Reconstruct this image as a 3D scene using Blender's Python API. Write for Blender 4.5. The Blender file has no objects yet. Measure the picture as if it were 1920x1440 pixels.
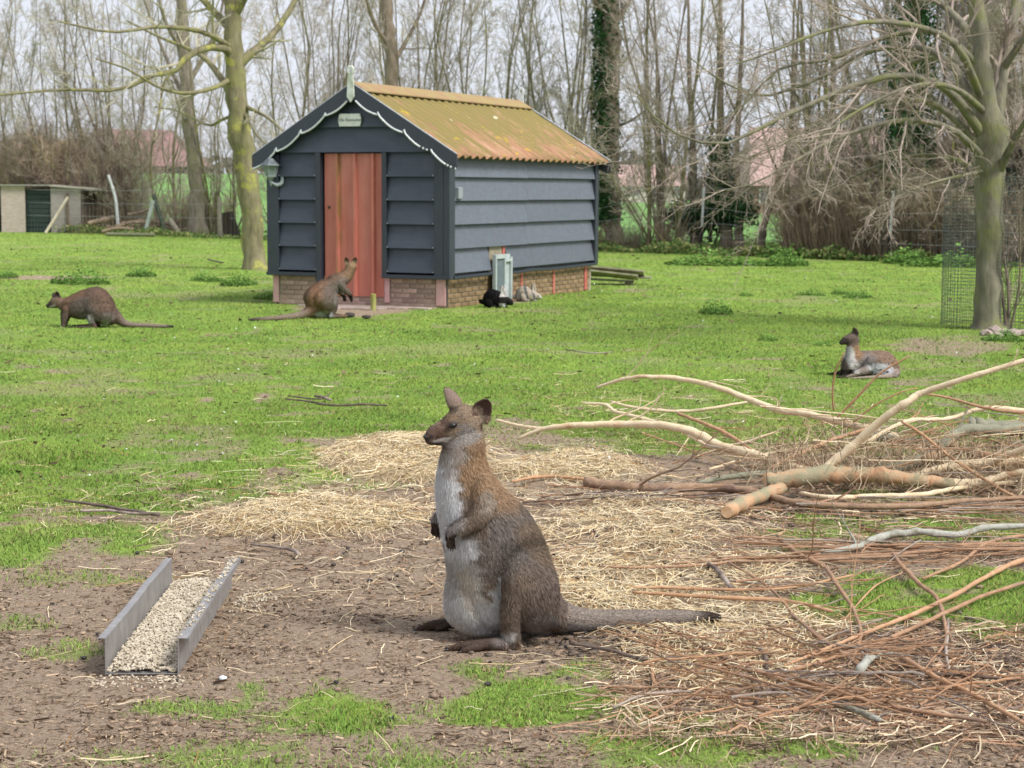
import bpy, math, random
import numpy as np
from mathutils import Matrix, Vector

scene = bpy.context.scene
C = scene.collection
R_ = math.radians

# ---------------------------------------------------------------- camera
FPX = 3413.3                      # focal length in pixels of a 1920 wide frame
CAMZ = 1.5
cam_data = bpy.data.cameras.new('camera')
cam = bpy.data.objects.new('camera', cam_data); C.objects.link(cam)
cam_data.lens = 64.0; cam_data.sensor_width = 36.0
cam_data.clip_start = 0.1; cam_data.clip_end = 3000
CR = Matrix.Rotation(R_(90 - 6.11), 3, 'X') @ Matrix.Rotation(R_(0.27), 3, 'Z')
cam.matrix_world = Matrix.Translation((0, 0, CAMZ)) @ CR.to_4x4()
cam_data.dof.use_dof = True
cam_data.dof.focus_distance = 6.5
cam_data.dof.aperture_fstop = 9.0
scene.camera = cam

# ---------------------------------------------------------------- sky, sun, exposure
world = bpy.data.worlds.new('World'); scene.world = world
world.use_nodes = True
wn = world.node_tree; wn.nodes.clear()
SUN_DIR = Vector((0.62, -0.42, 0.85)).normalized()
sky = wn.nodes.new('ShaderNodeTexSky'); sky.sky_type = 'NISHITA'; sky.sun_disc = False
sky.sun_elevation = math.asin(SUN_DIR.z); sky.sun_rotation = math.atan2(SUN_DIR.x, SUN_DIR.y)
sky.air_density = 1.0; sky.dust_density = 3.0
# thin overcast: a pale veil of cloud lies over the clear sky
veil = wn.nodes.new('ShaderNodeMix'); veil.data_type = 'RGBA'
veil.inputs[0].default_value = 0.88
veil.inputs[7].default_value = (5.9, 6.15, 6.8, 1)
cl = wn.nodes.new('ShaderNodeTexNoise'); cl.inputs['Scale'].default_value = 2.2; cl.inputs['Detail'].default_value = 5
tc = wn.nodes.new('ShaderNodeTexCoord')
wn.links.new(tc.outputs['Generated'], cl.inputs['Vector'])
cm = wn.nodes.new('ShaderNodeMapRange'); cm.inputs[3].default_value = 0.93; cm.inputs[4].default_value = 1.07
wn.links.new(cl.outputs[0], cm.inputs[0])
vm = wn.nodes.new('ShaderNodeVectorMath'); vm.operation = 'SCALE'
wn.links.new(sky.outputs[0], veil.inputs[6])
wn.links.new(veil.outputs[2], vm.inputs[0]); wn.links.new(cm.outputs[0], vm.inputs['Scale'])
bg = wn.nodes.new('ShaderNodeBackground'); bg.inputs['Strength'].default_value = 0.1
wn.links.new(vm.outputs[0], bg.inputs['Color'])
wo = wn.nodes.new('ShaderNodeOutputWorld'); wn.links.new(bg.outputs[0], wo.inputs['Surface'])

sd = bpy.data.lights.new('sun', 'SUN'); sd.energy = 2.9; sd.angle = R_(20); sd.color = (1, 0.97, 0.92)
so = bpy.data.objects.new('sun', sd); C.objects.link(so)
so.rotation_euler = SUN_DIR.to_track_quat('Z', 'Y').to_euler()

scene.view_settings.view_transform = 'Standard'; scene.view_settings.look = 'None'
scene.view_settings.exposure = 0.62; scene.view_settings.gamma = 1.0
scene.render.engine = 'CYCLES'
scene.cycles.use_denoising = True
scene.cycles.max_bounces = 6; scene.cycles.diffuse_bounces = 3; scene.cycles.transparent_max_bounces = 8

# ================================================================ helpers
CRn = np.array(CR)
def ray(px, py):
    px = np.asarray(px, float); py = np.asarray(py, float)
    d = np.stack([(px - 960) / FPX, -(py - 720) / FPX, -np.ones_like(px + py)], -1)
    return d @ CRn.T
def G(px, py, z=0.0):
    """place on the ground (or at height z) seen at that spot of the photograph"""
    d = ray(px, py); t = (z - CAMZ) / d[..., 2]
    p = d * t[..., None]; p[..., 2] += CAMZ
    return p
def P(px, py, Y):
    """place seen there at distance Y"""
    d = ray(px, py); t = Y / d[..., 1]
    p = d * np.asarray(t)[..., None]; p[..., 2] += CAMZ
    return p
def UV(x, y, z=0.0):
    p = np.stack([x, y, np.zeros_like(x) + z - CAMZ], -1) @ CRn
    return 960 + FPX * p[..., 0] / -p[..., 2], 720 - FPX * p[..., 1] / -p[..., 2]

def hashn(ix, iy, s):
    h = (ix * 374761393 + iy * 668265263 + s * 1442695041) & 0xffffffff
    h = ((h ^ (h >> 13)) * 1274126177) & 0xffffffff
    return ((h ^ (h >> 16)) & 0xffffff) / float(0xffffff)
def vnoise(x, y, s=0):
    x = np.asarray(x, float); y = np.asarray(y, float)
    ix = np.floor(x).astype(np.int64); iy = np.floor(y).astype(np.int64)
    fx = x - ix; fy = y - iy
    fx = fx * fx * (3 - 2 * fx); fy = fy * fy * (3 - 2 * fy)
    a = hashn(ix, iy, s); b = hashn(ix + 1, iy, s); c = hashn(ix, iy + 1, s); d = hashn(ix + 1, iy + 1, s)
    return (a * (1 - fx) + b * fx) * (1 - fy) + (c * (1 - fx) + d * fx) * fy
def fbm(x, y, s=0, o=4):
    r = 0; a = 0.5; t = 0
    for i in range(o):
        r = r + a * vnoise(x * 2 ** i, y * 2 ** i, s + i * 17); t += a; a *= 0.5
    return r / t
def sstep(a, b, x):
    t = np.clip((x - a) / (b - a), 0, 1); return t * t * (3 - 2 * t)
def nrm(v):
    return v / np.maximum(np.linalg.norm(v, axis=-1, keepdims=True), 1e-9)

def mk(name, V, F, mat=None, parent=None, smooth=False, attrs=None, mi=None, mats=None, link=True):
    V = np.asarray(V, np.float32).reshape(-1, 3)
    F = [np.asarray(f, np.int32) for f in F if len(f)]
    me = bpy.data.meshes.new(name)
    me.vertices.add(len(V)); me.vertices.foreach_set('co', V.ravel())
    loops = np.concatenate([f.ravel() for f in F])
    tot = np.concatenate([np.full(len(f), f.shape[1], np.int32) for f in F])
    st = np.concatenate([[0], np.cumsum(tot)[:-1]]).astype(np.int32)
    me.loops.add(len(loops)); me.loops.foreach_set('vertex_index', loops)
    me.polygons.add(len(tot)); me.polygons.foreach_set('loop_start', st)
    me.polygons.foreach_set('use_smooth', np.full(len(tot), bool(smooth)))
    for m in (mats or ([mat] if mat else [])): me.materials.append(m)
    if mi is not None: me.polygons.foreach_set('material_index', np.asarray(mi, np.int32))
    me.update(calc_edges=True)
    if attrs:
        for an, a in attrs.items():
            a = np.asarray(a, np.float32)
            if a.ndim == 1:
                at = me.attributes.new(an, 'FLOAT', 'POINT'); at.data.foreach_set('value', a)
            elif a.shape[1] == 3:
                at = me.attributes.new(an, 'FLOAT_VECTOR', 'POINT'); at.data.foreach_set('vector', a.ravel())
            else:
                at = me.attributes.new(an, 'FLOAT_COLOR', 'POINT'); at.data.foreach_set('color', a.ravel())
    o = bpy.data.objects.new(name, me)
    if link: C.objects.link(o)
    if parent is not None: o.parent = parent
    return o
def tag(o, label=None, cat=None, group=None, kind=None):
    if label: o['label'] = label
    if cat: o['category'] = cat
    if group: o['group'] = group
    if kind: o['kind'] = kind
    return o
def empty(name, loc=(0, 0, 0), rz=0.0):
    o = bpy.data.objects.new(name, None); C.objects.link(o)
    o.location = [float(v) for v in loc]; o.rotation_euler = (0, 0, rz); o.empty_display_size = 0.1
    return o
def copy_tree(o, parent=None):
    c = o.copy(); C.objects.link(c); c.parent = parent
    for ch in list(o.children): copy_tree(ch, c)
    return c

class MB:
    def __init__(s): s.V = []; s.F = {}; s.n = 0; s.A = {}
    def add(s, V, Fs, **attrs):
        V = np.asarray(V, float).reshape(-1, 3)
        for f in Fs:
            f = np.asarray(f, np.int64)
            if len(f): s.F.setdefault(f.shape[1], []).append(f + s.n)
        s.V.append(V); s.n += len(V)
        for k, a in attrs.items():
            a = np.asarray(a, float)
            if a.ndim == 0: a = np.full(len(V), float(a))
            s.A.setdefault(k, []).append(a)
        return s
    def box(s, a, b, M=None):
        a = np.array(a, float); b = np.array(b, float)
        v = np.array([[x, y, z] for x in (a[0], b[0]) for y in (a[1], b[1]) for z in (a[2], b[2])])
        if M is not None: v = v @ np.array(M)[:3, :3].T + np.array(M)[:3, 3]
        f = [[0, 1, 3, 2], [4, 6, 7, 5], [0, 4, 5, 1], [2, 3, 7, 6], [0, 2, 6, 4], [1, 5, 7, 3]]
        return s.add(v, [f])
    def prism(s, poly, z0, z1, axis=2):
        """polygon (a,b) extruded along axis from z0 to z1; a,b are the other two axes in order"""
        n = len(poly); ax = [i for i in range(3) if i != axis]
        v = np.zeros((2 * n, 3)); v[:n, ax[0]] = v[n:, ax[0]] = [p[0] for p in poly]
        v[:n, ax[1]] = v[n:, ax[1]] = [p[1] for p in poly]; v[:n, axis] = z0; v[n:, axis] = z1
        q = [[i, (i + 1) % n, n + (i + 1) % n, n + i] for i in range(n)]
        return s.add(v, [q, [list(range(n))[::-1]], [list(range(n, 2 * n))]])
    def tube(s, pts, r, S=8, N=None, caps=True):
        P_ = cr(pts, N) if N else np.asarray(pts, float)
        r = np.asarray(r, float)
        if r.ndim == 0: r = np.full(len(P_), float(r))
        elif len(r) != len(P_): r = np.interp(np.linspace(0, 1, len(P_)), np.linspace(0, 1, len(r)), r)
        V, F = tubes(P_[None], r[None], S, caps)
        return s.add(V, F)
    def build(s, name, mat=None, parent=None, smooth=False, bevel=0, **k):
        V = np.concatenate(s.V); F = [np.concatenate(f) for f in s.F.values()]
        at = {k_: np.concatenate(a) for k_, a in s.A.items()} or None
        o = mk(name, V, F, mat, parent, smooth, at, **k)
        if bevel:
            m = o.modifiers.new('bevel', 'BEVEL'); m.width = bevel; m.segments = 1; m.limit_method = 'ANGLE'
        return o

def cr(pts, N):
    """catmull-rom through the points, N samples"""
    p = np.asarray(pts, float)
    if len(p) == 2: return p[0] + (p[1] - p[0]) * np.linspace(0, 1, N)[:, None]
    q = np.vstack([2 * p[0] - p[1], p, 2 * p[-1] - p[-2]])
    t = np.linspace(0, len(p) - 1, N); i = np.minimum(t.astype(int), len(p) - 2); f = (t - i)[:, None]
    a, b, c, d = q[i], q[i + 1], q[i + 2], q[i + 3]
    return 0.5 * (2 * b + (c - a) * f + (2 * a - 5 * b + 4 * c - d) * f ** 2 + (3 * b - a - 3 * c + d) * f ** 3)
def tubes(Pt, Rr, S=4, caps=False):
    B, N, _ = Pt.shape
    T = nrm(np.gradient(Pt, axis=1))
    D = nrm(Pt[:, -1] - Pt[:, 0])
    ref = np.zeros((B, 3)); ref[np.arange(B), np.argmin(np.abs(D), 1)] = 1
    ref = np.broadcast_to(ref[:, None], T.shape)
    U = nrm(np.cross(T, ref)); W = np.cross(T, U)
    a = np.arange(S) * 2 * np.pi / S
    V = Pt[:, :, None] + Rr[:, :, None, None] * (np.cos(a)[None, None, :, None] * U[:, :, None] + np.sin(a)[None, None, :, None] * W[:, :, None])
    idx = np.arange(B * N * S).reshape(B, N, S)
    i2 = np.roll(idx, -1, 2)
    q = np.stack([idx[:, :-1], i2[:, :-1], i2[:, 1:], idx[:, 1:]], -1).reshape(-1, 4)
    F = [q]
    if caps: F += [idx[:, 0, ::-1].copy(), idx[:, -1].copy()]
    return V.reshape(-1, 3), F
def grow(Pt, Rr, k, rng, t0=.2, t1=1., ang=(25, 60), L=.5, rr=.5, trop=.0, trop2=.0, wob=.15, N=5, Lvar=(.6, 1.2), fall=.5, rend=.35, rmin=.0):
    B, M, _ = Pt.shape
    pi = np.repeat(np.arange(B), k); n = len(pi)
    t = t0 + (t1 - t0) * (np.tile(np.arange(k), B) + rng.random(n)) / k
    s = t * (M - 1); i = np.minimum(s.astype(int), M - 2); f = s - i
    pos = Pt[pi, i] * (1 - f)[:, None] + Pt[pi, i + 1] * f[:, None]
    tan = nrm(Pt[pi, i + 1] - Pt[pi, i])
    rad = Rr[pi, i] * (1 - f) + Rr[pi, i + 1] * f
    plen = np.linalg.norm(np.diff(Pt, axis=1), axis=2).sum(1)[pi]
    rv = rng.normal(size=(n, 3)); rv = nrm(rv - (rv * tan).sum(1, keepdims=True) * tan)
    al = np.radians(rng.uniform(*ang, n))[:, None]
    d = np.cos(al) * tan + np.sin(al) * rv; d[:, 2] += trop; d = nrm(d)
    ln = plen * L * (1 - fall * t) * rng.uniform(*Lvar, n)
    out = np.zeros((n, N, 3)); out[:, 0] = pos
    for j in range(1, N):
        d = d + rng.normal(size=(n, 3)) * wob; d[:, 2] += trop2; d = nrm(d)
        out[:, j] = out[:, j - 1] + d * (ln / (N - 1))[:, None]
    r0 = np.maximum(rad * rr, rmin)
    R2 = r0[:, None] * np.linspace(1, rend, N)[None]
    return out, R2

# ---------------------------------------------------------------- materials
def new_mat(name):
    m = bpy.data.materials.new(name); m.use_nodes = True
    nt = m.node_tree; b = nt.nodes['Principled BSDF']
    return m, nt, b
def node(nt, t, **kw):
    n = nt.nodes.new('ShaderNode' + t)
    for k, v in kw.items():
        if hasattr(n, k): setattr(n, k, v)
        else: n.inputs[k].default_value = v
    return n
def coords(nt, kind='Object', scale=(1, 1, 1)):
    tc = nt.nodes.new('ShaderNodeTexCoord'); mp = nt.nodes.new('ShaderNodeMapping')
    mp.inputs['Scale'].default_value = scale
    nt.links.new(tc.outputs[kind], mp.inputs[0]); return mp.outputs[0]
def noise(nt, vec, scale, detail=4, rough=.6):
    n = node(nt, 'TexNoise'); n.inputs['Scale'].default_value = scale; n.inputs['Detail'].default_value = detail
    n.inputs['Roughness'].default_value = rough
    if vec is not None: nt.links.new(vec, n.inputs['Vector'])
    return n.outputs[0]
def ramp(nt, fac, stops):
    r = nt.nodes.new('ShaderNodeValToRGB'); e = r.color_ramp.elements
    while len(e) < len(stops): e.new(0.5)
    for i, (p, c) in enumerate(stops):
        e[i].position = p; e[i].color = (*c, 1) if len(c) == 3 else c
    nt.links.new(fac, r.inputs[0]); return r.outputs[0]
def mix(nt, fac, a, b, mode='MIX'):
    m = nt.nodes.new('ShaderNodeMix'); m.data_type = 'RGBA'; m.blend_type = mode
    for sock, v in ((m.inputs[0], fac), (m.inputs[6], a), (m.inputs[7], b)):
        if isinstance(v, (int, float)): sock.default_value = v
        elif isinstance(v, tuple): sock.default_value = (*v, 1) if len(v) == 3 else v
        else: nt.links.new(v, sock)
    return m.outputs[2]
def rng01(nt, v, a, b, c=0., d=1.):
    m = nt.nodes.new('ShaderNodeMapRange')
    for i, x in enumerate((a, b, c, d)): m.inputs[i + 1].default_value = x
    nt.links.new(v, m.inputs[0]); return m.outputs[0]
def bump(nt, b, h, strength=.4, dist=.01):
    n = nt.nodes.new('ShaderNodeBump'); n.inputs['Strength'].default_value = strength; n.inputs['Distance'].default_value = dist
    nt.links.new(h, n.inputs['Height']); nt.links.new(n.outputs[0], b.inputs['Normal'])
def attr(nt, name):
    a = nt.nodes.new('ShaderNodeAttribute'); a.attribute_name = name; return a
def simple(name, c1, c2=None, scale=8, rough=.7, bmp=.3, bd=.005, metal=0, detail=5, sc=(1, 1, 1), spec=.5, objvar=0.0, lo=.35, hi=.65):
    m, nt, b = new_mat(name); v = coords(nt, 'Object', sc)
    nz = noise(nt, v, scale, detail)
    col = ramp(nt, nz, [(lo, c1), (hi, c2 or c1)])
    if objvar:
        oi = nt.nodes.new('ShaderNodeObjectInfo')
        f = rng01(nt, oi.outputs['Random'], 0, 1, 1 - objvar, 1 + objvar)
        vm = nt.nodes.new('ShaderNodeVectorMath'); vm.operation = 'SCALE'
        nt.links.new(col, vm.inputs[0]); nt.links.new(f, vm.inputs['Scale']); col = vm.outputs[0]
    nt.links.new(col, b.inputs['Base Color'])
    b.inputs['Roughness'].default_value = rough; b.inputs['Metallic'].default_value = metal
    b.inputs['Specular IOR Level'].default_value = spec
    if bmp: bump(nt, b, noise(nt, v, scale * 3, 4), bmp, bd)
    return m
def bark(name, c1, c2, moss=None, mossamt=.5, scale=14, lichen=None):
    m, nt, b = new_mat(name); v = coords(nt, 'Object', (1, 1, .3))
    nz = noise(nt, v, scale, 6); col = ramp(nt, nz, [(.3, c1), (.7, c2)])
    v2 = coords(nt, 'Object')
    if moss:
        n2 = noise(nt, v2, 2.2, 5, .7)
        col = mix(nt, rng01(nt, n2, .62 - mossamt * .3, .74 - mossamt * .25), col, moss)
    if lichen:
        n3 = noise(nt, v2, 3.1, 6, .7)
        col = mix(nt, rng01(nt, n3, .56, .62), col, lichen)
    nt.links.new(col, b.inputs['Base Color']); b.inputs['Roughness'].default_value = .9
    b.inputs['Specular IOR Level'].default_value = .2
    bump(nt, b, noise(nt, v, scale * 2.2, 5), .8, .02)
    return m
# ================================================================ ground
def dike(x, y):
    # raised bank of the far field on the left
    return 2.35 * sstep(92, 112, y) * sstep(-4, -11, x)
# patches (centre and radii as seen in the photograph, turned into ground places below)
def ell(u, v, L, nz=0):
    m = np.zeros_like(u)
    for cu, cv, ru, rv, s in L:
        d = np.sqrt(((u - cu) / ru) ** 2 + ((v - cv) / rv) ** 2) + nz
        m = np.maximum(m, s * (1 - sstep(.6, 1.15, d)))
    return m
GRASS_IN = [(1000, 1330, 240, 62, .95), (620, 1345, 330, 40, .62), (1120, 1262, 90, 26, .8), (330, 1335, 150, 22, .55),
            (900, 1262, 60, 20, .6), (560, 1300, 130, 26, .6), (1760, 1120, 260, 62, .92), (1560, 1130, 120, 34, .65), (1750, 995, 330, 34, .8),
            (1640, 1160, 130, 30, .6), (1330, 1400, 420, 60, .6), (120, 1220, 80, 22, .45), (700, 1430, 700, 60, .5),
            (40, 1170, 60, 14, .4), (170, 1085, 200, 18, .4), (1470, 1028, 90, 16, .5), (1880, 1150, 120, 60, .8)]
STRAW = [(790, 858, 190, 46, 1), (1080, 880, 200, 34, .85), (600, 985, 300, 44, 1), (1200, 985, 230, 50, .62), (1150, 1090, 270, 80, .62),
         (1400, 1190, 240, 60, .5), (950, 1010, 200, 50, .5), (1330, 1250, 240, 60, .42), (1400, 1080, 150, 45, .5), (850, 925, 420, 36, .28)]
STRAW_THIN = [(1250, 800, 280, 75, .5), (1050, 750, 160, 40, .16), (500, 900, 260, 60, .3), (200, 960, 240, 50, .25), (700, 1100, 500, 80, .2),
              (1450, 800, 300, 80, .3), (1500, 1290, 400, 90, .35)]
MUD = [(1800, 1230, 200, 50, .8), (1200, 1205, 260, 30, .6), (1450, 960, 260, 26, .9), (1100, 935, 260, 22, .5), (1160, 1110, 140, 50, .35), (20, 1200, 10, 10, 0)]
BARE = [(90, 520, 110, 5, .8), (680, 572, 130, 20, 1), (960, 562, 45, 12, .9), (1790, 652, 150, 16, .7), (1790, 640, 110, 18, .5), (1180, 545, 40, 8, .6),
        (560, 575, 40, 6, .4), (880, 585, 60, 6, .5)]
VB_U = [-600, 0, 250, 420, 560, 640, 960, 1250, 1450, 1920, 2600]
VB_V = [1080, 1062, 1015, 985, 930, 880, 860, 885, 905, 930, 940]
def masks(x, y):
    u, v = UV(x, y)
    n1 = fbm(x * 1.6, y * 1.6, 3) - .5; n2 = fbm(x * 7, y * 7, 9) - .5
    near = (y < 30)
    vb = np.interp(u, VB_U, VB_V)
    # worn transition towards the dirt
    k = sstep(60, -110, v - vb + 260 * n1 * sstep(16, 8, y) + 60 * n2)
    g = k
    g = np.maximum(g, ell(u, v, GRASS_IN, n1 * 1.3 + n2 * .7) * near)
    worn = sstep(.54, .68, fbm(x * .9, y * .9, 21)) * sstep(9, 12, y) * .5 + sstep(.54, .66, fbm(x * 4, y * 4, 33)) * sstep(15, 8, y) * .55
    worn = np.maximum(worn, sstep(.60, .72, fbm(x * 2.2, y * 1.6, 41)) * .55); worn = np.maximum(worn, sstep(.66, .74, fbm(x * 6, y * 5, 43)) * .8 * sstep(30, 12, y))
    g = g * (1 - worn)
    bare = ell(u, v, BARE, n1 * .8 + n2 * .4)
    g = g * (1 - .95 * bare)
    s = ell(u, v, STRAW, n1 * 1.2 + n2 * .3) * near
    thin = ell(u, v, STRAW_THIN, n1 * .9) * near
    g = g * (1 - .95 * sstep(.35, .8, s))
    mud = ell(u, v, MUD, n1 * .9 + n2 * .5) * near
    return g, s, thin, mud
def ground_z(x, y):
    z = .018 * (fbm(x * 2.5, y * 2.5, 5) - .5) + .05 * (fbm(x * .35, y * .35, 7) - .5) * sstep(7, 14, y)
    u, v = UV(x, y)
    s = ell(u, v, STRAW[:4], (fbm(x * 1.6, y * 1.6, 3) - .5) * 1.2)
    z = z + .045 * s * sstep(4, 6, y) * (.6 + .8 * fbm(x * 5, y * 5, 8)) * (y < 20)
    z = z + .012 * (fbm(x * 14, y * 14, 6) - .5) * sstep(14, 8, y)
    return z + dike(x, y)

ys = np.concatenate([[-12, -4, 0], 2.5 * np.exp(np.linspace(0, math.log(1500 / 2.5), 720))])
cs = np.linspace(-1, 1, 231)
YY, SS = np.meshgrid(ys, cs, indexing='ij')
XX = SS * (5 + .75 * np.maximum(YY, 0)) + 0 * YY
ZZ = ground_z(XX, YY)
n_, m_ = XX.shape
ii = np.arange(n_ * m_).reshape(n_, m_)
quads = np.stack([ii[:-1, :-1], ii[:-1, 1:], ii[1:, 1:], ii[1:, :-1]], -1).reshape(-1, 4)
g_, s_, th_, mu_ = masks(XX.ravel(), YY.ravel())
farf = sstep(0, 3, YY.ravel() - (46.5 - .94 * XX.ravel()))   # the field beyond the hedge
col = np.stack([g_, np.clip(s_ + th_ * .35, 0, 1), mu_, np.ones_like(g_)], -1)

m, nt, b = new_mat('turf_and_soil')
v = coords(nt, 'Object')
A = attr(nt, 'cover'); sep = nt.nodes.new('ShaderNodeSeparateColor'); nt.links.new(A.outputs['Color'], sep.inputs[0])
Af = attr(nt, 'far')
nf = noise(nt, v, 60, 6, .7); nm = noise(nt, v, 9, 6, .65); nl = noise(nt, v, 1.3, 5, .6); nx = noise(nt, v, 160, 4, .7)
grass_c = ramp(nt, nf, [(.3, (.10, .19, .03)), (.5, (.20, .33, .06)), (.72, (.35, .50, .11))])
grass_c = mix(nt, rng01(nt, nl, .4, .65, 0, .5), grass_c, (.38, .52, .07))
grass_c = mix(nt, rng01(nt, nm, .55, .75, 0, .45), grass_c, (.11, .2, .03))
dirt = ramp(nt, nf, [(.28, (.07, .05, .035)), (.42, (.30, .22, .155)), (.56, (.44, .335, .245)), (.75, (.64, .52, .40))])
dirt = mix(nt, rng01(nt, nm, .35, .7, 0, .55), dirt, (.39, .295, .215))
straw_c = ramp(nt, nf, [(.3, (.26, .18, .085)), (.5, (.52, .39, .20)), (.7, (.74, .59, .34))])
mud_c = ramp(nt, nf, [(.3, (.09, .066, .05)), (.6, (.24, .18, .14)), (.8, (.42, .33, .25))])
gm = nt.nodes.new('ShaderNodeMath'); gm.operation = 'ADD'
nt.links.new(sep.outputs[0], gm.inputs[0]); nt.links.new(rng01(nt, nf, .2, .8, -.3, .3), gm.inputs[1])
c1 = mix(nt, rng01(nt, sep.outputs[2], .2, .7), dirt, mud_c)
c1 = mix(nt, rng01(nt, sep.outputs[1], .45, 1.0), c1, straw_c)
c1 = mix(nt, rng01(nt, gm.outputs[0], .3, .62), c1, grass_c)
field = ramp(nt, nl, [(.35, (.15, .30, .09)), (.65, (.20, .37, .11))])
c1 = mix(nt, Af.outputs['Fac'], c1, field)
nt.links.new(c1, b.inputs['Base Color']); b.inputs['Roughness'].default_value = .95
b.inputs['Specular IOR Level'].default_value = .15
hs = nt.nodes.new('ShaderNodeMath'); hs.operation = 'ADD'; nt.links.new(nf, hs.inputs[0]); nt.links.new(nx, hs.inputs[1])
bump(nt, b, hs.outputs[0], .9, .018)
ground = mk('ground', np.stack([XX.ravel(), YY.ravel(), ZZ.ravel()], -1), [quads], m, smooth=True, attrs={'cover': col, 'far': farf})
tag(ground, kind='structure')

rs = np.random.default_rng(11)

# ---------------------------------------------------------------- grass
def leafmat(name, trans=.35, up=.75, gloss=.0):
    m = bpy.data.materials.new(name); m.use_nodes = True; nt = m.node_tree; nt.nodes.clear()
    a = attr(nt, 'tint')
    geo = nt.nodes.new('ShaderNodeNewGeometry')
    nv = nt.nodes.new('ShaderNodeMix'); nv.data_type = 'VECTOR'; nv.inputs[0].default_value = up
    nt.links.new(geo.outputs['Normal'], nv.inputs[4]); nv.inputs[5].default_value = (0, 0, 1)
    nn = nt.nodes.new('ShaderNodeVectorMath'); nn.operation = 'NORMALIZE'; nt.links.new(nv.outputs[1], nn.inputs[0])
    d = nt.nodes.new('ShaderNodeBsdfDiffuse'); t = nt.nodes.new('ShaderNodeBsdfTranslucent')
    for x in (d, t): nt.links.new(a.outputs['Color'], x.inputs['Color'])
    nt.links.new(nn.outputs[0], d.inputs['Normal'])
    mx = nt.nodes.new('ShaderNodeMixShader'); mx.inputs[0].default_value = trans
    nt.links.new(d.outputs[0], mx.inputs[1]); nt.links.new(t.outputs[0], mx.inputs[2])
    o = nt.nodes.new('ShaderNodeOutputMaterial'); nt.links.new(mx.outputs[0], o.inputs[0])
    return m
GRASSM = leafmat('grass_blade', .3, .8)
def rgba(c, n=None):
    c = np.asarray(c, float)
    if c.ndim == 1: c = np.broadcast_to(c, (n, 3))
    return np.concatenate([c, np.ones((len(c), 1))], 1)
def sample_ground(n, y0, y1, rng, pw=1.0, side=.36):
    # density falls with distance, like 1/d^(1+pw); the strip is wider than the view
    if pw == 0: y = np.sqrt(y0 ** 2 + (y1 ** 2 - y0 ** 2) * rng.random(n))
    else:
        e = 1 - pw; a, b_ = y0 ** e if e else math.log(y0), y1 ** e if e else math.log(y1)
        q = a + (b_ - a) * rng.random(n); y = q ** (1 / e) if e else np.exp(q)
    x = (rng.random(n) * 2 - 1) * (y * side + .4)
    return x, y
def grass_tint(x, y, rng):
    n = len(x)
    a = fbm(x * .8, y * .8, 51); b_ = rng.random(n); c = fbm(x * 4, y * 4, 52)
    base = np.array([.235, .375, .07]); lt = np.array([.41, .53, .16]); dk = np.array([.12, .25, .045]); dry = np.array([.42, .34, .16])
    col = base + (lt - base) * (np.clip(.15 + .9 * (a - .3) + .25 * sstep(14, 40, y), 0, 1) * .9)[:, None]
    col = col + (dk - col) * (np.clip(c * 1.6 - .65, 0, 1) * .65)[:, None]
    p1 = fbm(x * 1.7 + 9, y * 1.1, 57); p2 = fbm(x * .35, y * .25, 58)
    col = col * (.80 + .45 * p2)[:, None]; tn = np.clip((p1 - .52) * 4, 0, 1)[:, None] * .45; col = col * (1 - tn) + np.array([.44, .47, .14]) * tn
    dk2 = np.clip((fbm(x * 1.1, y * .8 + 7, 59) - .56) * 6, 0, 1)[:, None] * .5; col = col * (1 - dk2) + np.array([.13, .25, .045]) * dk2
    col = col * (.65 + .7 * b_)[:, None]
    d = rng.random(n) < .05 + .12 * (fbm(x * 2.5, y * 2.5, 55) > .6)
    col[d] = dry * (.7 + .5 * rng.random((d.sum(), 1)))
    return col
def blades(x, y, h, w, rng, lean=.5, seg2=False):
    n = len(x); z = ground_z(x, y) - .004
    a = rng.random(n) * 2 * np.pi; dx, dy = np.cos(a), np.sin(a)
    l = lean * h * rng.random(n) * 1.6
    la = rng.random(n) * 2 * np.pi
    tipx, tipy = x + np.cos(la) * l, y + np.sin(la) * l
    if not seg2:
        V = np.stack([np.stack([x - dx * w / 2, y - dy * w / 2, z], -1), np.stack([x + dx * w / 2, y + dy * w / 2, z], -1), np.stack([tipx, tipy, z + h], -1)], 1)
        return V.reshape(-1, 3), [np.arange(3 * n).reshape(n, 3)], 3
    mx, my = x + np.cos(la) * l * .35, y + np.sin(la) * l * .35
    V = np.stack([np.stack([x - dx * w / 2, y - dy * w / 2, z], -1), np.stack([x + dx * w / 2, y + dy * w / 2, z], -1),
                  np.stack([mx + dx * w * .4, my + dy * w * .4, z + h * .6], -1), np.stack([mx - dx * w * .4, my - dy * w * .4, z + h * .6], -1),
                  np.stack([tipx, tipy, z + h], -1)], 1)
    i = np.arange(5 * n).reshape(n, 5)
    return V.reshape(-1, 3), [i[:, :4], i[:, [3, 2, 4]]], 5
def keepshed(x, y):
    # not under the shed
    lx = (x - SP[0]) * -SD[0] + (y - SP[1]) * -SD[1]; ly = (x - SP[0]) * SE[0] + (y - SP[1]) * SE[1]
    return ~((lx > -.02) & (lx < 2.52) & (ly > -.02) & (ly < 4.97))
SP = G(837, 580)[:2]                       # front right corner of the shed
SA = R_(-24.0)
SD = np.array([math.cos(SA), math.sin(SA)])     # along the front, to the right
SE = np.array([-math.sin(SA), math.cos(SA)])    # along the side, away
x, y = sample_ground(330000, 4.2, 11.5, rs, 1.0, .36)
g, s, th, mu = masks(x, y)
keep = rs.random(len(x)) < np.clip(g, 0, 1) ** 1.1 * np.where(s > .4, .25, 1)
x, y, g = x[keep], y[keep], g[keep]
h = (.009 + .022 * fbm(x * 3, y * 3, 61) ** 2 * 1.6 + .010 * rs.random(len(x))) * (.6 + .4 * g)
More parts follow.
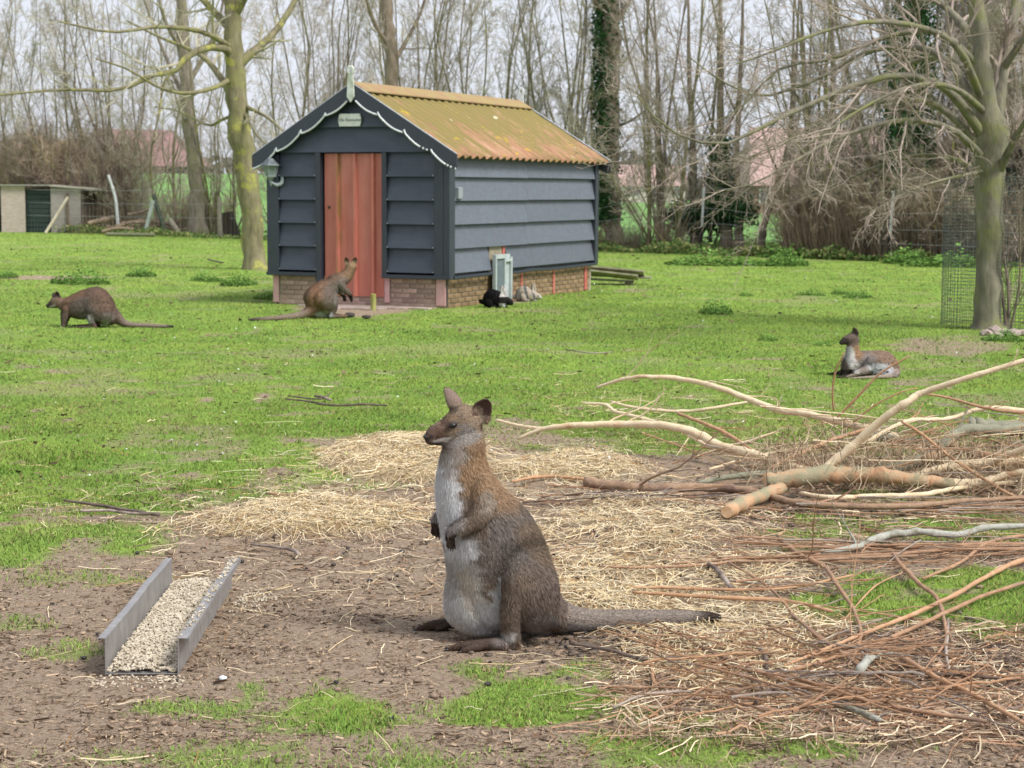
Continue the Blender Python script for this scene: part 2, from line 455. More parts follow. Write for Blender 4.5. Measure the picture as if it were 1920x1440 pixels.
V, F, k = blades(x, y, h, .0023 + .0006 * y * .5, rs, .8, True)
tint = grass_tint(x, y, rs)
o = mk('grass', V, F, GRASSM, attrs={'tint': rgba(np.repeat(tint, k, 0))}); tag(o, 'short fresh green grass on the near ground', 'grass', kind='stuff')
x, y = sample_ground(430000, 11, 64, rs, 1.6, .34)
g, s, th, mu = masks(x, y)
inside = y < 46.5 - .94 * x
keep = (rs.random(len(x)) < np.clip(g * 1.1, 0, 1)) & inside & keepshed(x, y)
x, y = x[keep], y[keep]
h = (.010 + .012 * rs.random(len(x)) + .02 * np.clip(fbm(x * 1.2, y * 1.2, 62) - .5, 0, 1)) * (1 + .01 * y)
V, F, k = blades(x, y, h, .0022 + .00055 * y, rs, .9)
tint = grass_tint(x, y, rs)
o = mk('grass', V, F, GRASSM, attrs={'tint': rgba(np.repeat(tint, k, 0))}); tag(o, 'bright green lawn of the paddock reaching back to the hedge', 'grass', kind='stuff')

# ---------------------------------------------------------------- straw, chips, clods, twig litter
STRAWM = leafmat('dry_stalk', .15, .55)
def strands(x, y, L, w, rng, lift=.03, N=4, tint=None, curl=.16, zbase=0.0):
    n = len(x); a = rng.random(n) * 2 * np.pi
    Pt = np.zeros((n, N, 3)); Pt[:, 0, 0] = x; Pt[:, 0, 1] = y
    for j in range(1, N):
        a = a + rng.normal(size=n) * curl
        Pt[:, j, 0] = Pt[:, j - 1, 0] + np.cos(a) * L / (N - 1); Pt[:, j, 1] = Pt[:, j - 1, 1] + np.sin(a) * L / (N - 1)
    zz = rng.random((n, 1)) * lift + rng.normal(size=(n, N)) * lift * .2
    Pt[:, :, 2] = ground_z(Pt[:, :, 0], Pt[:, :, 1]) + np.maximum(zz, .001) + zbase
    side = np.stack([-np.sin(a), np.cos(a), rng.normal(size=n) * .5], -1)
    A_ = Pt - side[:, None] * w[:, None, None] / 2; B_ = Pt + side[:, None] * w[:, None, None] / 2
    V = np.stack([A_, B_], 2).reshape(-1, 3)
    i = np.arange(n * N * 2).reshape(n, N, 2)
    q = np.stack([i[:, :-1, 0], i[:, :-1, 1], i[:, 1:, 1], i[:, 1:, 0]], -1).reshape(-1, 4)
    return V, [q], np.repeat(tint, N * 2, 0)
def straw_tint(n, rng):
    a = rng.random((n, 1))
    c = np.array([.78, .59, .31]) * (1 - a) + np.array([.96, .84, .62]) * a
    c = c * (.52 + .6 * rng.random((n, 1)))
    br = rng.random(n) < .14
    c[br] = np.array([.36, .2, .09]) * (.6 + .7 * rng.random((br.sum(), 1)))
    return c
x, y = sample_ground(300000, 4.3, 13, rs, 1.0, .36)
g, s, th, mu = masks(x, y)
keep = rs.random(len(x)) < np.clip(s * 1.0, 0, 1) ** 1.3
x, y = x[keep], y[keep]; n = len(x)
V, F, t = strands(x, y, .05 + .13 * rs.random(n) ** 1.5, 0.0009 + .0009 * rs.random(n) + .00010 * y, rs, .03, 4, straw_tint(n, rs))
o = mk('straw', V, F, STRAWM, attrs={'tint': rgba(t)}); tag(o, 'loose pale yellow straw spread around the wallaby', 'straw', kind='stuff')
x, y = sample_ground(42000, 4.3, 16, rs, 1.0, .36)
g, s, th, mu = masks(x, y)
keep = rs.random(len(x)) < np.clip(th * .8 * (.3 + 1.4 * (fbm(x * 3, y * 3, 66) > .5)) + .03, 0, 1)
x, y = x[keep], y[keep]; n = len(x)
V, F, t = strands(x, y, .05 + .20 * rs.random(n) ** 1.8, .0006 + .0009 * rs.random(n) + .00012 * y, rs, .018, 4, straw_tint(n, rs), .07, zbase=.004)
o = mk('straw', V, F, STRAWM, attrs={'tint': rgba(t)}); tag(o, 'thin scattered hay stalks lying on the grass', 'straw', kind='stuff')
# dead leaves, crumbs and flecks of soil showing all over the lawn
x, y = sample_ground(6000, 8, 45, rs, 1.5, .34); kq = keepshed(x, y) & (y < 46 - .94 * x) & (fbm(x * 1.3, y * 1.0, 68) > .40); x, y = x[kq], y[kq]; n = len(x)
ct = np.array([[.15, .11, .07]]) * rs.uniform(.35, 1.8, (n, 1))
V, F, t = strands(x, y, (.010 + .03 * rs.random(n) ** 2) * (1 + .03 * y), .004 + .0006 * y, rs, .012, 2, ct, zbase=.008)
o = mk('leaf_crumbs', V, F, STRAWM, attrs={'tint': rgba(t)}); tag(o, 'brown leaf crumbs and specks lying in the lawn', 'leaf litter', kind='stuff')
# wood chips and bark crumbs over the bare soil
x, y = sample_ground(120000, 4.2, 12.5, rs, 1.0, .36)
g, s, th, mu = masks(x, y)
keep = rs.random(len(x)) < np.clip(1.0 - g * 1.5 - s * .6, 0, 1) * (.45 + .55 * (fbm(x * 3, y * 3, 71) > .45))
x, y = x[keep], y[keep]; n = len(x)
tt = rs.random((n, 1)); ct = np.array([.16, .10, .065]) * (1 - tt) + np.array([.60, .45, .31]) * tt ** 1.4
dk = rs.random(n) < .33; ct[dk] = ct[dk] * .25
V, F, t = strands(x, y, .006 + .04 * rs.random(n) ** 2.5, .002 + .004 * rs.random(n) ** 2, rs, .008, 2, ct)
o = mk('wood_chips', V, F, STRAWM, attrs={'tint': rgba(t)}); tag(o, 'brown wood chips and bark crumbs on the bare soil', 'wood chips', kind='stuff')

def ico():
    import bmesh
    bm = bmesh.new(); bmesh.ops.create_icosphere(bm, subdivisions=1, radius=1)
    V = np.array([v.co[:] for v in bm.verts]); F = np.array([[v.index for v in f.verts] for f in bm.faces]); bm.free(); return V, F
IV, IF = ico()
def lumps(x, y, r, rng, flat=.6, sink=.3, elong=1.6):
    n = len(x); k = len(IV)
    v = IV[None] * (1 + rng.normal(size=(n, k, 1)) * .14)
    v = v * np.stack([r * (1 + (elong - 1) * rng.random(n)), r, r * flat], -1)[:, None]
    a = rng.random(n) * 6.283; ca, sa = np.cos(a)[:, None], np.sin(a)[:, None]
    vx = v[..., 0] * ca - v[..., 1] * sa; vy = v[..., 0] * sa + v[..., 1] * ca
    z = ground_z(x, y) + r * flat * (1 - sink)
    V = np.stack([vx + x[:, None], vy + y[:, None], v[..., 2] + z[:, None]], -1)
    F = IF[None] + (np.arange(n) * k)[:, None, None]
    return V.reshape(-1, 3), [F.reshape(-1, 3)]
CLODM = simple('dry_soil_clod', (.12, .085, .062), (.34, .25, .185), 30, .95, .6, .004, spec=.1)
DUNGM = simple('dark_dung', (.022, .02, .02), (.07, .062, .058), 40, .7, .5, .003, spec=.3)
x, y = sample_ground(4200, 4.2, 12.5, rs, 1.0, .36)
g, s, th, mu = masks(x, y); keep = rs.random(len(x)) < np.clip(.9 - g - s * .7, 0, 1); x, y = x[keep], y[keep]
V, F = lumps(x, y, .003 + .010 * rs.random(len(x)) ** 3, rs)
o = mk('soil_clods', V, F, CLODM, smooth=True); tag(o, 'small crumbled clods of dry brown soil', 'soil', kind='stuff')
# dung pellets: scattered all over and dense behind the wallaby
x, y = sample_ground(420, 4.4, 22, rs, 1.2, .36)
g, s, th, mu = masks(x, y); keep = rs.random(len(x)) < .30 + .4 * s; x, y = x[keep], y[keep]
q = G(rs.normal(1150, 110, 120), rs.normal(1095, 60, 120)); x = np.append(x, q[:, 0]); y = np.append(y, q[:, 1])
q = G(rs.normal(1270, 90, 90), rs.normal(1205, 16, 90)); x = np.append(x, q[:, 0]); y = np.append(y, q[:, 1])
q = G(rs.normal(720, 120, 45), rs.normal(1060, 45, 45)); x = np.append(x, q[:, 0]); y = np.append(y, q[:, 1])
V, F = lumps(x, y, .005 + .005 * rs.random(len(x)), rs, .75, 0, 1.7)
o = mk('dung_pellets', V, F, DUNGM, smooth=True); tag(o, 'dark wallaby droppings scattered over straw and soil', 'droppings', kind='stuff')
# mud lumps below the tail and towards the branches
q = np.vstack([G(rs.normal(1180, 130, 260), rs.normal(1212, 14, 260)), G(rs.normal(1790, 120, 420), rs.normal(1235, 40, 420)), G(rs.normal(1500, 160, 260), rs.normal(966, 14, 260))])
V, F = lumps(q[:, 0], q[:, 1], .004 + .014 * rs.random(len(q)) ** 2.5, rs, .5, .4)
o = mk('mud_lumps', V, F, simple('damp_mud', (.06, .044, .034), (.16, .12, .09), 25, .8, .6, .004), smooth=True); tag(o, 'damp dark mud lumps trodden between the twigs', 'mud', kind='stuff')
# clover and daisies in the lawn
x, y = sample_ground(500, 9, 40, rs, 1.4, .34); k_ = keepshed(x, y); x, y = x[k_], y[k_]; n = len(x); w = .004 + .0004 * y
z = ground_z(x, y) + .035; a = rs.random(n) * 6
V = np.stack([np.stack([x + np.cos(a + i * 1.5708) * w, y + np.sin(a + i * 1.5708) * w, z + rs.normal(size=n) * .004], -1) for i in range(4)], 1).reshape(-1, 3)
ct = np.where(rs.random((n, 1)) < .5, np.array([[.75, .77, .72]]), np.array([[.5, .6, .2]]))
o = mk('daisies', V, [np.arange(4 * n).reshape(n, 4)], STRAWM, attrs={'tint': rgba(np.repeat(ct, 4, 0))}); tag(o, 'tiny white daisies and clover heads dotted in the lawn', 'daisies', kind='stuff')
# ================================================================ the shed
SEp = empty('shed', (SP[0], SP[1], 0), SA)
tag(SEp, 'dark blue grey clapboard shed with red door and rusty corrugated roof', 'shed')
def fr(px, py, off=0.0):
    """(x, z) on the front wall plane"""
    d = ray(px, py); n = np.array([-math.sin(SA), math.cos(SA)])
    t = ((SP - n * off) @ n) / (d[..., :2] @ n)
    p = d[..., :2] * t[..., None] - SP
    return p @ SD, CAMZ + d[..., 2] * t
def sid(px, py, off=0.0):
    d = ray(px, py); n = SD; t = ((SP + n * off) @ n) / (d[..., :2] @ n)
    p = d[..., :2] * t[..., None] - SP
    return p @ SE, CAMZ + d[..., 2] * t
W, D = 2.5, 4.95
def weathered(name, c1, c2, rough, grain=(1, 1, 1), stain=None, objvar=.06, spec=.5, bscale=40, bs=.15):
    m, nt, b = new_mat(name); v = coords(nt, 'Object', grain)
    col = ramp(nt, noise(nt, v, 6, 6, .65), [(.3, c1), (.7, c2)])
    v2 = coords(nt, 'Object'); ns = noise(nt, v2, 34, 3)
    col = mix(nt, rng01(nt, ns, .70, .76, 0, .35), col, (.3, .32, .36))
    if stain:
        st = noise(nt, coords(nt, 'Object', (1, 1, .25)), 5, 5, .7)
        col = mix(nt, rng01(nt, st, .52, .72, 0, .6), col, stain)
    oi = nt.nodes.new('ShaderNodeObjectInfo'); f = rng01(nt, oi.outputs['Random'], 0, 1, 1 - objvar, 1 + objvar)
    vm = nt.nodes.new('ShaderNodeVectorMath'); vm.operation = 'SCALE'
    nt.links.new(col, vm.inputs[0]); nt.links.new(f, vm.inputs['Scale'])
    nt.links.new(vm.outputs[0], b.inputs['Base Color'])
    rr = rng01(nt, noise(nt, v2, 9, 5), .3, .7, rough - .1, rough + .12); nt.links.new(rr, b.inputs['Roughness'])
    b.inputs['Specular IOR Level'].default_value = spec
    bump(nt, b, noise(nt, v, bscale, 5), bs, .004)
    return m
NAVY = weathered('navy_cladding_paint', (.040, .050, .072), (.054, .066, .092), .5, (1, 1, 9), None, .08)
NAVYS = weathered('navy_cladding_side_sheen', (.092, .106, .135), (.122, .138, .168), .42, (1, 1, 7), (.10, .105, .115), .12, .6)  # navy cladding again, lighter: sky reflection on the side put into its colour
TRIMN = weathered('navy_trim_paint', (.026, .032, .046), (.036, .043, .058), .45, (9, 9, 1), None, .05)
DARK = simple('core_void_shade', (.008, .008, .01), (.014, .014, .016), 10, .9)  # unlit inside of the shed as a near-black colour
rows = [1.955, 1.65, 1.352, 1.055, .755, .45]
# core, near black: the shade behind the gaps is put into its colour
MB().box((-W + .07, .07, .05), (-.07, D - .06, 1.94)).prism([(-W + .07, 1.94), (-.07, 1.94), (-W / 2, 2.66)], .07, D - .06, axis=1).build('wall_core', DARK, SEp)
dx0, _ = fr(609, 420); dx1, _ = fr(721, 420)
dx0, dx1 = float(dx0), float(dx1)
def board_profile(zt, zb, a=.012, bb=.078, th=.012):
    return [(-a, zt), (-bb, zb), (-bb + th, zb), (-a + th, zt)]
def front_board(x0, x1, zt, zb, name='clapboard'):
    mb = MB(); p = board_profile(zt, zb)
    v = [(x, y, z) for x in (x0, x1) for (y, z) in p]
    mb.add(v, [[[i, (i + 1) % 4, 4 + (i + 1) % 4, 4 + i] for i in range(4)], [[3, 2, 1, 0], [4, 5, 6, 7]]])
    return mb.build(name, NAVY, SEp)
for i in range(5):
    front_board(-W + .125, dx0 - .085, rows[i] + .015, rows[i + 1])
    front_board(dx1 + .075, -.135, rows[i] + .015, rows[i + 1])
SL = .61; ZA = 2.74
def gable_board(zt, zb):
    mb = MB()
    ht, hb = max((ZA - zt) / SL, .02), min((ZA - zb) / SL, W / 2 - .0)
    c = -W / 2; p = board_profile(zt, zb)
    v = []
    for s in (-1, 1):
        for k, (y, z) in enumerate(p):
            v.append((c + s * (ht if k in (0, 3) else hb), y, z))
    mb.add(v, [[[i, (i + 1) % 4, 4 + (i + 1) % 4, 4 + i] for i in range(4)], [[3, 2, 1, 0], [4, 5, 6, 7]]])
    return mb.build('clapboard', NAVY, SEp)
gable_board(2.285, 1.955); gable_board(2.585, 2.27); gable_board(2.73, 2.57)
# side boards, two lengths each
ym = float(sid(981, 400)[0]); hy0 = float(sid(912, 480)[0]); hy1 = float(sid(940, 480)[0])
def side_board(y0, y1, zt, zb, dz=0.0, mat_=None, sk=0.0):
    p = board_profile(zt, zb); v = []
    for j, y in enumerate((y0, y1)):
        for k, (a, z) in enumerate(p):
            yy = y + (sk if (j == 0 and k in (1, 2)) else 0)
            v.append((-a, yy, z + dz * j))
    mb = MB().add(v, [[[i, 4 + i, 4 + (i + 1) % 4, (i + 1) % 4] for i in range(4)], [[0, 1, 2, 3], [7, 6, 5, 4]]])
    return mb.build('clapboard', mat_ or NAVYS, SEp)
for i in range(5):
    segs = [(.075, ym - .002), (ym + .002, D - .10)]
    if i == 4: segs = [(.075, hy0 - .01), (hy1 + .04, ym + .2), (ym + .204, D - .10)]
    for k, (a, b_) in enumerate(segs):
        o = side_board(a, b_, rows[i] + .015, rows[i + 1] + (.004 if k else 0), 0, sk=.09 if (i == 4 and k == 1) else 0)
# corner posts and door posts, sills
def box(name, a, b_, mat_, par=SEp, bev=.003):
    return MB().box(a, b_).build(name, mat_, par, bevel=bev)
box('corner_post', (-.13, -.088, .42), (-.004, -.002, 1.955), TRIMN)
box('corner_post', (.0, -.088, .42), (.086, .07, 1.90), TRIMN)
box('corner_post', (-W - .05, -.088, .42), (-W + .12, .10, 1.93), TRIMN)
box('corner_post', (.0, D - .095, .40), (.088, D + .03, 1.90), TRIMN)
box('door_post', (dx0 - .085, -.088, .10), (dx0 - .022, .02, 1.95), TRIMN)
box('door_post', (dx1 + .004, -.088, .42), (dx1 + .07, .02, 1.95), TRIMN)
box('sill_strip', (-W - .06, -.10, .375), (dx0 - .088, .0, .42), TRIMN)
box('sill_strip', (dx1 + .004, -.10, .375), (.10, .0, .42), TRIMN)
mb = MB(); 
mb.tube([(.088, .02, .39), (.09, hy0 - .1, .40), (.088, hy0 - .02, .415)], .022, 6)
mb.tube([(.07, hy1 + .05, .395), (.078, (hy1 + ym) / 2, .385), (.072, ym + .1, .40), (.072, ym + .8, .385), (.07, D, .395)], .022, 6)
mb.build('sill_strip', TRIMN, SEp)
# left, back walls (plain boards, unseen from the front)
for i in range(5):
    o = side_board(.1, D - .05, rows[i] + .015, rows[i + 1]); o.matrix_world = Matrix.Translation((-W, D, 0)) @ Matrix.Rotation(math.pi, 4, 'Z')
    o.parent = SEp
    o = front_board(-W, 0, rows[i] + .015, rows[i + 1]); o.matrix_world = Matrix.Translation((-W, D, 0)) @ Matrix.Rotation(math.pi, 4, 'Z')
    o.parent = SEp
box('wall_core', (-W + .03, .0, 0), (-W + .06, D, 1.9), DARK); 
MB().prism([(-W + .02, 1.94), (-.02, 1.94), (-W / 2, 2.70)], D - .05, D, axis=1).build('back_gable', NAVY, SEp)
# brick plinth
BRF = simple('pink_washed_brick', (.30, .19, .155), (.47, .34, .28), 9, .9, .7, .006, objvar=.22, spec=.2, lo=.3, hi=.7)
BRS = simple('mossy_yellow_brick', (.15, .105, .055), (.30, .205, .12), 10, .9, .7, .006, objvar=.2, spec=.2)
MORT = simple('old_mortar', (.25, .21, .16), (.38, .33, .27), 20, .95, .6, .004)
MORTP = simple('pinkish_mortar', (.36, .27, .22), (.46, .36, .30), 20, .95, .6, .004)
box('plinth_core', (-W + .012, .012, -.05), (-.012, D - .012, .374), MORT, bev=0)
PBASE = box('plinth_core', (-W + .011, .0075, -.05), (.0, .0118, .12), MORTP, bev=0)
bm1 = {}
def brick(x, y, z, l, axis, mt):
    key = (round(l, 3), axis, mt.name)
    j = rs.normal(size=3) * .0015
    if key not in bm1:
        a, b_ = ((0, 0, 0), (l - .011, .1, .052)) if axis == 0 else ((-.1, 0, 0), (0, l - .011, .052))
        o = MB().box(a, b_).build('brick', mt, SEp, bevel=.004); bm1[key] = o
    else:
        o = bm1[key].copy(); C.objects.link(o)
    o.location = (x, y + j[1] if axis == 0 else y, z)
    if axis == 1: o.location.x += j[0]
    o.rotation_euler = (0, 0, j[2] * 3)
for c in range(6):
    z = .004 + c * .0625
    x = -W + .10 - (.105 if c % 2 else 0)
    while x < -.12:
        l = .21
        x0 = max(x, -W + .10); x1 = min(x + l, -.145)
        if x1 - x0 > .04 and not (c >= 2 and x1 > dx0 - .02 and x0 < dx1 + .08):
            brick(x0, .0, z, round(x1 - x0, 2), 0, BRF)
        elif c >= 2 and x1 - x0 > .04:
            if x0 < dx0 - .06: brick(x0, .0, z, round(dx0 - .02 - x0, 2), 0, BRF)
            elif x1 > dx1 + .13: brick(dx1 + .09, .0, z, round(x1 - dx1 - .09, 2), 0, BRF)
        x += l
    y = .02 - (.105 if c % 2 else 0)
    while y < D - .08:
        y0 = max(y, .02); y1 = min(y + .21, D - .07)
        if y1 - y0 > .04: brick(0, y0, z, round(y1 - y0, 2), 1, BRS)
        y += .21
PINK = simple('faded_pink_paint', (.52, .27, .27), (.62, .38, .37), 7, .7, .3, .003)
REDP = simple('worn_red_paint', (.45, .09, .07), (.55, .17, .14), 9, .6, .3, .003)
box('corner_board', (-W - .01, -.018, 0.02), (-W + .075, .0, .374), PINK)
box('corner_board', (dx1 + .004, -.018, .06), (dx1 + .078, .0, .374), PINK)
box('corner_board', (-.135, -.022, .04), (-.004, -.001, .374), PINK)
box('wall_strip', (.001, .0, .03), (.012, .028, .374), simple('dark_edge', (.05, .045, .04), (.08, .07, .06)))
for pxs, wdt, mt in ((976, .05, REDP), (1036, .06, REDP), (1095, .09, REDP)):
    yy = min(float(sid(pxs, 520)[0]), D - .08)
    box('wall_strip', (.003, yy, .02), (.012, yy + wdt, .374), mt)
# door: ribbed red sheet
m, nt, b = new_mat('faded_red_door'); v = coords(nt, 'Object', (1, 1, .2))
col_ = ramp(nt, noise(nt, v, 8, 6), [(.3, (.44, .12, .085)), (.7, (.54, .20, .15))])
v2 = coords(nt, 'Object'); sx = nt.nodes.new('ShaderNodeSeparateXYZ'); nt.links.new(v2, sx.inputs[0])
# green algae run down the first rib
al = nt.nodes.new('ShaderNodeMath'); al.operation = 'SUBTRACT'; nt.links.new(sx.outputs[0], al.inputs[0]); al.inputs[1].default_value = .215
ab = nt.nodes.new('ShaderNodeMath'); ab.operation = 'ABSOLUTE'; nt.links.new(al.outputs[0], ab.inputs[0])
am = nt.nodes.new('ShaderNodeMath'); am.operation = 'MULTIPLY'; nt.links.new(rng01(nt, ab.outputs[0], .0, .055, 1, 0), am.inputs[0])
nt.links.new(rng01(nt, noise(nt, coords(nt, 'Object', (3, 3, .6)), 4, 5), .35, .6), am.inputs[1])
col_ = mix(nt, am.outputs[0], col_, (.24, .14, .045))
nt.links.new(col_, b.inputs['Base Color']); b.inputs['Roughness'].default_value = .5
bump(nt, b, noise(nt, v2, 30, 4), .12, .004)
door = empty('door', (dx0 + .005, -.005, .128)); door.parent = SEp
dw = dx1 - dx0 - .01
ribs = [float(fr(p_, 420)[0]) - dx0 for p_ in (634, 667, 701)]
pr = [(0, 0)]
for r_ in ribs: pr += [(r_ - .026, 0), (r_ - .014, -.045), (r_ + .014, -.045), (r_ + .026, 0)]
pr += [(dw, 0), (dw, .006)] + [(p_[0], p_[1] + .006) for p_ in pr[::-1]]
zt_ = 1.94 - .128
n = len(pr)
vv = [(x, y, z) for z in (0, zt_) for x, y in pr]
half = n // 2
mb = MB().add(vv, [[[i, (i + 1) % n, n + (i + 1) % n, n + i] for i in range(n)]])
mb.build('door_sheet', m, door)
o = MB().tube([(.065, -.012, 1.13), (.065, .002, 1.13)], .02, 10).tube([(.065, -.02, 1.13), (.065, -.008, 1.13)], .009, 8).build('lock', simple('dull_lock', (.06, .04, .035), (.1, .07, .05), metal=.3), door)
# roof
m, nt, b = new_mat('rusty_mossy_roof'); v = coords(nt, 'Object'); vs = coords(nt, 'Object', (.45, 1.6, .45))
n1 = noise(nt, vs, 3.2, 6, .7); n2 = noise(nt, v, 1.6, 5, .6); n3 = noise(nt, vs, 9, 5, .7)
c_ = ramp(nt, n1, [(.3, (.19, .10, .065)), (.5, (.35, .19, .115)), (.72, (.47, .30, .19))])
sx = nt.nodes.new('ShaderNodeSeparateXYZ'); nt.links.new(v, sx.inputs[0])
mz = nt.nodes.new('ShaderNodeMath'); mz.operation = 'MULTIPLY_ADD'; nt.links.new(sx.outputs[2], mz.inputs[0]); mz.inputs[1].default_value = .55; mz.inputs[2].default_value = -1.12
ad = nt.nodes.new('ShaderNodeMath'); ad.operation = 'ADD'; nt.links.new(mz.outputs[0], ad.inputs[0]); nt.links.new(n2, ad.inputs[1])
ad2 = nt.nodes.new('ShaderNodeMath'); ad2.operation = 'ADD'; nt.links.new(ad.outputs[0], ad2.inputs[0]); nt.links.new(rng01(nt, n3, .3, .7, -.26, .26), ad2.inputs[1])
c_ = mix(nt, rng01(nt, ad2.outputs[0], .38, .66, 0, .92), c_, (.21, .175, .06))
c_ = mix(nt, rng01(nt, noise(nt, v, 3.4, 6, .75), .61, .68, 0, .9), c_, (.56, .38, .02))
vo = nt.nodes.new('ShaderNodeTexVoronoi'); vo.inputs['Scale'].default_value = 2.1; nt.links.new(v, vo.inputs['Vector'])
c_ = mix(nt, rng01(nt, vo.outputs['Distance'], .10, .07), c_, (.5, .48, .34))
nt.links.new(c_, b.inputs['Base Color']); b.inputs['Roughness'].default_value = .85; b.inputs['Specular IOR Level'].default_value = .2
bump(nt, b, noise(nt, v, 40, 5), .4, .006)
ROOFM = m
NW, HW, OV = 25, 1.44, .14
ya = np.linspace(-OV, D + OV, NW * 10 + 1)
wv = .023 * np.cos((ya + OV) / (D + 2 * OV) * NW * 2 * np.pi)
for sgn in (1, -1):
    rowsn = 9; V = []
    for j in range(rowsn):
        t = j / (rowsn - 1); x = sgn * (HW * t); z = 2.775 - SL * HW * t
        sag = .006 * math.sin(j * 2.1)
        V.append(np.stack([np.full_like(ya, -W / 2 + x + sgn * SL * 0) + sgn * wv * .52, ya, z + wv * .85 + sag * (ya > 2)], -1))
    V = np.array(V); i = np.arange(V.shape[0] * V.shape[1]).reshape(V.shape[:2])
    q = np.stack([i[:-1, :-1], i[:-1, 1:], i[1:, 1:], i[1:, :-1]], -1).reshape(-1, 4)
    if sgn > 0: q = q[:, ::-1]
    o = mk('roof_sheet', V.reshape(-1, 3), [q], ROOFM, SEp, smooth=True)
    s_ = o.modifiers.new('thick', 'SOLIDIFY'); s_.thickness = .009; s_.offset = 0
PINKR = simple('pink_under_ridge', (.42, .14, .12), (.5, .2, .17), 9, .8)
mb = MB()
for sgn in (1, -1):
    v = []
    for y in np.linspace(-OV - .01, D + OV + .01, 2):
        v += [(-W / 2, y, 2.84), (-W / 2 + sgn * .20, y, 2.84 - .20 * SL), (-W / 2 + sgn * .197, y, 2.826 - .20 * SL), (-W / 2, y, 2.824)]
    mb.add(v, [[[0, 1, 5, 4], [1, 2, 6, 5], [2, 3, 7, 6]], [[0, 3, 2, 1], [4, 5, 6, 7]]])
mb.build('ridge_cap', simple('ochre_ridge_cap', (.30, .18, .095), (.30, .24, .09), 6, .85, .4, .005), SEp)
# barge boards with scalloped foot and white scroll trim
L_ = math.hypot(HW + .03, SL * (HW + .03)); NS = 4
def foot(s):
    f = (s / L_ * NS) % 1.0
    return .150 + .036 * np.sin(np.pi * f) - .03 * np.exp(-((f - .0) / .05) ** 2) + .012 * f
cosr, sinr = math.cos(math.atan(SL)), math.sin(math.atan(SL))
WHT = simple('old_white_paint', (.55, .58, .60), (.74, .76, .76), 20, .6, .3, .002)
FLASH = simple('grey_flashing', (.35, .36, .38), (.5, .51, .53), 12, .5)
for end in (0, 1):
    y0, y1 = (-.165, -.142) if end == 0 else (D + .142, D + .165)
    for sgn in (1, -1):
        ss = np.linspace(0, L_, 81)
        def pt(s, o): return (-W / 2 + sgn * (s * cosr - o * sinr * 1.0 * 0 - 0), 2.815 - s * sinr - o / cosr)
        top = [pt(s, 0) for s in ss]; bot = [pt(s, foot(s)) for s in ss]
        V = []
        for y in (y0, y1): V += [(a, y, z) for a, z in top] + [(a, y, z) for a, z in bot]
        k = len(ss); i = np.arange(k - 1)
        F = [np.stack([i, i + 1, k + i + 1, k + i], -1), np.stack([2 * k + i, 3 * k + i, 3 * k + i + 1, 2 * k + i + 1], -1),
             np.stack([i, 2 * k + i, 2 * k + i + 1, i + 1], -1), np.stack([k + i, k + i + 1, 3 * k + i + 1, 3 * k + i], -1),
             np.array([[0, k, 3 * k, 2 * k], [k - 1, 3 * k - 1, 4 * k - 1, 2 * k - 1][::1]])]
        F[4] = np.array([[0, k, 3 * k, 2 * k], [k - 1, 3 * k - 1, 4 * k - 1, 2 * k - 1]])
        MB().add(V, F).build('barge_board', TRIMN, SEp)
        if end == 0:
            parts_ = [(0.07, L_ - .01)] if sgn < 0 else [(.07, L_ * .50), (L_ * .505, L_ * .66), (L_ * .68, L_ * .70), (L_ * .715, L_ * .73), (L_ * .76, L_ * .90), (L_ * .91, L_ * .93), (L_ * .94, L_ * .955), (L_ * .985, L_ * .998)]
            for a, b_ in parts_:
                s2 = np.arange(a, b_, .012)
                if len(s2) < 2: s2 = np.array([a, b_])
                MB().tube([(*[pt(s, foot(s) - .012)[0]], -.168, pt(s, foot(s) - .012)[1]) for s in s2], .0115, 5).build('scroll_trim', WHT, SEp)
            a, b_ = pt(0, -.006), pt(L_, -.006)
            MB().tube([(a[0], -.155, a[1]), (b_[0], -.155, b_[1])], .008, 5).build('rake_flashing', FLASH, SEp)
        if end == 1:
            a, b_ = pt(0, -.006), pt(L_, -.006)
            MB().tube([(a[0], D + .155, a[1]), (b_[0], D + .155, b_[1])], .010, 5).build('rake_flashing', FLASH, SEp)
# finials
def finial(y, sc, mt):
    f = MB(); c = -W / 2
    f.prism([(c - .052, 2.645), (c, 2.575), (c + .052, 2.645), (c + .034, 2.93), (c - .034, 2.93)], y - .02, y, axis=1)
    a = np.linspace(0, 2 * np.pi, 17)
    f.tube([(c + .036 * math.cos(t), y - .01, 2.975 + .05 * math.sin(t)) for t in a], .017, 6, caps=False)
    o = f.build('finial', mt, SEp); return o
finial(-.172, 1, simple('algae_white_paint', (.42, .46, .36), (.68, .70, .66), 9, .6, .2, .002)); finial(D + .19, .7, WHT)
# name plaque
c0 = fr(np.array([638., 687.]), np.array([225., 226.])); cx = float(c0[0].mean()); cz = float(c0[1].mean())
w2, h2 = .165, .078
pl = [(-w2 + .02, -h2), (w2 - .02, -h2), (w2 - .008, -h2 * .55), (w2, 0), (w2 - .008, h2 * .55), (w2 - .02, h2), (-w2 + .02, h2), (-w2 + .008, h2 * .55), (-w2, 0), (-w2 + .008, -h2 * .55)]
sg = MB().prism(pl, -.098, -.084, axis=1).build('name_plaque', simple('cream_plaque', (.62, .63, .58), (.78, .78, .74), 14, .5), SEp)
sg.location = (cx, 0, cz)
fc = bpy.data.curves.new('lettering', 'FONT'); fc.body = 'Villa Rammelaar'; fc.size = .052; fc.align_x = 'CENTER'; fc.align_y = 'CENTER'; fc.shear = .3; fc.extrude = .001
fo = bpy.data.objects.new('lettering', fc); C.objects.link(fo); fo.parent = sg; fo.location = (0, -.0995, .0); fo.rotation_euler = (R_(90), 0, 0)
bpy.context.view_layer.update()
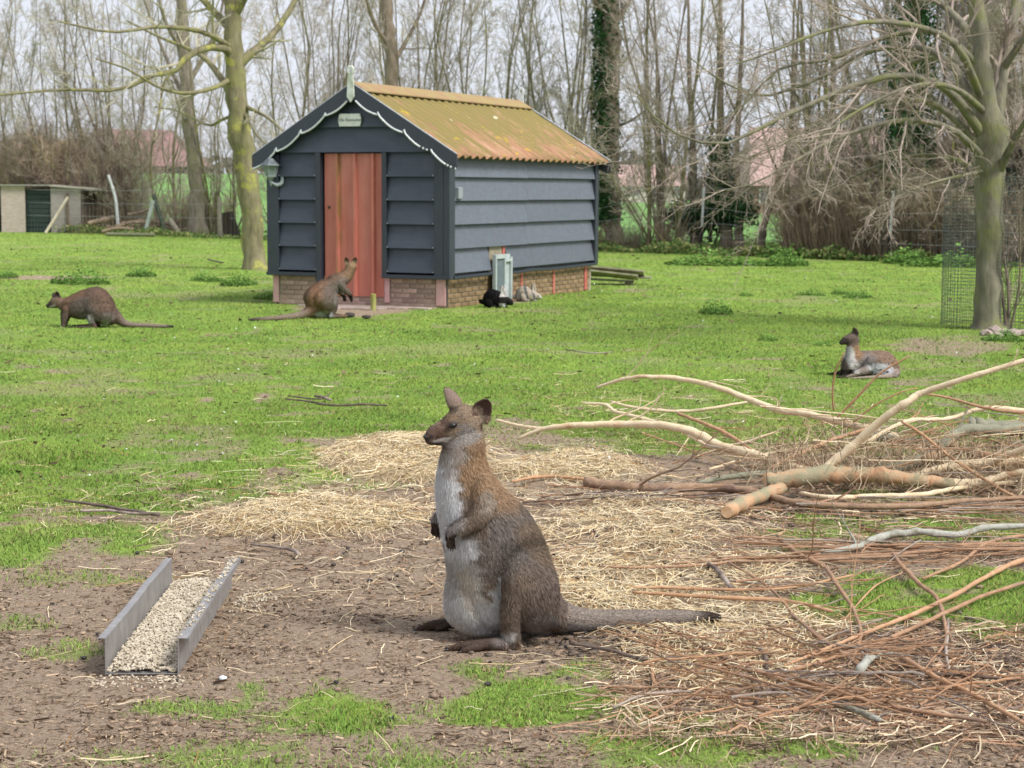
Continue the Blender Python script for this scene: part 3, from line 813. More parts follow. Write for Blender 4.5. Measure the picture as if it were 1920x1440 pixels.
lm = bpy.data.meshes.new_from_object(fo.evaluated_get(bpy.context.evaluated_depsgraph_get())); lm.name = 'lettering'
bpy.data.objects.remove(fo); lo = bpy.data.objects.new('lettering', lm); C.objects.link(lo); lo.parent = sg; lo.location = (0, -.0995, .0); lo.rotation_euler = (R_(90), 0, 0)
lm.materials.clear(); lm.materials.append(simple('ink', (.06, .07, .08), (.1, .1, .11)))
# junction box
y_, z_ = sid(849, 362); y_ = float(y_) ; z_ = float(z_)
jb = MB().box((.055, .12, z_ - .075), (.115, .24, z_ + .075)).build('junction_box', simple('grey_plastic', (.22, .24, .27), (.28, .3, .33), 8, .4), SEp, bevel=.008)
# cat flap hatch in its pale frame
hp = empty('hatch', (.085, hy0 + .01, .045)); hp.parent = SEp
PG = simple('pale_green_paint', (.34, .39, .39), (.47, .52, .52), 9, .5, .15, .002); DG = simple('grey_green_board', (.10, .13, .145), (.15, .185, .20), 7, .6, .2, .002)
hw = float(sid(952, 520, .06)[0]) - hy0 - .02
MB().box((0, 0, 0), (.012, hw, .60)).build('back_board', PG, hp)
fb = MB(); fb.box((.013, 0, 0), (.05, .035, .60)); fb.box((.013, hw - .035, 0), (.05, hw, .56)); fb.box((.013, .036, .545), (.052, hw * .60, .60)); fb.box((.013, hw * .6, .50), (.05, hw - .036, .54)); fb.box((.013, hw * .52, 0), (.055, hw * .58, .53))
fb.build('frame', PG, hp, bevel=.003)
MB().box((.014, .037, .0), (.03, hw * .52 - .001, .54)).build('flap', DG, hp)
MB().tube([(.03, .06, .14), (.04, .06, .14)], .010, 6).tube([(.03, hw * .44, .15), (.04, hw * .44, .15)], .010, 6).build('bolt', simple('dark_bolt', (.03, .03, .03), (.05, .05, .05)), hp)
box('side_batten', (.016, hy0 + .02, .42), (.03, hy1 - .05, .755), simple('bare_ply', (.25, .22, .15), (.34, .3, .22), 9, .8))
box('side_batten', (.02, hy1 - .045, .42), (.045, hy1 + .02, .75), REDP)
for sx_, zz in ((-W + .13, 0), (dx0 - .10, 0), (dx1 + .09, 0), (-.15, 0)):
    for r_ in rows[1:]:
        pass
sc_ = MB()
for sx_ in (-W + .135, dx0 - .095, dx1 + .085, -.145):
    for r_ in rows[1:]: sc_.tube([(sx_, -.094, r_ + .012), (sx_, -.075, r_ + .012)], .006, 6)
sc_.build('screw', simple('bright_screw', (.5, .5, .55), (.6, .6, .62), rough=.3, metal=.8), SEp)

MB().box((-.062, .08, .375), (-.012, D - .04, .47)).build('sill_board', TRIMN, SEp)
# wall lantern at the left corner
def shedpt(x, y, z=0): q = SP + SD * x + SE * y; return (q[0], q[1], z)
LG = simple('weathered_lantern_metal', (.07, .085, .095), (.15, .175, .18), 14, .45, .2, .003, metal=.2)
LP_ = simple('chalky_lantern_bracket', (.20, .24, .25), (.36, .41, .41), 14, .5, .2, .003)
lp = fr(505, 320, .16); lt = empty('wall_lantern', shedpt(float(lp[0]) + .02, -.16, 1.53), SA); lt.scale = (.84, .84, .86)
tag(lt, 'small grey carriage lantern on a curled bracket at the shed corner', 'lantern')
def frustum(mb, r0, r1, z0, z1, S=4, rot=math.pi / 4):
    a = rot + np.arange(S) * 2 * np.pi / S
    v = [(r0 * math.cos(t), r0 * math.sin(t), z0) for t in a] + [(r1 * math.cos(t), r1 * math.sin(t), z1) for t in a]
    return mb.add(v, [[[i, (i + 1) % S, S + (i + 1) % S, S + i] for i in range(S)], [list(range(S))[::-1]], [list(range(S, 2 * S))]])
mb = MB(); frustum(mb, .175, .165, .30, .312, 6); frustum(mb, .15, .07, .313, .385, 6); frustum(mb, .068, .05, .386, .405, 6); mb.tube([(0, 0, .406), (0, 0, .47)], [.018, .006], 6)
mb.build('lantern_roof', LG, lt)
gm_, nt, b = new_mat('lantern_glass'); b.inputs['Base Color'].default_value = (.45, .55, .53, 1); b.inputs['Transmission Weight'].default_value = .6; b.inputs['Roughness'].default_value = .15
frustum(MB(), .078, .118, .15, .298, 6).build('glass', gm_, lt)
mb = MB()
for t in np.pi / 4 + np.arange(6) * np.pi / 3: mb.tube([(.08 * math.cos(t), .08 * math.sin(t), .15), (.124 * math.cos(t), .124 * math.sin(t), .298)], .007, 4)
frustum(mb, .09, .095, .13, .149, 6); frustum(mb, .03, .06, .09, .129, 6); mb.build('frame', LP_, lt)
mb = MB(); mb.tube([(0, 0, .09), (0, 0, .07), (.0, .0, .03), (0, 0, -.01)], [.014, .028, .014, .004], 8, 12)
mb.tube([(0, 0, .06), (.03, .03, .03), (.08, .08, .01), (.125, .12, .05), (.13, .125, .12), (.115, .12, .17)], [.014, .02, .03, .034, .03, .012], 8, 16)
mb.build('bracket', LP_, lt, smooth=True)

# paving and post in front of the door
PAV = simple('worn_pink_slab', (.22, .17, .14), (.40, .32, .28), 10, .9, .5, .004, objvar=.15)
sl = empty('doorstep', shedpt(-1.35, -.3)); sl.rotation_euler = (0, 0, SA); tag(sl, 'worn pinkish paving slabs set in the grass before the red door', 'doorstep')
for i, (a, b_, c, d) in enumerate(((-.62, -.02, -.1, .27), (-.10, -.03, .42, .27), (.44, -.05, .95, .26), (-.35, -.32, .15, -.04), (.17, -.30, .72, -.05), (.97, .02, 1.25, .26))):
    MB().box((a, b_, -.02), (c - .015, d - .012, .016 + .004 * (i % 3))).build('slab', PAV, sl, bevel=.006)
q = G(700, 583); ps = MB().tube([(0, 0, 0), (.002, 0, .1), (.0, .0, .205), (0, 0, .212)], [.035, .034, .033, .02], 12).build('short_post', simple('algae_green_post', (.22, .22, .05), (.36, .36, .12), 14, .9, .5, .004, sc=(1, 1, .3)))
ps.location = q; tag(ps, 'short round yellow green wooden stake standing before the red door', 'post')
for (px_, py_, r_, lb) in ((687, 597, .045, 'dark rounded dropping in the grass right of the shed wallaby'), (655, 594, .05, 'flat dark dropping at the toes of the shed wallaby')):
    V, F = lumps(np.zeros(1), np.zeros(1), np.array([r_ * 1.2]), rs, .45, .2, 1.8)
    o = mk('dropping', V, F, DUNGM, smooth=True); o.location = G(px_, py_); tag(o, lb, 'dropping')

# weathered planks behind the shed
PLK = simple('grey_green_plank', (.17, .165, .10), (.32, .31, .20), 6, .9, .5, .004, sc=(1, .12, 1), objvar=.15)
q = G(1130, 533)
specs = [('topmost long weathered plank of the stack behind the shed', (-.6, .30, .27), (.66, .05, .17), .28, .03),
         ('second plank of the stack, pushed forward under the topmost one', (-.6, .0, .23), (.55, -.18, .12), .22, .03),
         ('dark broken plank end sticking out right of the stack', (-.2, .35, .13), (.78, .12, .10), .20, .03),
         ('lowest plank of the stack, lying in shadow near the ground', (-.7, .15, .10), (.5, .0, .05), .2, .03)]
for lb, a, b_, wd, th_ in specs:
    a = np.array(a) + q; b_ = np.array(b_) + q; a[2] -= 0; 
    d_ = nrm(b_ - a); sdv = nrm(np.cross([0, 0, 1.], d_)); up = np.cross(d_, sdv); sdv = nrm(sdv * math.cos(.35) - up * math.sin(.35)) if 'topmost' in lb or 'second' in lb else sdv; up = np.cross(d_, sdv)
    c8 = [p_ + s1 * sdv * wd / 2 + s2 * up * th_ / 2 for p_ in (a, b_) for s1 in (-1, 1) for s2 in (-1, 1)]
    o = MB().add(np.array(c8) - q, [[[0, 1, 3, 2], [4, 6, 7, 5], [0, 4, 5, 1], [2, 3, 7, 6], [0, 2, 6, 4], [1, 5, 7, 3]]]).build('plank', PLK, bevel=.003)
    o.location = q; tag(o, lb, 'plank', 'weathered planks stacked behind the shed')
for i, (a, b_) in enumerate(((.42, .0), (-.3, .05))):
    o = MB().box((-.06, -.12, 0), (.06, .12, .035 if i == 0 else .06)).build('wooden_block', PLK, bevel=.004); o.location = q + np.array([a, b_, 0]); tag(o, ['small wooden block under the right end of the planks', 'small wooden block under the middle of the planks'][i], 'block', 'blocks under the plank stack')

# ================================================================ hutch and odds by the left fence
def bar(name, p0, p1, r0, r1, mt, label, cat, group=None, S=8, mid=None):
    p0, p1 = np.array(p0, float), np.array(p1, float); pts = [p0 * 0, p1 - p0] if mid is None else [p0 * 0, np.array(mid) - p0, p1 - p0]
    o = MB().tube(pts, [r0, r1], S, 8).build(name, mt, smooth=False); o.location = p0
    return tag(o, label, cat, group)
HD = 60.5; s60 = HD / FPX
h0 = P(0, 430, HD); base = empty('animal_hutch', (h0[0], HD, 0)); tag(base, 'low wooden hutch with pinkish boards and a dark slatted doorway', 'hutch')
BP = simple('pinkish_plywood', (.40, .32, .28), (.50, .42, .375), 5, .85, .3, .004, sc=(1, 1, 3)); BG = simple('greyish_plywood', (.31, .27, .25), (.41, .36, .34), 5, .85, .3, .004, sc=(1, 1, 3))
H = 1.53
MB().box((-.1 + 5 * s60, 0, 0), (48 * s60, .03, H)).build('front_panel', BP, base)
MB().box((96 * s60, 0, 0), (152 * s60, .03, H - .06)).build('front_panel', BG, base)
MB().box((153 * s60, .0, 0), (158 * s60, 1.6, H - .08)).build('side_panel', simple('dark_brown_board', (.07, .05, .04), (.12, .09, .07)), base)
MB().box((-1.3, .0, 0), (3 * s60, .03, H)).build('front_panel', simple('green_board', (.06, .1, .06), (.1, .14, .09)), base)
MB().box((-1.3, 1.55, 0), (152 * s60, 1.6, H - .1)).build('back_panel', BG, base)
SLM = simple('dark_green_slat', (.008, .022, .02), (.016, .04, .035), 6, .6)
for k in range(9): MB().box((48 * s60, .10, .02 + k * .155), (96 * s60, .12, .02 + k * .155 + .135)).build('slat', SLM, base)
MB().box((-1.4, -.12, H), (96 * s60, 1.75, H + .05)).build('roof', simple('grey_felt_roof', (.2, .19, .17), (.32, .3, .27)), base)
v = np.array([(96 * s60, -.15, H - .01), (180 * s60, -.15, H - .12), (96 * s60, 1.75, H - .01), (180 * s60, 1.75, H - .12)]); v2_ = v + [0, 0, .05]
MB().add(np.vstack([v, v2_]), [[[0, 1, 5, 4], [2, 6, 7, 3], [0, 4, 6, 2], [1, 3, 7, 5], [4, 5, 7, 6], [0, 2, 3, 1]]]).build('roof_board', simple('pale_roof_board', (.38, .34, .28), (.5, .46, .4)), base)
MB().box((125 * s60, -.06, 0), (129 * s60, -.005, 1.3)).build('corner_post', simple('brown_post', (.14, .09, .06), (.2, .14, .1)), base)
HP = HD - .4
bar('leaning_pole', P(85, 430, HP - .6) * [1, 1, 0], P(127, 370, HP), .05, .05, simple('bare_pale_pole', (.42, .37, .26), (.55, .5, .37)), 'pale pole leaning against the hutch front', 'pole')
WPM = simple('white_post_paint', (.50, .52, .52), (.68, .69, .70), 10, .6)
bar('white_stake', P(222, 432, 59) * [1, 1, 0], P(203, 328, 59), .055, .045, WPM, 'tall bent white stake leaning left beside the branch heap', 'stake', mid=P(217, 375, 59))
bar('white_stake', P(271, 434, 58) * [1, 1, 0], P(287, 376, 58), .06, .06, simple('pale_green_pipe', (.35, .42, .38), (.5, .55, .5)), 'short pale green stake leaning right among the branches', 'stake')
bar('dark_prop', P(311, 434, 58) * [1, 1, 0], P(288, 366, 58.5), .07, .07, simple('dark_green_wood', (.03, .045, .025), (.06, .08, .05)), 'dark slanting timber prop left of the moss covered trees', 'prop')
bar('cut_log', P(336, 434, 57.5) * [1, 1, 0] + [0, 0, .05], P(317, 410, 57.5), .09, .08, simple('grey_log', (.26, .22, .17), (.38, .33, .27)), 'pale grey cut log leaning beside the dark prop', 'log')
bar('grey_post', P(413, 436, 55) * [1, 1, 0], P(411, 368, 55), .07, .06, simple('grey_post_wood', (.2, .18, .14), (.3, .27, .22)), 'thin grey post before the tree stump', 'post')
bar('tree_stump', P(432, 434, 56) * [1, 1, 0], P(424, 398, 56), .32, .22, bark('dark_stump', (.03, .025, .02), (.07, .06, .045)), 'dark broad tree stump behind the mossy trunk', 'tree stump', S=12)
LOGM = bark('tan_firewood', (.16, .11, .075), (.36, .28, .2)); rl = np.random.default_rng(4)
for k in range(22):
    u = rl.uniform(185, 300); vv_ = rl.uniform(418, 432); d_ = rl.uniform(58, 60.5); a = rl.uniform(-.6, .6); l = rl.uniform(.6, 1.5)
    p0 = P(u, 430, d_); p0[2] = .08 + rl.random() ** 1.5 * .55 * (1 - abs(u - 240) / 70)
    p1 = p0 + np.array([l * math.cos(a), l * math.sin(a) * .6, rl.uniform(-.25, .25)]); p1[2] = max(p1[2], .06)
    bar('firewood_log', p0, p1, .05 + .05 * rl.random(), .05, LOGM, 'rough tan branch in the heap between hutch and mossy tree', 'branch', 'heap of rough branches by the left fence', 6, mid=(p0 + p1) / 2 + rl.normal(size=3) * .06)
bar('long_log', P(165, 419, 59) , P(215, 408, 59.3), .07, .1, LOGM, 'long grey branch reaching left out of the heap', 'branch')
o = bar('edge_board', P(200, 437, 56.5) * [1, 1, 0] + [0, 0, .05], P(290, 438, 56) * [1, 1, 0] + [0, 0, .05], .06, .06, simple('mossy_edge', (.14, .14, .07), (.2, .2, .12)), 'mossy edging board lying before the branch heap', 'board')

# fence: posts and wires
WIRE = simple('dull_wire', (.32, .33, .32), (.42, .42, .4), rough=.5, metal=.5)
def fence_line(pts, label, posts, hts, wires, post_mats, zlow=.1):
    e = empty('wire_fence', pts[0]); tag(e, label, 'fence')
    o0 = np.array(pts[0])
    for i, (p_, h_) in enumerate(zip(pts, hts)):
        if i in posts: 
            pt_, pm = post_mats(i)
            lean = pt_
            MB().tube([np.array(p_) - o0, np.array(p_) - o0 + [lean * .5, 0, h_ * .62]], .045, 8, 4).build('post', DKP, e)
            MB().tube([np.array(p_) - o0 + [lean * .45, -.05, h_ * .4], np.array(p_) - o0 + [lean, -.05, h_]], .032, 8, 4).build('stay', pm, e)
    for f_ in wires:
        tops = [np.array(p_) - o0 + [0, 0, h_ * f_] for p_, h_ in zip(pts, hts)]
        MB().tube(tops, .006, 4, 4 * len(tops)).build('wire', WIRE, e)
    mb = MB()
    for a, b_, ha, hb in zip(pts[:-1], pts[1:], hts[:-1], hts[1:]):
        a, b_ = np.array(a), np.array(b_); n_ = int(np.linalg.norm(b_ - a) / .15)
        t = np.linspace(0, 1, n_)[:, None]; p_ = a + (b_ - a) * t - o0
        q_ = p_ + np.array([0, 0, 1]) * (.68 * (ha * (1 - t) + hb * t))
        V, F = tubes(np.stack([p_, q_], 1), np.full((n_, 2), .0022), 3); mb.add(V, F)
    o = mb.build('mesh_wires', WIRE, e); o['kind'] = 'stuff'
DKP = bark('charred_post', (.02, .018, .016), (.06, .05, .045))
rp = [P(1100, 468, 46.0), P(1313, 472, 44), P(1478, 476, 42.5), P(1665, 487, 39), P(1960, 500, 36)]
rp = [np.array([p_[0], p_[1], 0]) for p_ in rp]
fence_line(rp, 'thin wire mesh fence with dark posts under the right hand hedge', (1, 2, 3), [.95, 1.56, 1.25, 1.5, 1.5], (1.0, .68, .45, .25), lambda i: (.06 if i != 2 else 0, [None, WPM, DKP, WPM][i]))
lp_ = [np.array([P(x_, 430, y_)[0], y_, 0]) for x_, y_ in ((-60, 62.5), (100, 59.9), (320, 57.5), (480, 55))]
fence_line(lp_, 'thin wire mesh fence running before the left hutch', (), [1.45, 1.4, 1.4, 1.45], (1.0, .7, .4), lambda i: (0, WPM))
# ================================================================ animals
def fur_skin_mat(name, rough=.8):
    m, nt, b = new_mat(name); a = attr(nt, 'tint')
    v = coords(nt, 'Object'); n = noise(nt, v, 220, 3, .7)
    c = mix(nt, rng01(nt, n, .3, .7, 0, .5), a.outputs['Color'], (.05, .04, .035), 'MIX')
    nt.links.new(c, b.inputs['Base Color']); b.inputs['Roughness'].default_value = rough
    b.inputs['Specular IOR Level'].default_value = .15
    bump(nt, b, n, .3, .003); return m
def fur_mat(name):
    m = bpy.data.materials.new(name); m.use_nodes = True; nt = m.node_tree; nt.nodes.clear()
    a = attr(nt, 'tint'); an = attr(nt, 'skin_normal')
    tr = nt.nodes.new('ShaderNodeVectorTransform'); tr.vector_type = 'NORMAL'; tr.convert_from = 'OBJECT'; tr.convert_to = 'WORLD'
    nt.links.new(an.outputs['Vector'], tr.inputs[0])
    d = nt.nodes.new('ShaderNodeBsdfDiffuse'); nt.links.new(a.outputs['Color'], d.inputs['Color']); nt.links.new(tr.outputs[0], d.inputs['Normal'])
    t = nt.nodes.new('ShaderNodeBsdfTranslucent'); nt.links.new(a.outputs['Color'], t.inputs['Color'])
    mx = nt.nodes.new('ShaderNodeMixShader'); mx.inputs[0].default_value = .22
    nt.links.new(d.outputs[0], mx.inputs[1]); nt.links.new(t.outputs[0], mx.inputs[2])
    o = nt.nodes.new('ShaderNodeOutputMaterial'); nt.links.new(mx.outputs[0], o.inputs[0]); return m
SKINM = fur_skin_mat('fur_undercoat'); FURM = fur_mat('fur_hairs')
EYEM, nt_, b_ = new_mat('dark_wet_eye'); b_.inputs['Base Color'].default_value = (.008, .007, .007, 1); b_.inputs['Roughness'].default_value = .08
NOSEM = simple('black_nose_skin', (.012, .012, .014), (.03, .03, .034), 60, .45, .4, .001)
CLAWM = simple('dark_claw', (.012, .010, .010), (.03, .026, .024), 40, .35)

class Beast:
    """authored from its side view: u,v are places in the photograph, w metres to its left side"""
    def __init__(s, u0, v0, Y, face, turn, scale=1.0):
        s.u0, s.Y = u0, Y; g = G(u0, v0); s.Y = g[1]; s.org = g; s.m = math.hypot(s.Y, CAMZ) / FPX * scale * 1.0
        s.m = s.Y / FPX; s.v0 = v0; s.ct = math.cos(R_(turn)); s.face = face
        # face = -1 looks left, +1 looks right; turn > 0 turns the head towards the camera
        s.rz = (math.pi + R_(turn)) if face < 0 else -R_(turn); s.sh = math.sin(abs(R_(turn))) / s.m
        s.mb = MB()
    def p(s, u, v, w=0.0):
        u = u - abs(w) * s.sh
        return np.array([(u - s.u0) * s.m * s.face / s.ct, w, (s.v0 - v) * s.m])
    def rings(s, rr, S=20, axis='z', pw=2.3):
        """rr: (u, v, half extent in view, lateral half width, lateral centre) ; axis z: level rings, x: upright rings"""
        a = np.arange(S) * 2 * np.pi / S
        ca = np.sign(np.cos(a)) * np.abs(np.cos(a)) ** (2 / pw); sa = np.sign(np.sin(a)) * np.abs(np.sin(a)) ** (2 / pw)
        rr = np.array([(*r, 0)[:5] for r in rr], float)
        N = (len(rr) - 1) * 4 + 1; rr = cr(rr, N)
        V = []
        for u, v, ra, rb, w in rr:
            c = s.p(u, v, w); ra = max(ra, .3) * s.m; rb = max(rb, .3) * s.m
            e = np.zeros((S, 3)); e[:, 1] = sa * rb
            if axis == 'z': e[:, 0] = ca * ra / s.ct
            else: e[:, 2] = ca * ra
            V.append(c + e)
        V = np.array(V); i = np.arange(N * S).reshape(N, S); i2 = np.roll(i, -1, 1)
        q = np.stack([i[:-1], i2[:-1], i2[1:], i[1:]], -1).reshape(-1, 4)
        s.mb.add(V.reshape(-1, 3), [q, i[:1, ::-1], i[-1:]])
    def limb(s, pts, S=12, N=None, flat=1.0):
        """pts: (u, v, w_metres, radius_px)"""
        P_ = np.array([s.p(u, v, w) for u, v, w, r in pts]); r = np.array([q[3] for q in pts]) * s.m
        N = N or (len(pts) - 1) * 4 + 1
        X = cr(np.column_stack([P_, r]), N); d0 = nrm(X[1, :3] - X[0, :3]); d1 = nrm(X[-1, :3] - X[-2, :3])
        a = np.array([1.0, .7, .35]); pre = [np.append(X[0, :3] - d0 * X[0, 3] * k, X[0, 3] * math.sqrt(max(1 - k * k, .03))) for k in (.95, .7, .35)]
        post = [np.append(X[-1, :3] + d1 * X[-1, 3] * k, X[-1, 3] * math.sqrt(max(1 - k * k, .03))) for k in (.35, .7, .95)]
        X = np.vstack([pre, X, post])
        V, F = tubes(X[None, :, :3], X[None, :, 3], S, True); s.mb.add(V, F)
    def ball(s, u, v, w, ru, rv, rw):
        V = ICO2 * np.array([ru * s.m / s.ct, rw * s.m, rv * s.m]) + s.p(u, v, w); s.mb.add(V, [ICO2F])
    def ear(s, base, tip, w0, w1, wid, open_dir, th=.0035):
        """curved leaf shaped ear; open_dir: local direction the hollow looks at"""
        b = s.p(*base, w0); t = s.p(*tip, w1); ax = t - b; L = np.linalg.norm(ax); ax /= L
        od = np.array(open_dir, float); od -= ax * (od @ ax); od /= np.linalg.norm(od); sd_ = np.cross(ax, od)
        Nn, K = 9, 9; V = []
        for i in range(Nn):
            q = i / (Nn - 1); hw = wid * s.m * (.45 + .75 * math.sin(min(q * 1.15 + .12, 1) * math.pi * .82)) * (1 - q ** 8) ** .8 + .0012
            c = b + ax * L * q
            ph = np.linspace(-1.25, 1.25, K) * (1 - .45 * q)
            rad = hw / math.sin(1.25 * (1 - .45 * q))
            o = [c + sd_ * rad * math.sin(x) - od * rad * (math.cos(x) - .35) for x in ph]
            inn = [c + sd_ * (rad - th * 2) * math.sin(x) - od * ((rad - th * 2) * math.cos(x) - .35 * rad) for x in ph[::-1]]
            V += o + inn
        V = np.array(V); S = 2 * K; i = np.arange(Nn * S).reshape(Nn, S); i2 = np.roll(i, -1, 1)
        q = np.stack([i[:-1], i2[:-1], i2[1:], i[1:]], -1).reshape(-1, 4)
        s.mb.add(V, [q, i[:1, ::-1], i[-1:]])
    def finish(s, name, label, paint, voxel, nfur, flen, fwid, group=None, smooth=5, seed=1, zone=None):
        V = np.concatenate(s.mb.V); F = [np.concatenate(f) for f in s.mb.F.values()]
        tmp = mk('tmp_body', V, F); md = tmp.modifiers.new('r', 'REMESH'); md.mode = 'VOXEL'; md.voxel_size = voxel
        ms = tmp.modifiers.new('s', 'SMOOTH'); ms.iterations = smooth; ms.factor = .5
        bpy.context.view_layer.update()
        me = bpy.data.meshes.new_from_object(tmp.evaluated_get(bpy.context.evaluated_depsgraph_get()))
        bpy.data.objects.remove(tmp); me.name = 'body'
        n = len(me.vertices); co = np.empty(n * 3, np.float32); me.vertices.foreach_get('co', co); co = co.reshape(-1, 3).astype(float)
        no = np.empty(n * 3, np.float32); me.vertices.foreach_get('normal', no); no = no.reshape(-1, 3).astype(float)
        me.polygons.foreach_set('use_smooth', np.ones(len(me.polygons), bool))
        s._co = co
        def uvw(c): return s.u0 + c[:, 0] * s.ct / s.m * s.face + np.abs(c[:, 1]) * s.sh * .6, s.v0 - c[:, 2] / s.m, c[:, 1]
        colv, flow, fl = paint(*uvw(co), no); colv = np.clip(colv * (1 if name == 'rabbit' else 1.3), 0, .8)
        at = me.attributes.new('tint', 'FLOAT_COLOR', 'POINT'); at.data.foreach_set('color', rgba(colv * .8).astype(np.float32).ravel())
        me.materials.clear(); me.materials.append(SKINM)
        root = empty(name, (s.org[0], s.org[1], 0), s.rz); tag(root, label, 'wallaby' if 'wallaby' in name else 'rabbit', group)
        body = bpy.data.objects.new('body', me); C.objects.link(body); body.parent = root
        s.root = root; s.body = body
        # fur
        me.calc_loop_triangles(); T = np.empty(len(me.loop_triangles) * 3, np.int32); me.loop_triangles.foreach_get('vertices', T); T = T.reshape(-1, 3)
        rng = np.random.default_rng(seed)
        ar = np.linalg.norm(np.cross(co[T[:, 1]] - co[T[:, 0]], co[T[:, 2]] - co[T[:, 0]]), axis=1)
        c_ = np.cumsum(ar * (fl[T].mean(1) > .02)); k = np.searchsorted(c_, rng.random(nfur) * c_[-1])
        r1 = np.sqrt(rng.random(nfur))[:, None]; r2 = rng.random(nfur)[:, None]; w_ = [1 - r1, r1 * (1 - r2), r1 * r2]
        tri = T[k]
        def ip(a): 
            a = a if a.ndim > 1 else a[:, None]
            return sum(w_[j] * a[tri[:, j]] for j in range(3))
        pos = ip(co); nn = nrm(ip(no)); cc, ff, ll = ip(colv), ip(flow), ip(fl)[:, 0]
        ff = ff - nn * (ff * nn).sum(1, keepdims=True); ff = nrm(ff + rng.normal(size=ff.shape) * .22)
        L = flen * ll * rng.uniform(.6, 1.25, nfur)
        dr = nrm(ff + nn * rng.uniform(.22, .5, (nfur, 1)))
        sd_ = nrm(np.cross(dr, nn)) * fwid / 2
        base = pos - nn * .0006; mid = base + dr * L[:, None] * .55; tip = base + dr * L[:, None] * .55 + nrm(dr - nn * .28) * L[:, None] * .45
        Vf = np.stack([base - sd_, base + sd_, mid + sd_ * .8, mid - sd_ * .8, tip], 1).reshape(-1, 3)
        i = np.arange(nfur * 5).reshape(nfur, 5)
        fleck = rng.random((nfur, 1)); br = (.62 + .65 * rng.random((nfur, 1)))
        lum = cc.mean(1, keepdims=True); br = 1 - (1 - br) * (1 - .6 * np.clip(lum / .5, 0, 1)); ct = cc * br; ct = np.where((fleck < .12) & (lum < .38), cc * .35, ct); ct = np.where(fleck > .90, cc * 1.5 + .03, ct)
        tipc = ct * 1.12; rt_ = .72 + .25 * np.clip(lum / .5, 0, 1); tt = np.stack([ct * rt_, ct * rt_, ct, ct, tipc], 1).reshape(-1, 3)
        nv = np.repeat(nrm(nn + rng.normal(size=nn.shape) * .16 + dr * .15), 5, 0)
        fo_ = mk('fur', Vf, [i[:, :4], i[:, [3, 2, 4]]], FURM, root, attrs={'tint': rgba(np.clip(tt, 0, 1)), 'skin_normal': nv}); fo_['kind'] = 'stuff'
        return root
    def add_part(s, name, V, F, mt, smooth=True):
        return mk(name, V, F, mt, s.root, smooth)
    def orb(s, name, u, v, w, ru, rv, rw, mt):
        return s.add_part(name, ICO2 * np.array([ru * s.m, rw * s.m, rv * s.m]) + s.p(u, v, w), [ICO2F], mt)
def ico2():
    import bmesh
    bm = bmesh.new(); bmesh.ops.create_icosphere(bm, subdivisions=3, radius=1)
    V = np.array([v.co[:] for v in bm.verts]); F = np.array([[v.index for v in f.verts] for f in bm.faces]); bm.free(); return V, F
ICO2, ICO2F = ico2()
def blobs(u, v, base, L):
    """soft patches: (u, v, ru, rv, angle, colour, strength[, condition])"""
    c = np.tile(np.array(base, float), (len(u), 1))
    for b in L:
        cu, cv, ru, rv, an, colr, st = b[:7]
        a = R_(an); du, dv = u - cu, v - cv; x = du * math.cos(a) + dv * math.sin(a); y = -du * math.sin(a) + dv * math.cos(a)
        d = np.sqrt((x / ru) ** 2 + (y / rv) ** 2); k = st * (1 - sstep(.65, 1.15, d))
        if len(b) > 7: k = k * b[7]
        c = c + (np.array(colr) - c) * k[:, None]
    return c

# ---- the big one in front
BR = (.20, .15, .115); GR = (.185, .16, .145); RU = (.34, .225, .135); WH = (.72, .72, .74); PALE = (.40, .38, .36); DKB = (.045, .03, .024); BLK = (.015, .013, .013)
B = Beast(950, 1194, 6.1, -1, 15)
hp_ = .10
B.rings([(965, 1174, 44, 34), (960, 1164, 68, 52), (952, 1148, 86, 66), (944, 1122, 94, 68), (939, 1092, 97, 73), (936, 1056, 97, 76), (928, 1020, 94, 76), (918, 985, 89, 70), (906, 955, 83, 62), (890, 925, 71, 51),
         (877, 900, 59, 44), (869, 872, 48, 38), (866, 845, 40, 33), (868, 820, 37, 33), (872, 798, 31, 29), (876, 778, 24, 24)], 28)
# pouch and belly bulge, slung low in front
B.rings([(903, 1181, 22, 24), (898, 1172, 40, 38), (888, 1150, 50, 48), (883, 1120, 49, 52), (884, 1085, 46, 52), (890, 1045, 40, 48)], 20)
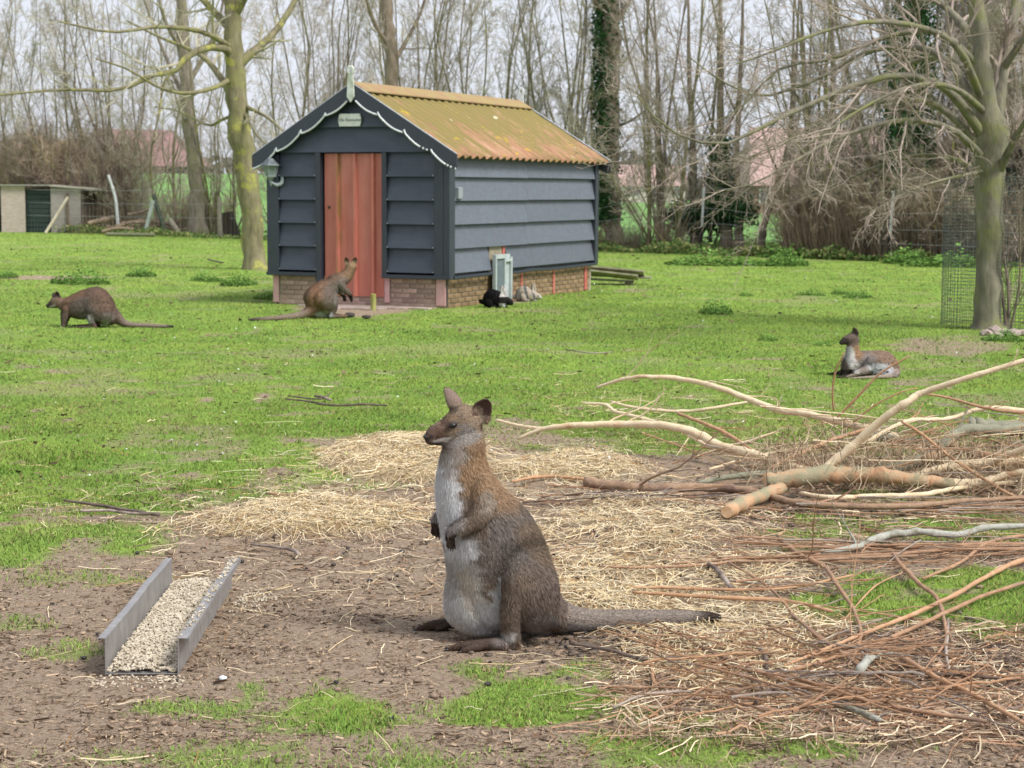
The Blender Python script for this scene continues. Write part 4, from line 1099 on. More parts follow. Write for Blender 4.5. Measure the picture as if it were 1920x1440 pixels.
# head
B.rings([(796, 806, 5, 5), (799, 804, 12.5, 10), (806, 801, 18, 13), (815, 798.5, 20.5, 15), (826, 796, 24, 17), (838, 790, 29.5, 22), (850, 785, 34, 27), (863, 781, 36, 30), (876, 779, 34, 30), (888, 780, 27, 26), (896, 782, 18, 18)], 22, 'x', 2.1)
B.rings([(838, 806, 8, 12), (856, 808, 16, 22), (874, 812, 20, 26), (888, 815, 16, 22)], 16, 'x', 2.0)   # cheek and throat
B.ear((890, 774), (914, 731), .036, .062, 16.5, (.35, 1.0, .12))
B.ear((872, 768), (846, 714), -.034, -.058, 13.5, (.45, -1.0, .1))
for sd_ in (1, -1):
    k = 1 if sd_ > 0 else 1
    # shoulder, upper arm, forearm
    B.limb([(900, 888, sd_ * .052, 20), (905, 912, sd_ * .078, 23), (902, 938, sd_ * .100, 20), (888, 953, sd_ * .115, 16), (866, 962, sd_ * .118, 13), (850, 971, sd_ * .112, 10.5)], 12)
    B.limb([(850, 971, sd_ * .112, 10.5), (844, 982, sd_ * .106, 9.5), (846, 992, sd_ * .102, 8)], 10)
    for f_, (du, dv, dw) in enumerate([(-6, 10, .010), (-2, 13, .005), (2, 14, .0), (6, 12, -.006), (-7, 4, -.010)]):
        u1, v1 = 846 + du * .4, 988; 
        B.limb([(845 + du * .3, 986, sd_ * (.104 + dw), 3.6), (845 + du * .8, 992 + dv * .3, sd_ * (.104 + dw * 1.3), 3.1), (847 + du, 991 + dv, sd_ * (.102 + dw * 1.3), 2.5)], 8, 7)
    # thigh, shin, ankle, foot
    shift = 0 if sd_ > 0 else -24
    B.rings([(1000, 1160, 27, 22, sd_ * .115), (999, 1138, 42, 31, sd_ * .132), (996, 1106, 50, 37, sd_ * .14), (992, 1072, 52, 38, sd_ * .134), (988, 1040, 45, 33, sd_ * .114), (990, 1014, 30, 22, sd_ * .09)], 18)
    B.limb([(982, 1062, sd_ * .13, 24), (968, 1090, sd_ * .155, 23), (958, 1120, sd_ * .165, 19), (957, 1150, sd_ * .168, 16), (960, 1172, sd_ * .165, 14), (962, 1183, sd_ * .162, 12)], 14)
    fz = lambda r: 1194 - r
    B.limb([(962, fz(11), sd_ * .16, 11), (940 + shift * .3, fz(11), sd_ * .158, 12), (912 + shift * .6, fz(10.5), sd_ * .156, 11), (888 + shift, fz(9.5), sd_ * .154, 10.5), (870 + shift, fz(8.5), sd_ * .152, 9)], 12)
    B.limb([(890 + shift, fz(10), sd_ * .150, 9.5), (870 + shift, fz(8.5), sd_ * .148, 8.5), (855 + shift, fz(6.5), sd_ * .147, 6.5), (845 + shift, fz(4.5), sd_ * .146, 4.2)], 10)
    B.limb([(898 + shift, fz(9), sd_ * .166, 9), (882 + shift, fz(7.5), sd_ * .174, 7.2), (870 + shift, fz(5), sd_ * .178, 5)], 10)
    B.limb([(895 + shift, fz(7), sd_ * .136, 6), (880 + shift, fz(5), sd_ * .130, 4)], 10)
# tail
B.limb([(985, 1112, 0, 44), (1015, 1134, 0, 40), (1040, 1153, 0, 33), (1066, 1163, 0, 26.5), (1100, 1170, 0, 22), (1150, 1172.5, -.0, 19), (1210, 1174, -.0, 17), (1270, 1176, 0, 15), (1325, 1178, 0, 12.5), (1352, 1180, 0, 10), (1364, 1181, 0, 7.5)], 14)
def paint_big(u, v, w, no):
    un = u + 4 * np.sin(v * .21) + 3 * np.sin(v * .53 + w * 40); nz = fbm(u * .06 + w * 30, v * .06, 91) - .5; un = un + nz * 9; vn = v + nz * 9
    fwd = no[:, 0]
    c = blobs(un, vn, BR, [
        (1030, 1010, 70, 120, -25, (.145, .115, .098), .7), (960, 985, 70, 45, 35, (.165, .145, .13), .8), (895, 850, 50, 95, -12, RU, .85), (925, 900, 55, 50, 40, (.30, .205, .13), .8),
        (915, 1000, 70, 70, 0, GR, .75), (1000, 1000, 60, 30, 40, (.20, .145, .095), .6),
        (870, 930, 40, 26, 20, (.25, .20, .16), .5), (905, 918, 16, 24, 0, (.30, .27, .24), .7),
        (1010, 1110, 60, 50, 0, (.15, .122, .11), .6), (1000, 1150, 50, 30, 0, (.22, .20, .19), .8), (960, 1130, 24, 50, 0, (.15, .115, .09), .6),
        (830, 900, 29, 62, -4, WH, 1), (836, 960, 28, 46, 12, WH, .95), (858, 1012, 28, 40, 18, WH, .85), (838, 855, 16, 26, 0, (.36, .32, .29), .8), (850, 832, 26, 16, 15, (.40, .37, .34), .75),
        (856, 1080, 46, 66, 8, (.42, .395, .37), .9), (872, 1140, 54, 54, 10, (.54, .53, .515), .9), (872, 1085, 14, 50, -8, (.46, .39, .30), .5), (905, 1172, 42, 22, 0, (.52, .51, .50), .85),
        (926, 1094, 15, 44, 12, (.66, .66, .67), .95, (np.abs(w) < .135)), (918, 1140, 24, 36, 10, (.52, .51, .51), .9, (np.abs(w) < .12)), (944, 1172, 10, 22, 0, (.58, .57, .55), .8, (w > .02)),
        (868, 990, 26, 30, 0, (.48, .47, .47), .55)])
    arm = (np.abs(w) > .088) & (v > 925) & (v < 985) & (u < 905); c = c + (np.array([.17, .125, .092]) - c) * (arm * .75 * sstep(925, 945, v))[:, None]
    cr_ = np.exp(-(((un - 985) / 62) ** 2 + ((vn - 1072) / 78) ** 2 - 1) ** 2 * 9) * (vn < 1100) * (un > 900); c = c * (1 - .42 * cr_)[:, None]  # shade of the crease round the thigh, painted into the fur colour
    # head
    c2 = blobs(un, vn, (.25, .19, .135), [(868, 800, 26, 26, 0, (.27, .25, .235), .85), (850, 775, 60, 14, -38, (.20, .145, .10), .3), (838, 765, 30, 7, -38, (.07, .05, .04), .75),
        (812, 800, 20, 22, 0, (.10, .062, .045), .95), (828, 785, 18, 12, -40, (.13, .08, .06), .8), (826, 809, 17, 5.5, -24, (.52, .48, .45), .95), (822, 816, 20, 4, -8, (.06, .045, .04), .9), (846, 815, 22, 8, 0, (.30, .27, .25), .8),
        (840, 768, 12, 6, -10, (.34, .24, .15), .6), (852, 789, 14, 6, -10, (.30, .21, .13), .6), (800, 806, 7, 10, 0, (.02, .018, .018), .9)])
    hk = sstep(826, 812, v + .25 * (u - 870)) * (u < 905)
    c = c + (c2 - c) * hk[:, None]
    # ears: dark hollow, rufous back
    ek = (v < 764) & (((w > .03) & (u > 880)) | (v < 744) | ((w < -.03) & (v < 752)))
    hollow = ek & (no[:, 1] * np.sign(w) > .25)
    c[ek] = np.array([.22, .16, .13]); c[hollow] = np.array([.085, .05, .035])
    # hands and feet
    X_ = np.stack([(B.u0 - u) , v], -1) * 0; pc = B._co; hd = 0
    for s_ in (1, -1):
        for q_, rr_ in ((B.p(846, 990, s_ * .104), .034), (B.p(849, 1003, s_ * .102), .026), (B.p(853, 973, s_ * .112), .022)): hd = np.maximum(hd, sstep(1.15, .75, np.linalg.norm(pc - q_, axis=1) / rr_))
    tor = (np.abs(w) < .080); hd = hd * (1 - tor)
    c = c + (np.array(DKB) - c) * hd[:, None]
    ft = (v > 1168) * (np.abs(w) > .11) * sstep(950, 905, u); c = c + (np.array([.06, .036, .024]) - c) * (ft * .95)[:, None]
    ft2 = (v > 1172) * (np.abs(w) > .11) * sstep(985, 940, u) * (1 - ft); c = c + (np.array([.17, .11, .075]) - c) * (ft2 * .8)[:, None]
    # tail: grey, dark towards its tip
    tk = sstep(1045, 1075, u); c = c + (np.array([.24, .205, .18]) - c) * (tk * .9)[:, None]
    under = tk * sstep(.1, -.7, no[:, 2]); c = c + (np.array([.36, .34, .33]) - c) * (under * .6)[:, None]
    c = c + (np.array([.055, .042, .036]) - c) * sstep(1300, 1350, u)[:, None]
    fl = np.ones(len(u)); fl = np.where(hk > .5, .38, fl); fl = np.where(u < 812, .12, fl); fl = np.where(ek, .18, fl)
    fl = np.where((hd > .4) | (ft > .4), .28, fl); fl = np.where(tk > .5, .55, fl); fl = np.where((u < 860) & (v > 830) & (v < 1010) & (hd < .3), 1.15, fl); fl = np.where(u < 801, 0, fl)
    flow = np.zeros((len(u), 3)); flow[:, 2] = -1; flow[:, 0] = -.35
    flow[hk > .5] = (-1, 0, -.1); flow[tk > .5] = (-1, 0, -.1); flow[ek] = (-.2, 0, 1)
    return c, flow, fl
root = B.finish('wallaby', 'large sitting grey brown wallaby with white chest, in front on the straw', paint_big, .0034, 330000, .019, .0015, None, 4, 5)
for s_ in (1, -1): B.orb('eye', 848, 780, .0445 * s_, 8.0, 5.2, 4.2, EYEM)
B.orb('eyelid', 850, 775.8, .0435, 9.6, 3.0, 4.2, simple('dark_eyelid', (.03, .022, .018), (.05, .035, .028), 30)); 
B.orb('nose', 798.5, 803, 0, 5.6, 6.5, 7, NOSEM)
for w_ in (.006, -.006): B.orb('nostril', 796.5, 803.5, w_ * 1.6, 2.2, 2.6, 1.6, EYEM)
for sd_, sh in ((1, 0), (-1, -24)):
    for (u1, w1, L1, r1) in ((845 + sh, .146, 14, 3.0), (868 + sh, .179, 10, 2.6), (879 + sh, .129, 8, 1.9)):
        a_, b_2 = B.p(u1, 1190, sd_ * w1), B.p(u1 - L1, 1193, sd_ * w1)
        V, F = tubes(np.array([[a_, (a_ + b_2) / 2 + [0, 0, .001], b_2]]), np.array([[r1, r1 * .7, .3]]) * B.m, 8, True); B.add_part('claw', V, F, CLAWM)
    for f_, (du, dv, dw) in enumerate([(-6, 10, .010), (-2, 13, .005), (2, 14, .0), (6, 12, -.006), (-7, 4, -.010)]):
        a_ = B.p(847 + du, 991 + dv, sd_ * (.102 + dw * 1.3)); b_2 = B.p(848 + du * 1.1, 998 + dv, sd_ * (.100 + dw * 1.4))
        V, F = tubes(np.array([[a_, (a_ + b_2) / 2, b_2]]), np.array([[1.5, 1.1, .3]]) * B.m, 6, True); B.add_part('claw', V, F, CLAWM)

# ---- left: crouching on all fours, looking left
B = Beast(180, 615, 0, -1, 4)
B.rings([(146, 572, 13, 12), (152, 572, 22, 20), (160, 570, 27, 24), (172, 570, 31, 28), (186, 572, 34, 30), (198, 577, 33, 29), (208, 583, 27, 24), (216, 590, 17, 16)], 20, 'x')
B.rings([(116, 571, 10, 9), (124, 573, 15, 13), (134, 574, 20, 17), (146, 573, 25, 21), (158, 571, 28, 24)], 16, 'x')
B.rings([(89, 574, 2.5, 3), (92, 573, 4.6, 4.5), (97, 570, 8, 6.6), (103, 567, 10.8, 8.4), (109, 565.5, 12, 9.4), (115, 565.5, 11, 9), (121, 568, 8, 7)], 14, 'x', 2.1)
B.limb([(112, 568, 0, 8), (120, 572, 0, 11), (132, 576, 0, 15)], 12)
m_ = B.m
B.ear((112, 562), (109.5, 545), 5 * m_, 8 * m_, 5.4, (.5, 1, 0), .006); B.ear((106, 562), (101, 548), -4 * m_, -8 * m_, 4.6, (.6, -1, 0), .006)
for sd_ in (1, -1):
    B.limb([(128, 580, sd_ * 9 * m_, 9), (124, 595, sd_ * 11 * m_, 6.5), (122, 606, sd_ * 11 * m_, 4), (123, 613, sd_ * 11 * m_, 3.4)], 10)
    B.limb([(123, 613, sd_ * 11 * m_, 3), (127, 614.5, sd_ * 11 * m_, 2.4)], 8)
    for k_ in (-1, 0, 1): B.limb([(122, 613, sd_ * 11 * m_ + k_ * 2 * m_, 1.6), (118.5, 614.3, sd_ * 11 * m_ + k_ * 3 * m_, .9)], 6)
    B.rings([(196, 600, 12, 7, sd_ * 20 * m_), (194, 592, 19, 10, sd_ * 22 * m_), (190, 580, 24, 12, sd_ * 22 * m_), (188, 568, 21, 11, sd_ * 19 * m_), (186, 558, 12, 8, sd_ * 16 * m_)], 14)
    B.limb([(180, 586, sd_ * 23 * m_, 9), (176, 596, sd_ * 24 * m_, 7), (180, 606, sd_ * 24 * m_, 4.5), (183, 611, sd_ * 24 * m_, 4)], 10)
    B.limb([(183, 611.5, sd_ * 24 * m_, 3.6), (168, 612, sd_ * 23 * m_, 3.4), (150, 612.5, sd_ * 21 * m_, 2.8), (138, 613, sd_ * 20 * m_, 2), (130, 614, sd_ * 20 * m_, 1.2)], 10)
B.limb([(198, 582, 0, 22), (212, 590, 0, 14), (222, 599, 0, 9.5), (232, 606, 0, 7), (250, 609.5, 0, 5), (275, 610.5, 0, 4), (300, 611.3, 0, 3.2), (322, 612, 0, 2.2)], 12)
def paint_left(u, v, w, no):
    c = blobs(u, v, (.15, .105, .085), [(140, 560, 30, 22, -20, (.21, .13, .085), .8), (165, 575, 34, 22, 0, (.165, .14, .125), .8), (195, 562, 26, 24, 0, (.17, .11, .08), .6), (105, 566, 20, 16, 0, (.17, .115, .08), .9), (94, 571, 9, 9, 0, (.05, .035, .03), .9),
        (101, 574, 9, 2.6, -25, (.45, .42, .4), .8), (170, 597, 22, 9, 0, (.26, .24, .23), .8), (172, 598, 4, 12, 0, (.5, .48, .46), .85), (199, 603, 12, 7, -30, (.42, .42, .43), .7), (205, 592, 14, 10, 0, (.26, .24, .23), .5), (123, 600, 7, 12, 0, (.2, .16, .14), .5)])
    c = np.where(((v > 610) & (u < 175))[:, None], np.array([[.06, .042, .034]]), c)
    ek = (v < 557) & (u < 116); c = np.where(ek[:, None], np.array([[.06, .04, .035]]), c)
    c = c + (np.array([.25, .2, .165]) - c) * (sstep(215, 235, u) * .8)[:, None]; c = c + (np.array([.05, .04, .035]) - c) * sstep(305, 320, u)[:, None]
    fl = np.where(u < 118, .35, 1.); fl = np.where((v > 608) | (u > 235), .4, fl)
    flow = np.zeros((len(u), 3)); flow[:, 0] = -1; flow[:, 2] = -.3
    return c, flow, fl
B.finish('wallaby', 'brown wallaby crouching on all fours in the grass left of the shed', paint_left, .0065, 46000, .018, .0045, None, 3, 6)
B.orb('eye', 103.5, 565, 7.8 * m_, 1.3, 1.1, 1, EYEM); B.orb('nose', 89.5, 572, 0, 1.8, 2, 2.2, NOSEM)

# ---- middle: before the shed door, looking away
B = Beast(610, 595, 0, 1, -38)
m_ = B.m
B.rings([(604, 588, 13, 10), (603, 580, 20, 15), (602, 568, 25, 18), (602, 554, 27, 19), (607, 541, 25, 18), (614, 532, 21, 16), (622, 526, 17, 14), (630, 522, 13, 12), (636, 519, 9, 9)], 20)
B.rings([(604, 595, 12, 10), (604, 589, 18, 14), (604, 580, 20, 16)], 16)
cz_, sz_ = math.cos(R_(52)), math.sin(R_(52)); hb = B.p(655, 503); awy = np.array([cz_, sz_, -.15]); rgt = np.array([math.sin(R_(52)), -math.cos(R_(52)), 0])
hx_ = np.array([hb + awy * k * m_ for k in (-9, -5, 0, 7, 14, 21, 26)]); hr_ = np.array([4, 8, 10.5, 10, 7.5, 5, 2.5]) * m_
V, F = tubes(hx_[None], hr_[None], 14, True); B.mb.add(V, F)
B.limb([(626, 529, 0, 15), (640, 524, 0, 13.5), (649, 516, 0, 11.5), (654, 507, 0, 10)], 12)
for s_ in (1, -1):
    def _p(u, v, w, s_=s_): return hb + rgt * s_ * u * m_ + np.array([0, 0, v * m_]) + awy * w * m_
    o_p = B.p; B.p = lambda u, v, w=0.0, _p=_p: _p(u, v, w)
    B.ear((5.5, 3), (10, 20), 0, -1, 5.2, (-cz_ + .3 * s_, -sz_, 0), .006); B.p = o_p
for sd_ in (1, -1):
    B.limb([(636, 530, sd_ * 10 * m_, 9), (645, 542, sd_ * 14 * m_, 6.5), (652, 549, sd_ * 14 * m_, 4.5), (656, 556, sd_ * 12 * m_, 3.4), (657, 562, sd_ * 12 * m_, 2.6)], 10)
    for k_ in (-1, 0, 1): B.limb([(657, 560, sd_ * 12 * m_ + k_ * 1.5 * m_, 1.5), (658, 566, sd_ * 12 * m_ + k_ * 2.2 * m_, .9)], 6)
    B.rings([(618, 584, 9, 7, sd_ * 17 * m_), (617, 574, 15, 10, sd_ * 20 * m_), (615, 562, 19, 12, sd_ * 20 * m_), (613, 549, 17, 11, sd_ * 17 * m_), (612, 540, 10, 8, sd_ * 14 * m_)], 14)
    B.limb([(624, 566, sd_ * 23 * m_, 9), (628, 576, sd_ * 24 * m_, 7), (625, 586, sd_ * 24 * m_, 4.5), (623, 591, sd_ * 24 * m_, 4)], 10)
    B.limb([(622, 591.5, sd_ * 24 * m_, 3.6), (636, 592, sd_ * 23 * m_, 3.4), (650, 592.5, sd_ * 22 * m_, 2.8), (662, 593.5, sd_ * 21 * m_, 1.6)], 10)
B.limb([(596, 572, 0, 20), (582, 583, 0, 11), (570, 588, 0, 8), (552, 591, 0, 6.2), (530, 592, 0, 4.8), (505, 592.5, 0, 3.8), (482, 593, 0, 2.6)], 12)
def paint_mid(u, v, w, no):
    c = blobs(u, v, (.19, .125, .085), [(628, 525, 34, 16, -40, (.17, .12, .09), .6), (648, 510, 18, 20, -30, (.27, .175, .11), .8), (600, 530, 14, 40, 15, (.25, .155, .10), .6), (588, 560, 9, 30, 10, (.29, .165, .10), .6), (622, 555, 22, 30, 0, (.19, .16, .14), .7),
        (640, 540, 16, 24, 0, (.24, .21, .19), .6), (654, 495, 12, 12, 0, (.28, .19, .11), .8), (606, 588, 18, 8, 0, (.40, .41, .43), .8), (628, 560, 7, 20, 10, (.3, .28, .27), .5), (626, 580, 6, 14, 0, (.12, .1, .09), .7)])
    c = np.where(((v > 553) & (u > 646))[:, None], np.array([[.03, .024, .022]]), c)
    ek = (v < 489); c = np.where(ek[:, None], np.array([[.09, .06, .045]]), c)
    c = c + (np.array([.24, .195, .155]) - c) * (sstep(590, 572, u) * sstep(570, 582, v) * .8)[:, None]; c = c + (np.array([.07, .055, .045]) - c) * sstep(515, 485, u)[:, None]
    fl = np.where(v < 500, .4, 1.); fl = np.where((v > 580) & (u < 575) | (v > 588), .4, fl)
    flow = np.zeros((len(u), 3)); flow[:, 0] = -.5; flow[:, 2] = -1
    return c, flow, fl
B.finish('wallaby', 'rufous brown wallaby with long tail looking away at the red shed door', paint_mid, .0065, 46000, .018, .0045, None, 3, 7)
for s_ in (1, -1): B.add_part('eye', ICO2 * 1.4 * m_ + hb + awy * 10 * m_ + rgt * s_ * 8.6 * m_ + [0, 0, 2 * m_], [ICO2F], EYEM)
B.add_part('nose', ICO2 * 2.2 * m_ + hb + awy * 26 * m_, [ICO2F], NOSEM)

# ---- right: lying in the grass
B = Beast(1635, 706, 0, -1, 8)
m_ = B.m
B.rings([(1580, 685, 9, 10), (1588, 684, 18, 18), (1600, 683, 23, 22), (1618, 683, 25, 26), (1636, 683, 25, 29), (1654, 683, 25, 29), (1668, 685, 23, 26), (1678, 690, 17, 20), (1684, 697, 9, 12)], 20, 'x')
B.rings([(1592, 700, 12, 15), (1592, 690, 16, 17), (1594, 678, 16, 16), (1596, 668, 14, 14), (1596, 658, 12, 11.5), (1596, 650, 11, 10.5), (1598, 640, 9, 9), (1599, 633, 7, 8)], 16)
B.rings([(1571, 642, 2.5, 3), (1574, 641, 5, 4.6), (1579, 638, 7.5, 6.5), (1585, 636, 9.6, 8), (1591, 634.5, 10.4, 9), (1597, 634.5, 10, 9), (1603, 636, 8, 8), (1607, 638, 5, 5)], 14, 'x', 2.1)
B.ear((1600, 631), (1596, 612), 5 * m_, 7 * m_, 6, (.7, .8, 0), .006); B.ear((1604, 631), (1603, 615), -5 * m_, -8 * m_, 5.4, (.7, -.8, 0), .006)
for sd_ in (1, -1):
    B.limb([(1596, 678, sd_ * 12 * m_, 9), (1588, 688, sd_ * 14 * m_, 6), (1583, 697, sd_ * 13 * m_, 4), (1579, 702, sd_ * 12 * m_, 3.2)], 10)
    for k_ in (-1, 0, 1): B.limb([(1580, 702, sd_ * 12 * m_ + k_ * 1.6 * m_, 1.6), (1575.5, 703.5, sd_ * 12 * m_ + k_ * 2.4 * m_, .9)], 6)
    B.rings([(1612, 684, 8, 8, sd_ * 22 * m_), (1622, 682, 15, 10, sd_ * 25 * m_), (1636, 683, 20, 12, sd_ * 26 * m_), (1652, 686, 20, 12, sd_ * 25 * m_), (1666, 692, 13, 9, sd_ * 22 * m_)], 14, 'x')
    B.limb([(1618, 690, sd_ * 30 * m_, 8), (1602, 696, sd_ * 31 * m_, 6), (1590, 700, sd_ * 31 * m_, 4), (1575, 703, sd_ * 30 * m_, 3), (1563, 703.6, sd_ * 30 * m_, 1.8)], 10)
B.limb([(1672, 696, 10 * m_, 12), (1668, 700, 34 * m_, 7), (1650, 701.5, 44 * m_, 4.4), (1625, 702.5, 48 * m_, 3.4), (1600, 703.2, 50 * m_, 2.6), (1582, 704, 50 * m_, 1.8)], 12)
def paint_right(u, v, w, no):
    c = blobs(u, v, (.21, .165, .14), [(1655, 668, 34, 14, 10, (.24, .17, .125), .85), (1672, 682, 16, 16, 0, (.26, .175, .12), .7), (1610, 672, 24, 10, -10, (.27, .24, .22), .8), (1598, 655, 14, 20, -10, (.30, .19, .11), .9), (1588, 665, 8, 22, 0, (.6, .58, .55), .9),
        (1595, 685, 9, 14, 0, (.55, .53, .5), .7), (1588, 636, 22, 14, 0, (.14, .10, .085), .9), (1577, 640, 10, 9, 0, (.05, .04, .036), .9), (1640, 688, 30, 12, 4, (.50, .51, .53), .9), (1676, 697, 14, 10, 0, (.33, .28, .26), .6), (1610, 690, 14, 8, 20, (.33, .28, .24), .7)])
    nz = fbm(u * .35, v * .35, 97); c = np.where(((nz > .66) & (v > 676) & (v < 695) & (u > 1615) & (u < 1665))[:, None], np.array([[.05, .05, .055]]), c)
    ek = (v < 626); c = np.where(ek[:, None], np.array([[.10, .075, .065]]), c)
    c = np.where(((u < 1592) & (v > 690))[:, None], np.array([[.045, .035, .032]]), c)
    tl = (w > 33 * m_) & (v > 697) & (u < 1665); c = np.where(tl[:, None], np.array([[.33, .27, .22]]), c)
    fl = np.where((v < 650) & (u < 1612), .35, 1.); fl = np.where(tl | (u < 1592) & (v > 690), .35, fl)
    flow = np.zeros((len(u), 3)); flow[:, 0] = -1; flow[:, 2] = -.4
    return c, flow, fl
B.finish('wallaby', 'wallaby lying in the grass behind the branches with pale belly and raised head', paint_right, .0065, 46000, .018, .0042, None, 3, 8)
B.orb('eye', 1585.5, 633.5, 8.2 * m_, 1.3, 1.1, 1, EYEM); B.orb('nose', 1571.5, 641, 0, 1.9, 2, 2.4, NOSEM)

# ---- two rabbits at the hatch
def rabbit(u0, v0, turn, label, paint, sc, seed, ears_up=True):
    B = Beast(u0, v0, 0, 1, turn); m_ = B.m; q = lambda a: u0 + a * sc; r = lambda a: v0 - a * sc
    B.rings([(q(-24), r(14), 5 * sc, 5 * sc), (q(-20), r(15), 13 * sc, 10 * sc), (q(-12), r(17), 17 * sc, 14 * sc), (q(-2), r(17), 17 * sc, 15 * sc), (q(8), r(15), 14 * sc, 13 * sc), (q(17), r(13), 10 * sc, 9 * sc), (q(22), r(12), 5 * sc, 5 * sc)], 16, 'x')
    B.rings([(q(14), r(13), 6 * sc, 6 * sc), (q(19), r(13.5), 8 * sc, 7 * sc), (q(24), r(12.5), 7.5 * sc, 6.6 * sc), (q(29), r(10.5), 5.5 * sc, 5 * sc), (q(32), r(9.5), 3.5 * sc, 3.5 * sc)], 14, 'x', 2.1)
    for s_ in (1, -1):
        B.ear((q(18), r(18)), (q(14 + s_ * 1.5), r(43)), s_ * 3 * sc * m_, s_ * 5.5 * sc * m_, 4.2 * sc, (.7, s_, 0), .0065)
        B.limb([(q(-8), r(10), s_ * 12 * sc * m_, 8 * sc), (q(-4), r(5), s_ * 13 * sc * m_, 5 * sc), (q(4), r(2.4), s_ * 13 * sc * m_, 2.6 * sc)], 10)
        B.limb([(q(14), r(8), s_ * 6 * sc * m_, 4 * sc), (q(17), r(3), s_ * 6 * sc * m_, 2.6 * sc), (q(20), r(2), s_ * 6 * sc * m_, 2.2 * sc)], 8)
    B.limb([(q(-25), r(10), 0, 4.5 * sc), (q(-29), r(12), 0, 3.6 * sc)], 10)
    def pf(u, v, w, no): return paint((u - u0) / sc, (v0 - v) / sc, w, no)
    B.finish('rabbit', label, pf, .0055, 18000, .013, .0045, 'rabbits beside the hatch of the shed', 3, seed)
    for s_ in (1, -1): B.orb('eye', q(25), r(13.5), s_ * 6 * sc * m_, 1.1, 1.1, .8, EYEM)
    return B
def fl_r(a, b, w):
    fl = np.where((a > 12), .5, 1.); flow = np.zeros((len(a), 3)); flow[:, 0] = -1; flow[:, 2] = -.3; return flow, fl
def paint_black(a, b, w, no):
    c = np.tile(np.array([.016, .015, .017]), (len(a), 1)); c = np.where(((b > 19) & (a > 11) & (b > 21))[:, None], np.array([[.66, .62, .60]]), c)
    c = np.where(((a > 10) & (a < 20) & (b < 9))[:, None], np.array([[.6, .6, .6]]), c); return (c, *fl_r(a, b, w))
def paint_harl(a, b, w, no):
    c = np.tile(np.array([.62, .54, .45]), (len(a), 1)); k = np.sin(a * .42 + b * .1) > .35; c = np.where(k[:, None], np.array([[.24, .23, .24]]), c)
    c = np.where(((a < -14) | (b < 6))[:, None], np.array([[.46, .42, .38]]), c); c = np.where(((b > 20) & (a > 12))[:, None], np.array([[.6, .52, .44]]), c); c = np.where((a > 27)[:, None], np.array([[.7, .66, .6]]), c)
    return (c, *fl_r(a, b, w))
rabbit(930, 577, 12, 'black rabbit with pale ears crouching before the hatch', paint_black, 1.0, 21)
rabbit(988, 566, 0, 'cream and grey banded rabbit sitting by the brick plinth', paint_harl, .86, 22)
# ================================================================ trees and hedge
rt = np.random.default_rng(77)
BARK_O = bark('olive_bark', (.12, .105, .06), (.28, .25, .155), (.22, .215, .09), .45, 10, (.34, .33, .09))
BARK_G = bark('grey_brown_bark', (.15, .125, .095), (.31, .265, .21), (.20, .20, .10), .35, 10)
BARK_G2 = bark('brown_bark', (.15, .115, .085), (.32, .26, .20), (.15, .15, .07), .3, 10)
TWIG = simple('thin_brown_twigs', (.30, .25, .205), (.54, .47, .40), 2, .9, 0)
TWIGO = simple('olive_twigs', (.30, .275, .19), (.50, .46, .33), 2, .9, 0)
TWIGR = simple('reddish_twigs', (.25, .195, .16), (.43, .355, .30), 2, .9, 0)
def cat(*L):
    mb = MB()
    for Pt, Rr, S in L:
        V, F = tubes(Pt, Rr, S); mb.add(V, F)
    return mb
def path(pts, N=14): return cr(np.array(pts, float), N)
def slender(H, r0, rng, nst=1, lim=9, tw=(7, 5, 4), up=.35, spread=(20, 50), first=.15, lean=.04, bm=None, tm=None, droop=0, Lr=(.38, .5, .5)):
    st, sr = [], []
    for s_ in range(nst):
        a = rng.random() * 6.28; k = (.05 if nst == 1 else .30) * H * rng.uniform(.4, 1)
        b0 = np.array([math.cos(a), math.sin(a), 0]) * (0 if nst == 1 else r0 * 1.6)
        pts = [b0 - [0, 0, .1], b0 + [0, 0, .02 * H]]
        for t in (.25, .5, .75, 1.0): pts.append(b0 + np.array([math.cos(a) * k * t ** 1.2, math.sin(a) * k * t ** 1.2, H * t]) + rng.normal(size=3) * [1, 1, .2] * H * .014)
        st.append(path(pts, 16)); rr = r0 * (1 if nst == 1 else rng.uniform(.5, .9))
        sr.append(rr * np.interp(np.linspace(0, 1, 16), [0, .06, .12, 1], [1.5, 1.1, 1.0, .18]))
    Sp, Sr = np.array(st), np.array(sr)
    P1, R1 = grow(Sp, Sr, lim, rng, first, .97, spread, Lr[0], .45, up, .04, .10, 8, fall=.6, rend=.25)
    P2, R2 = grow(P1, R1, tw[0], rng, .15, 1, (20, 55), Lr[1], .5, .15 - droop, .03 - droop * .3, .13, 6, rmin=.006)
    P3, R3 = grow(P2, R2, tw[1], rng, .1, 1, (20, 60), Lr[2], .6, .1 - droop, .02, .16, 4, rmin=.0048)
    P4, R4 = grow(P3, R3, tw[2], rng, .15, 1, (25, 60), .6, .8, .08 - droop, 0, .16, 3, rmin=.004)
    tr = cat((Sp, Sr, 9), (P1, R1, 5)); cw = cat((P2, R2, 3), (P3, R3, 3), (P4, np.maximum(R4, .0035), 3))
    return tr, cw
def tree_proto(name, tr, cw, bm, tm):
    root = empty(name); tr.build('trunk', bm, root, smooth=True); cw.build('crown', tm, root); return root
protos = []
for i in range(5):
    tr, cw = slender(rt.uniform(8.5, 10.5), rt.uniform(.035, .065), rt, 1, 22, (8, 6, 5), .42, (20, 58), .08, Lr=(.34, .55, .5))
    protos.append(tree_proto('slender_tree', tr, cw, [BARK_O, BARK_G][i % 2], [TWIG, TWIGO][i % 2]))
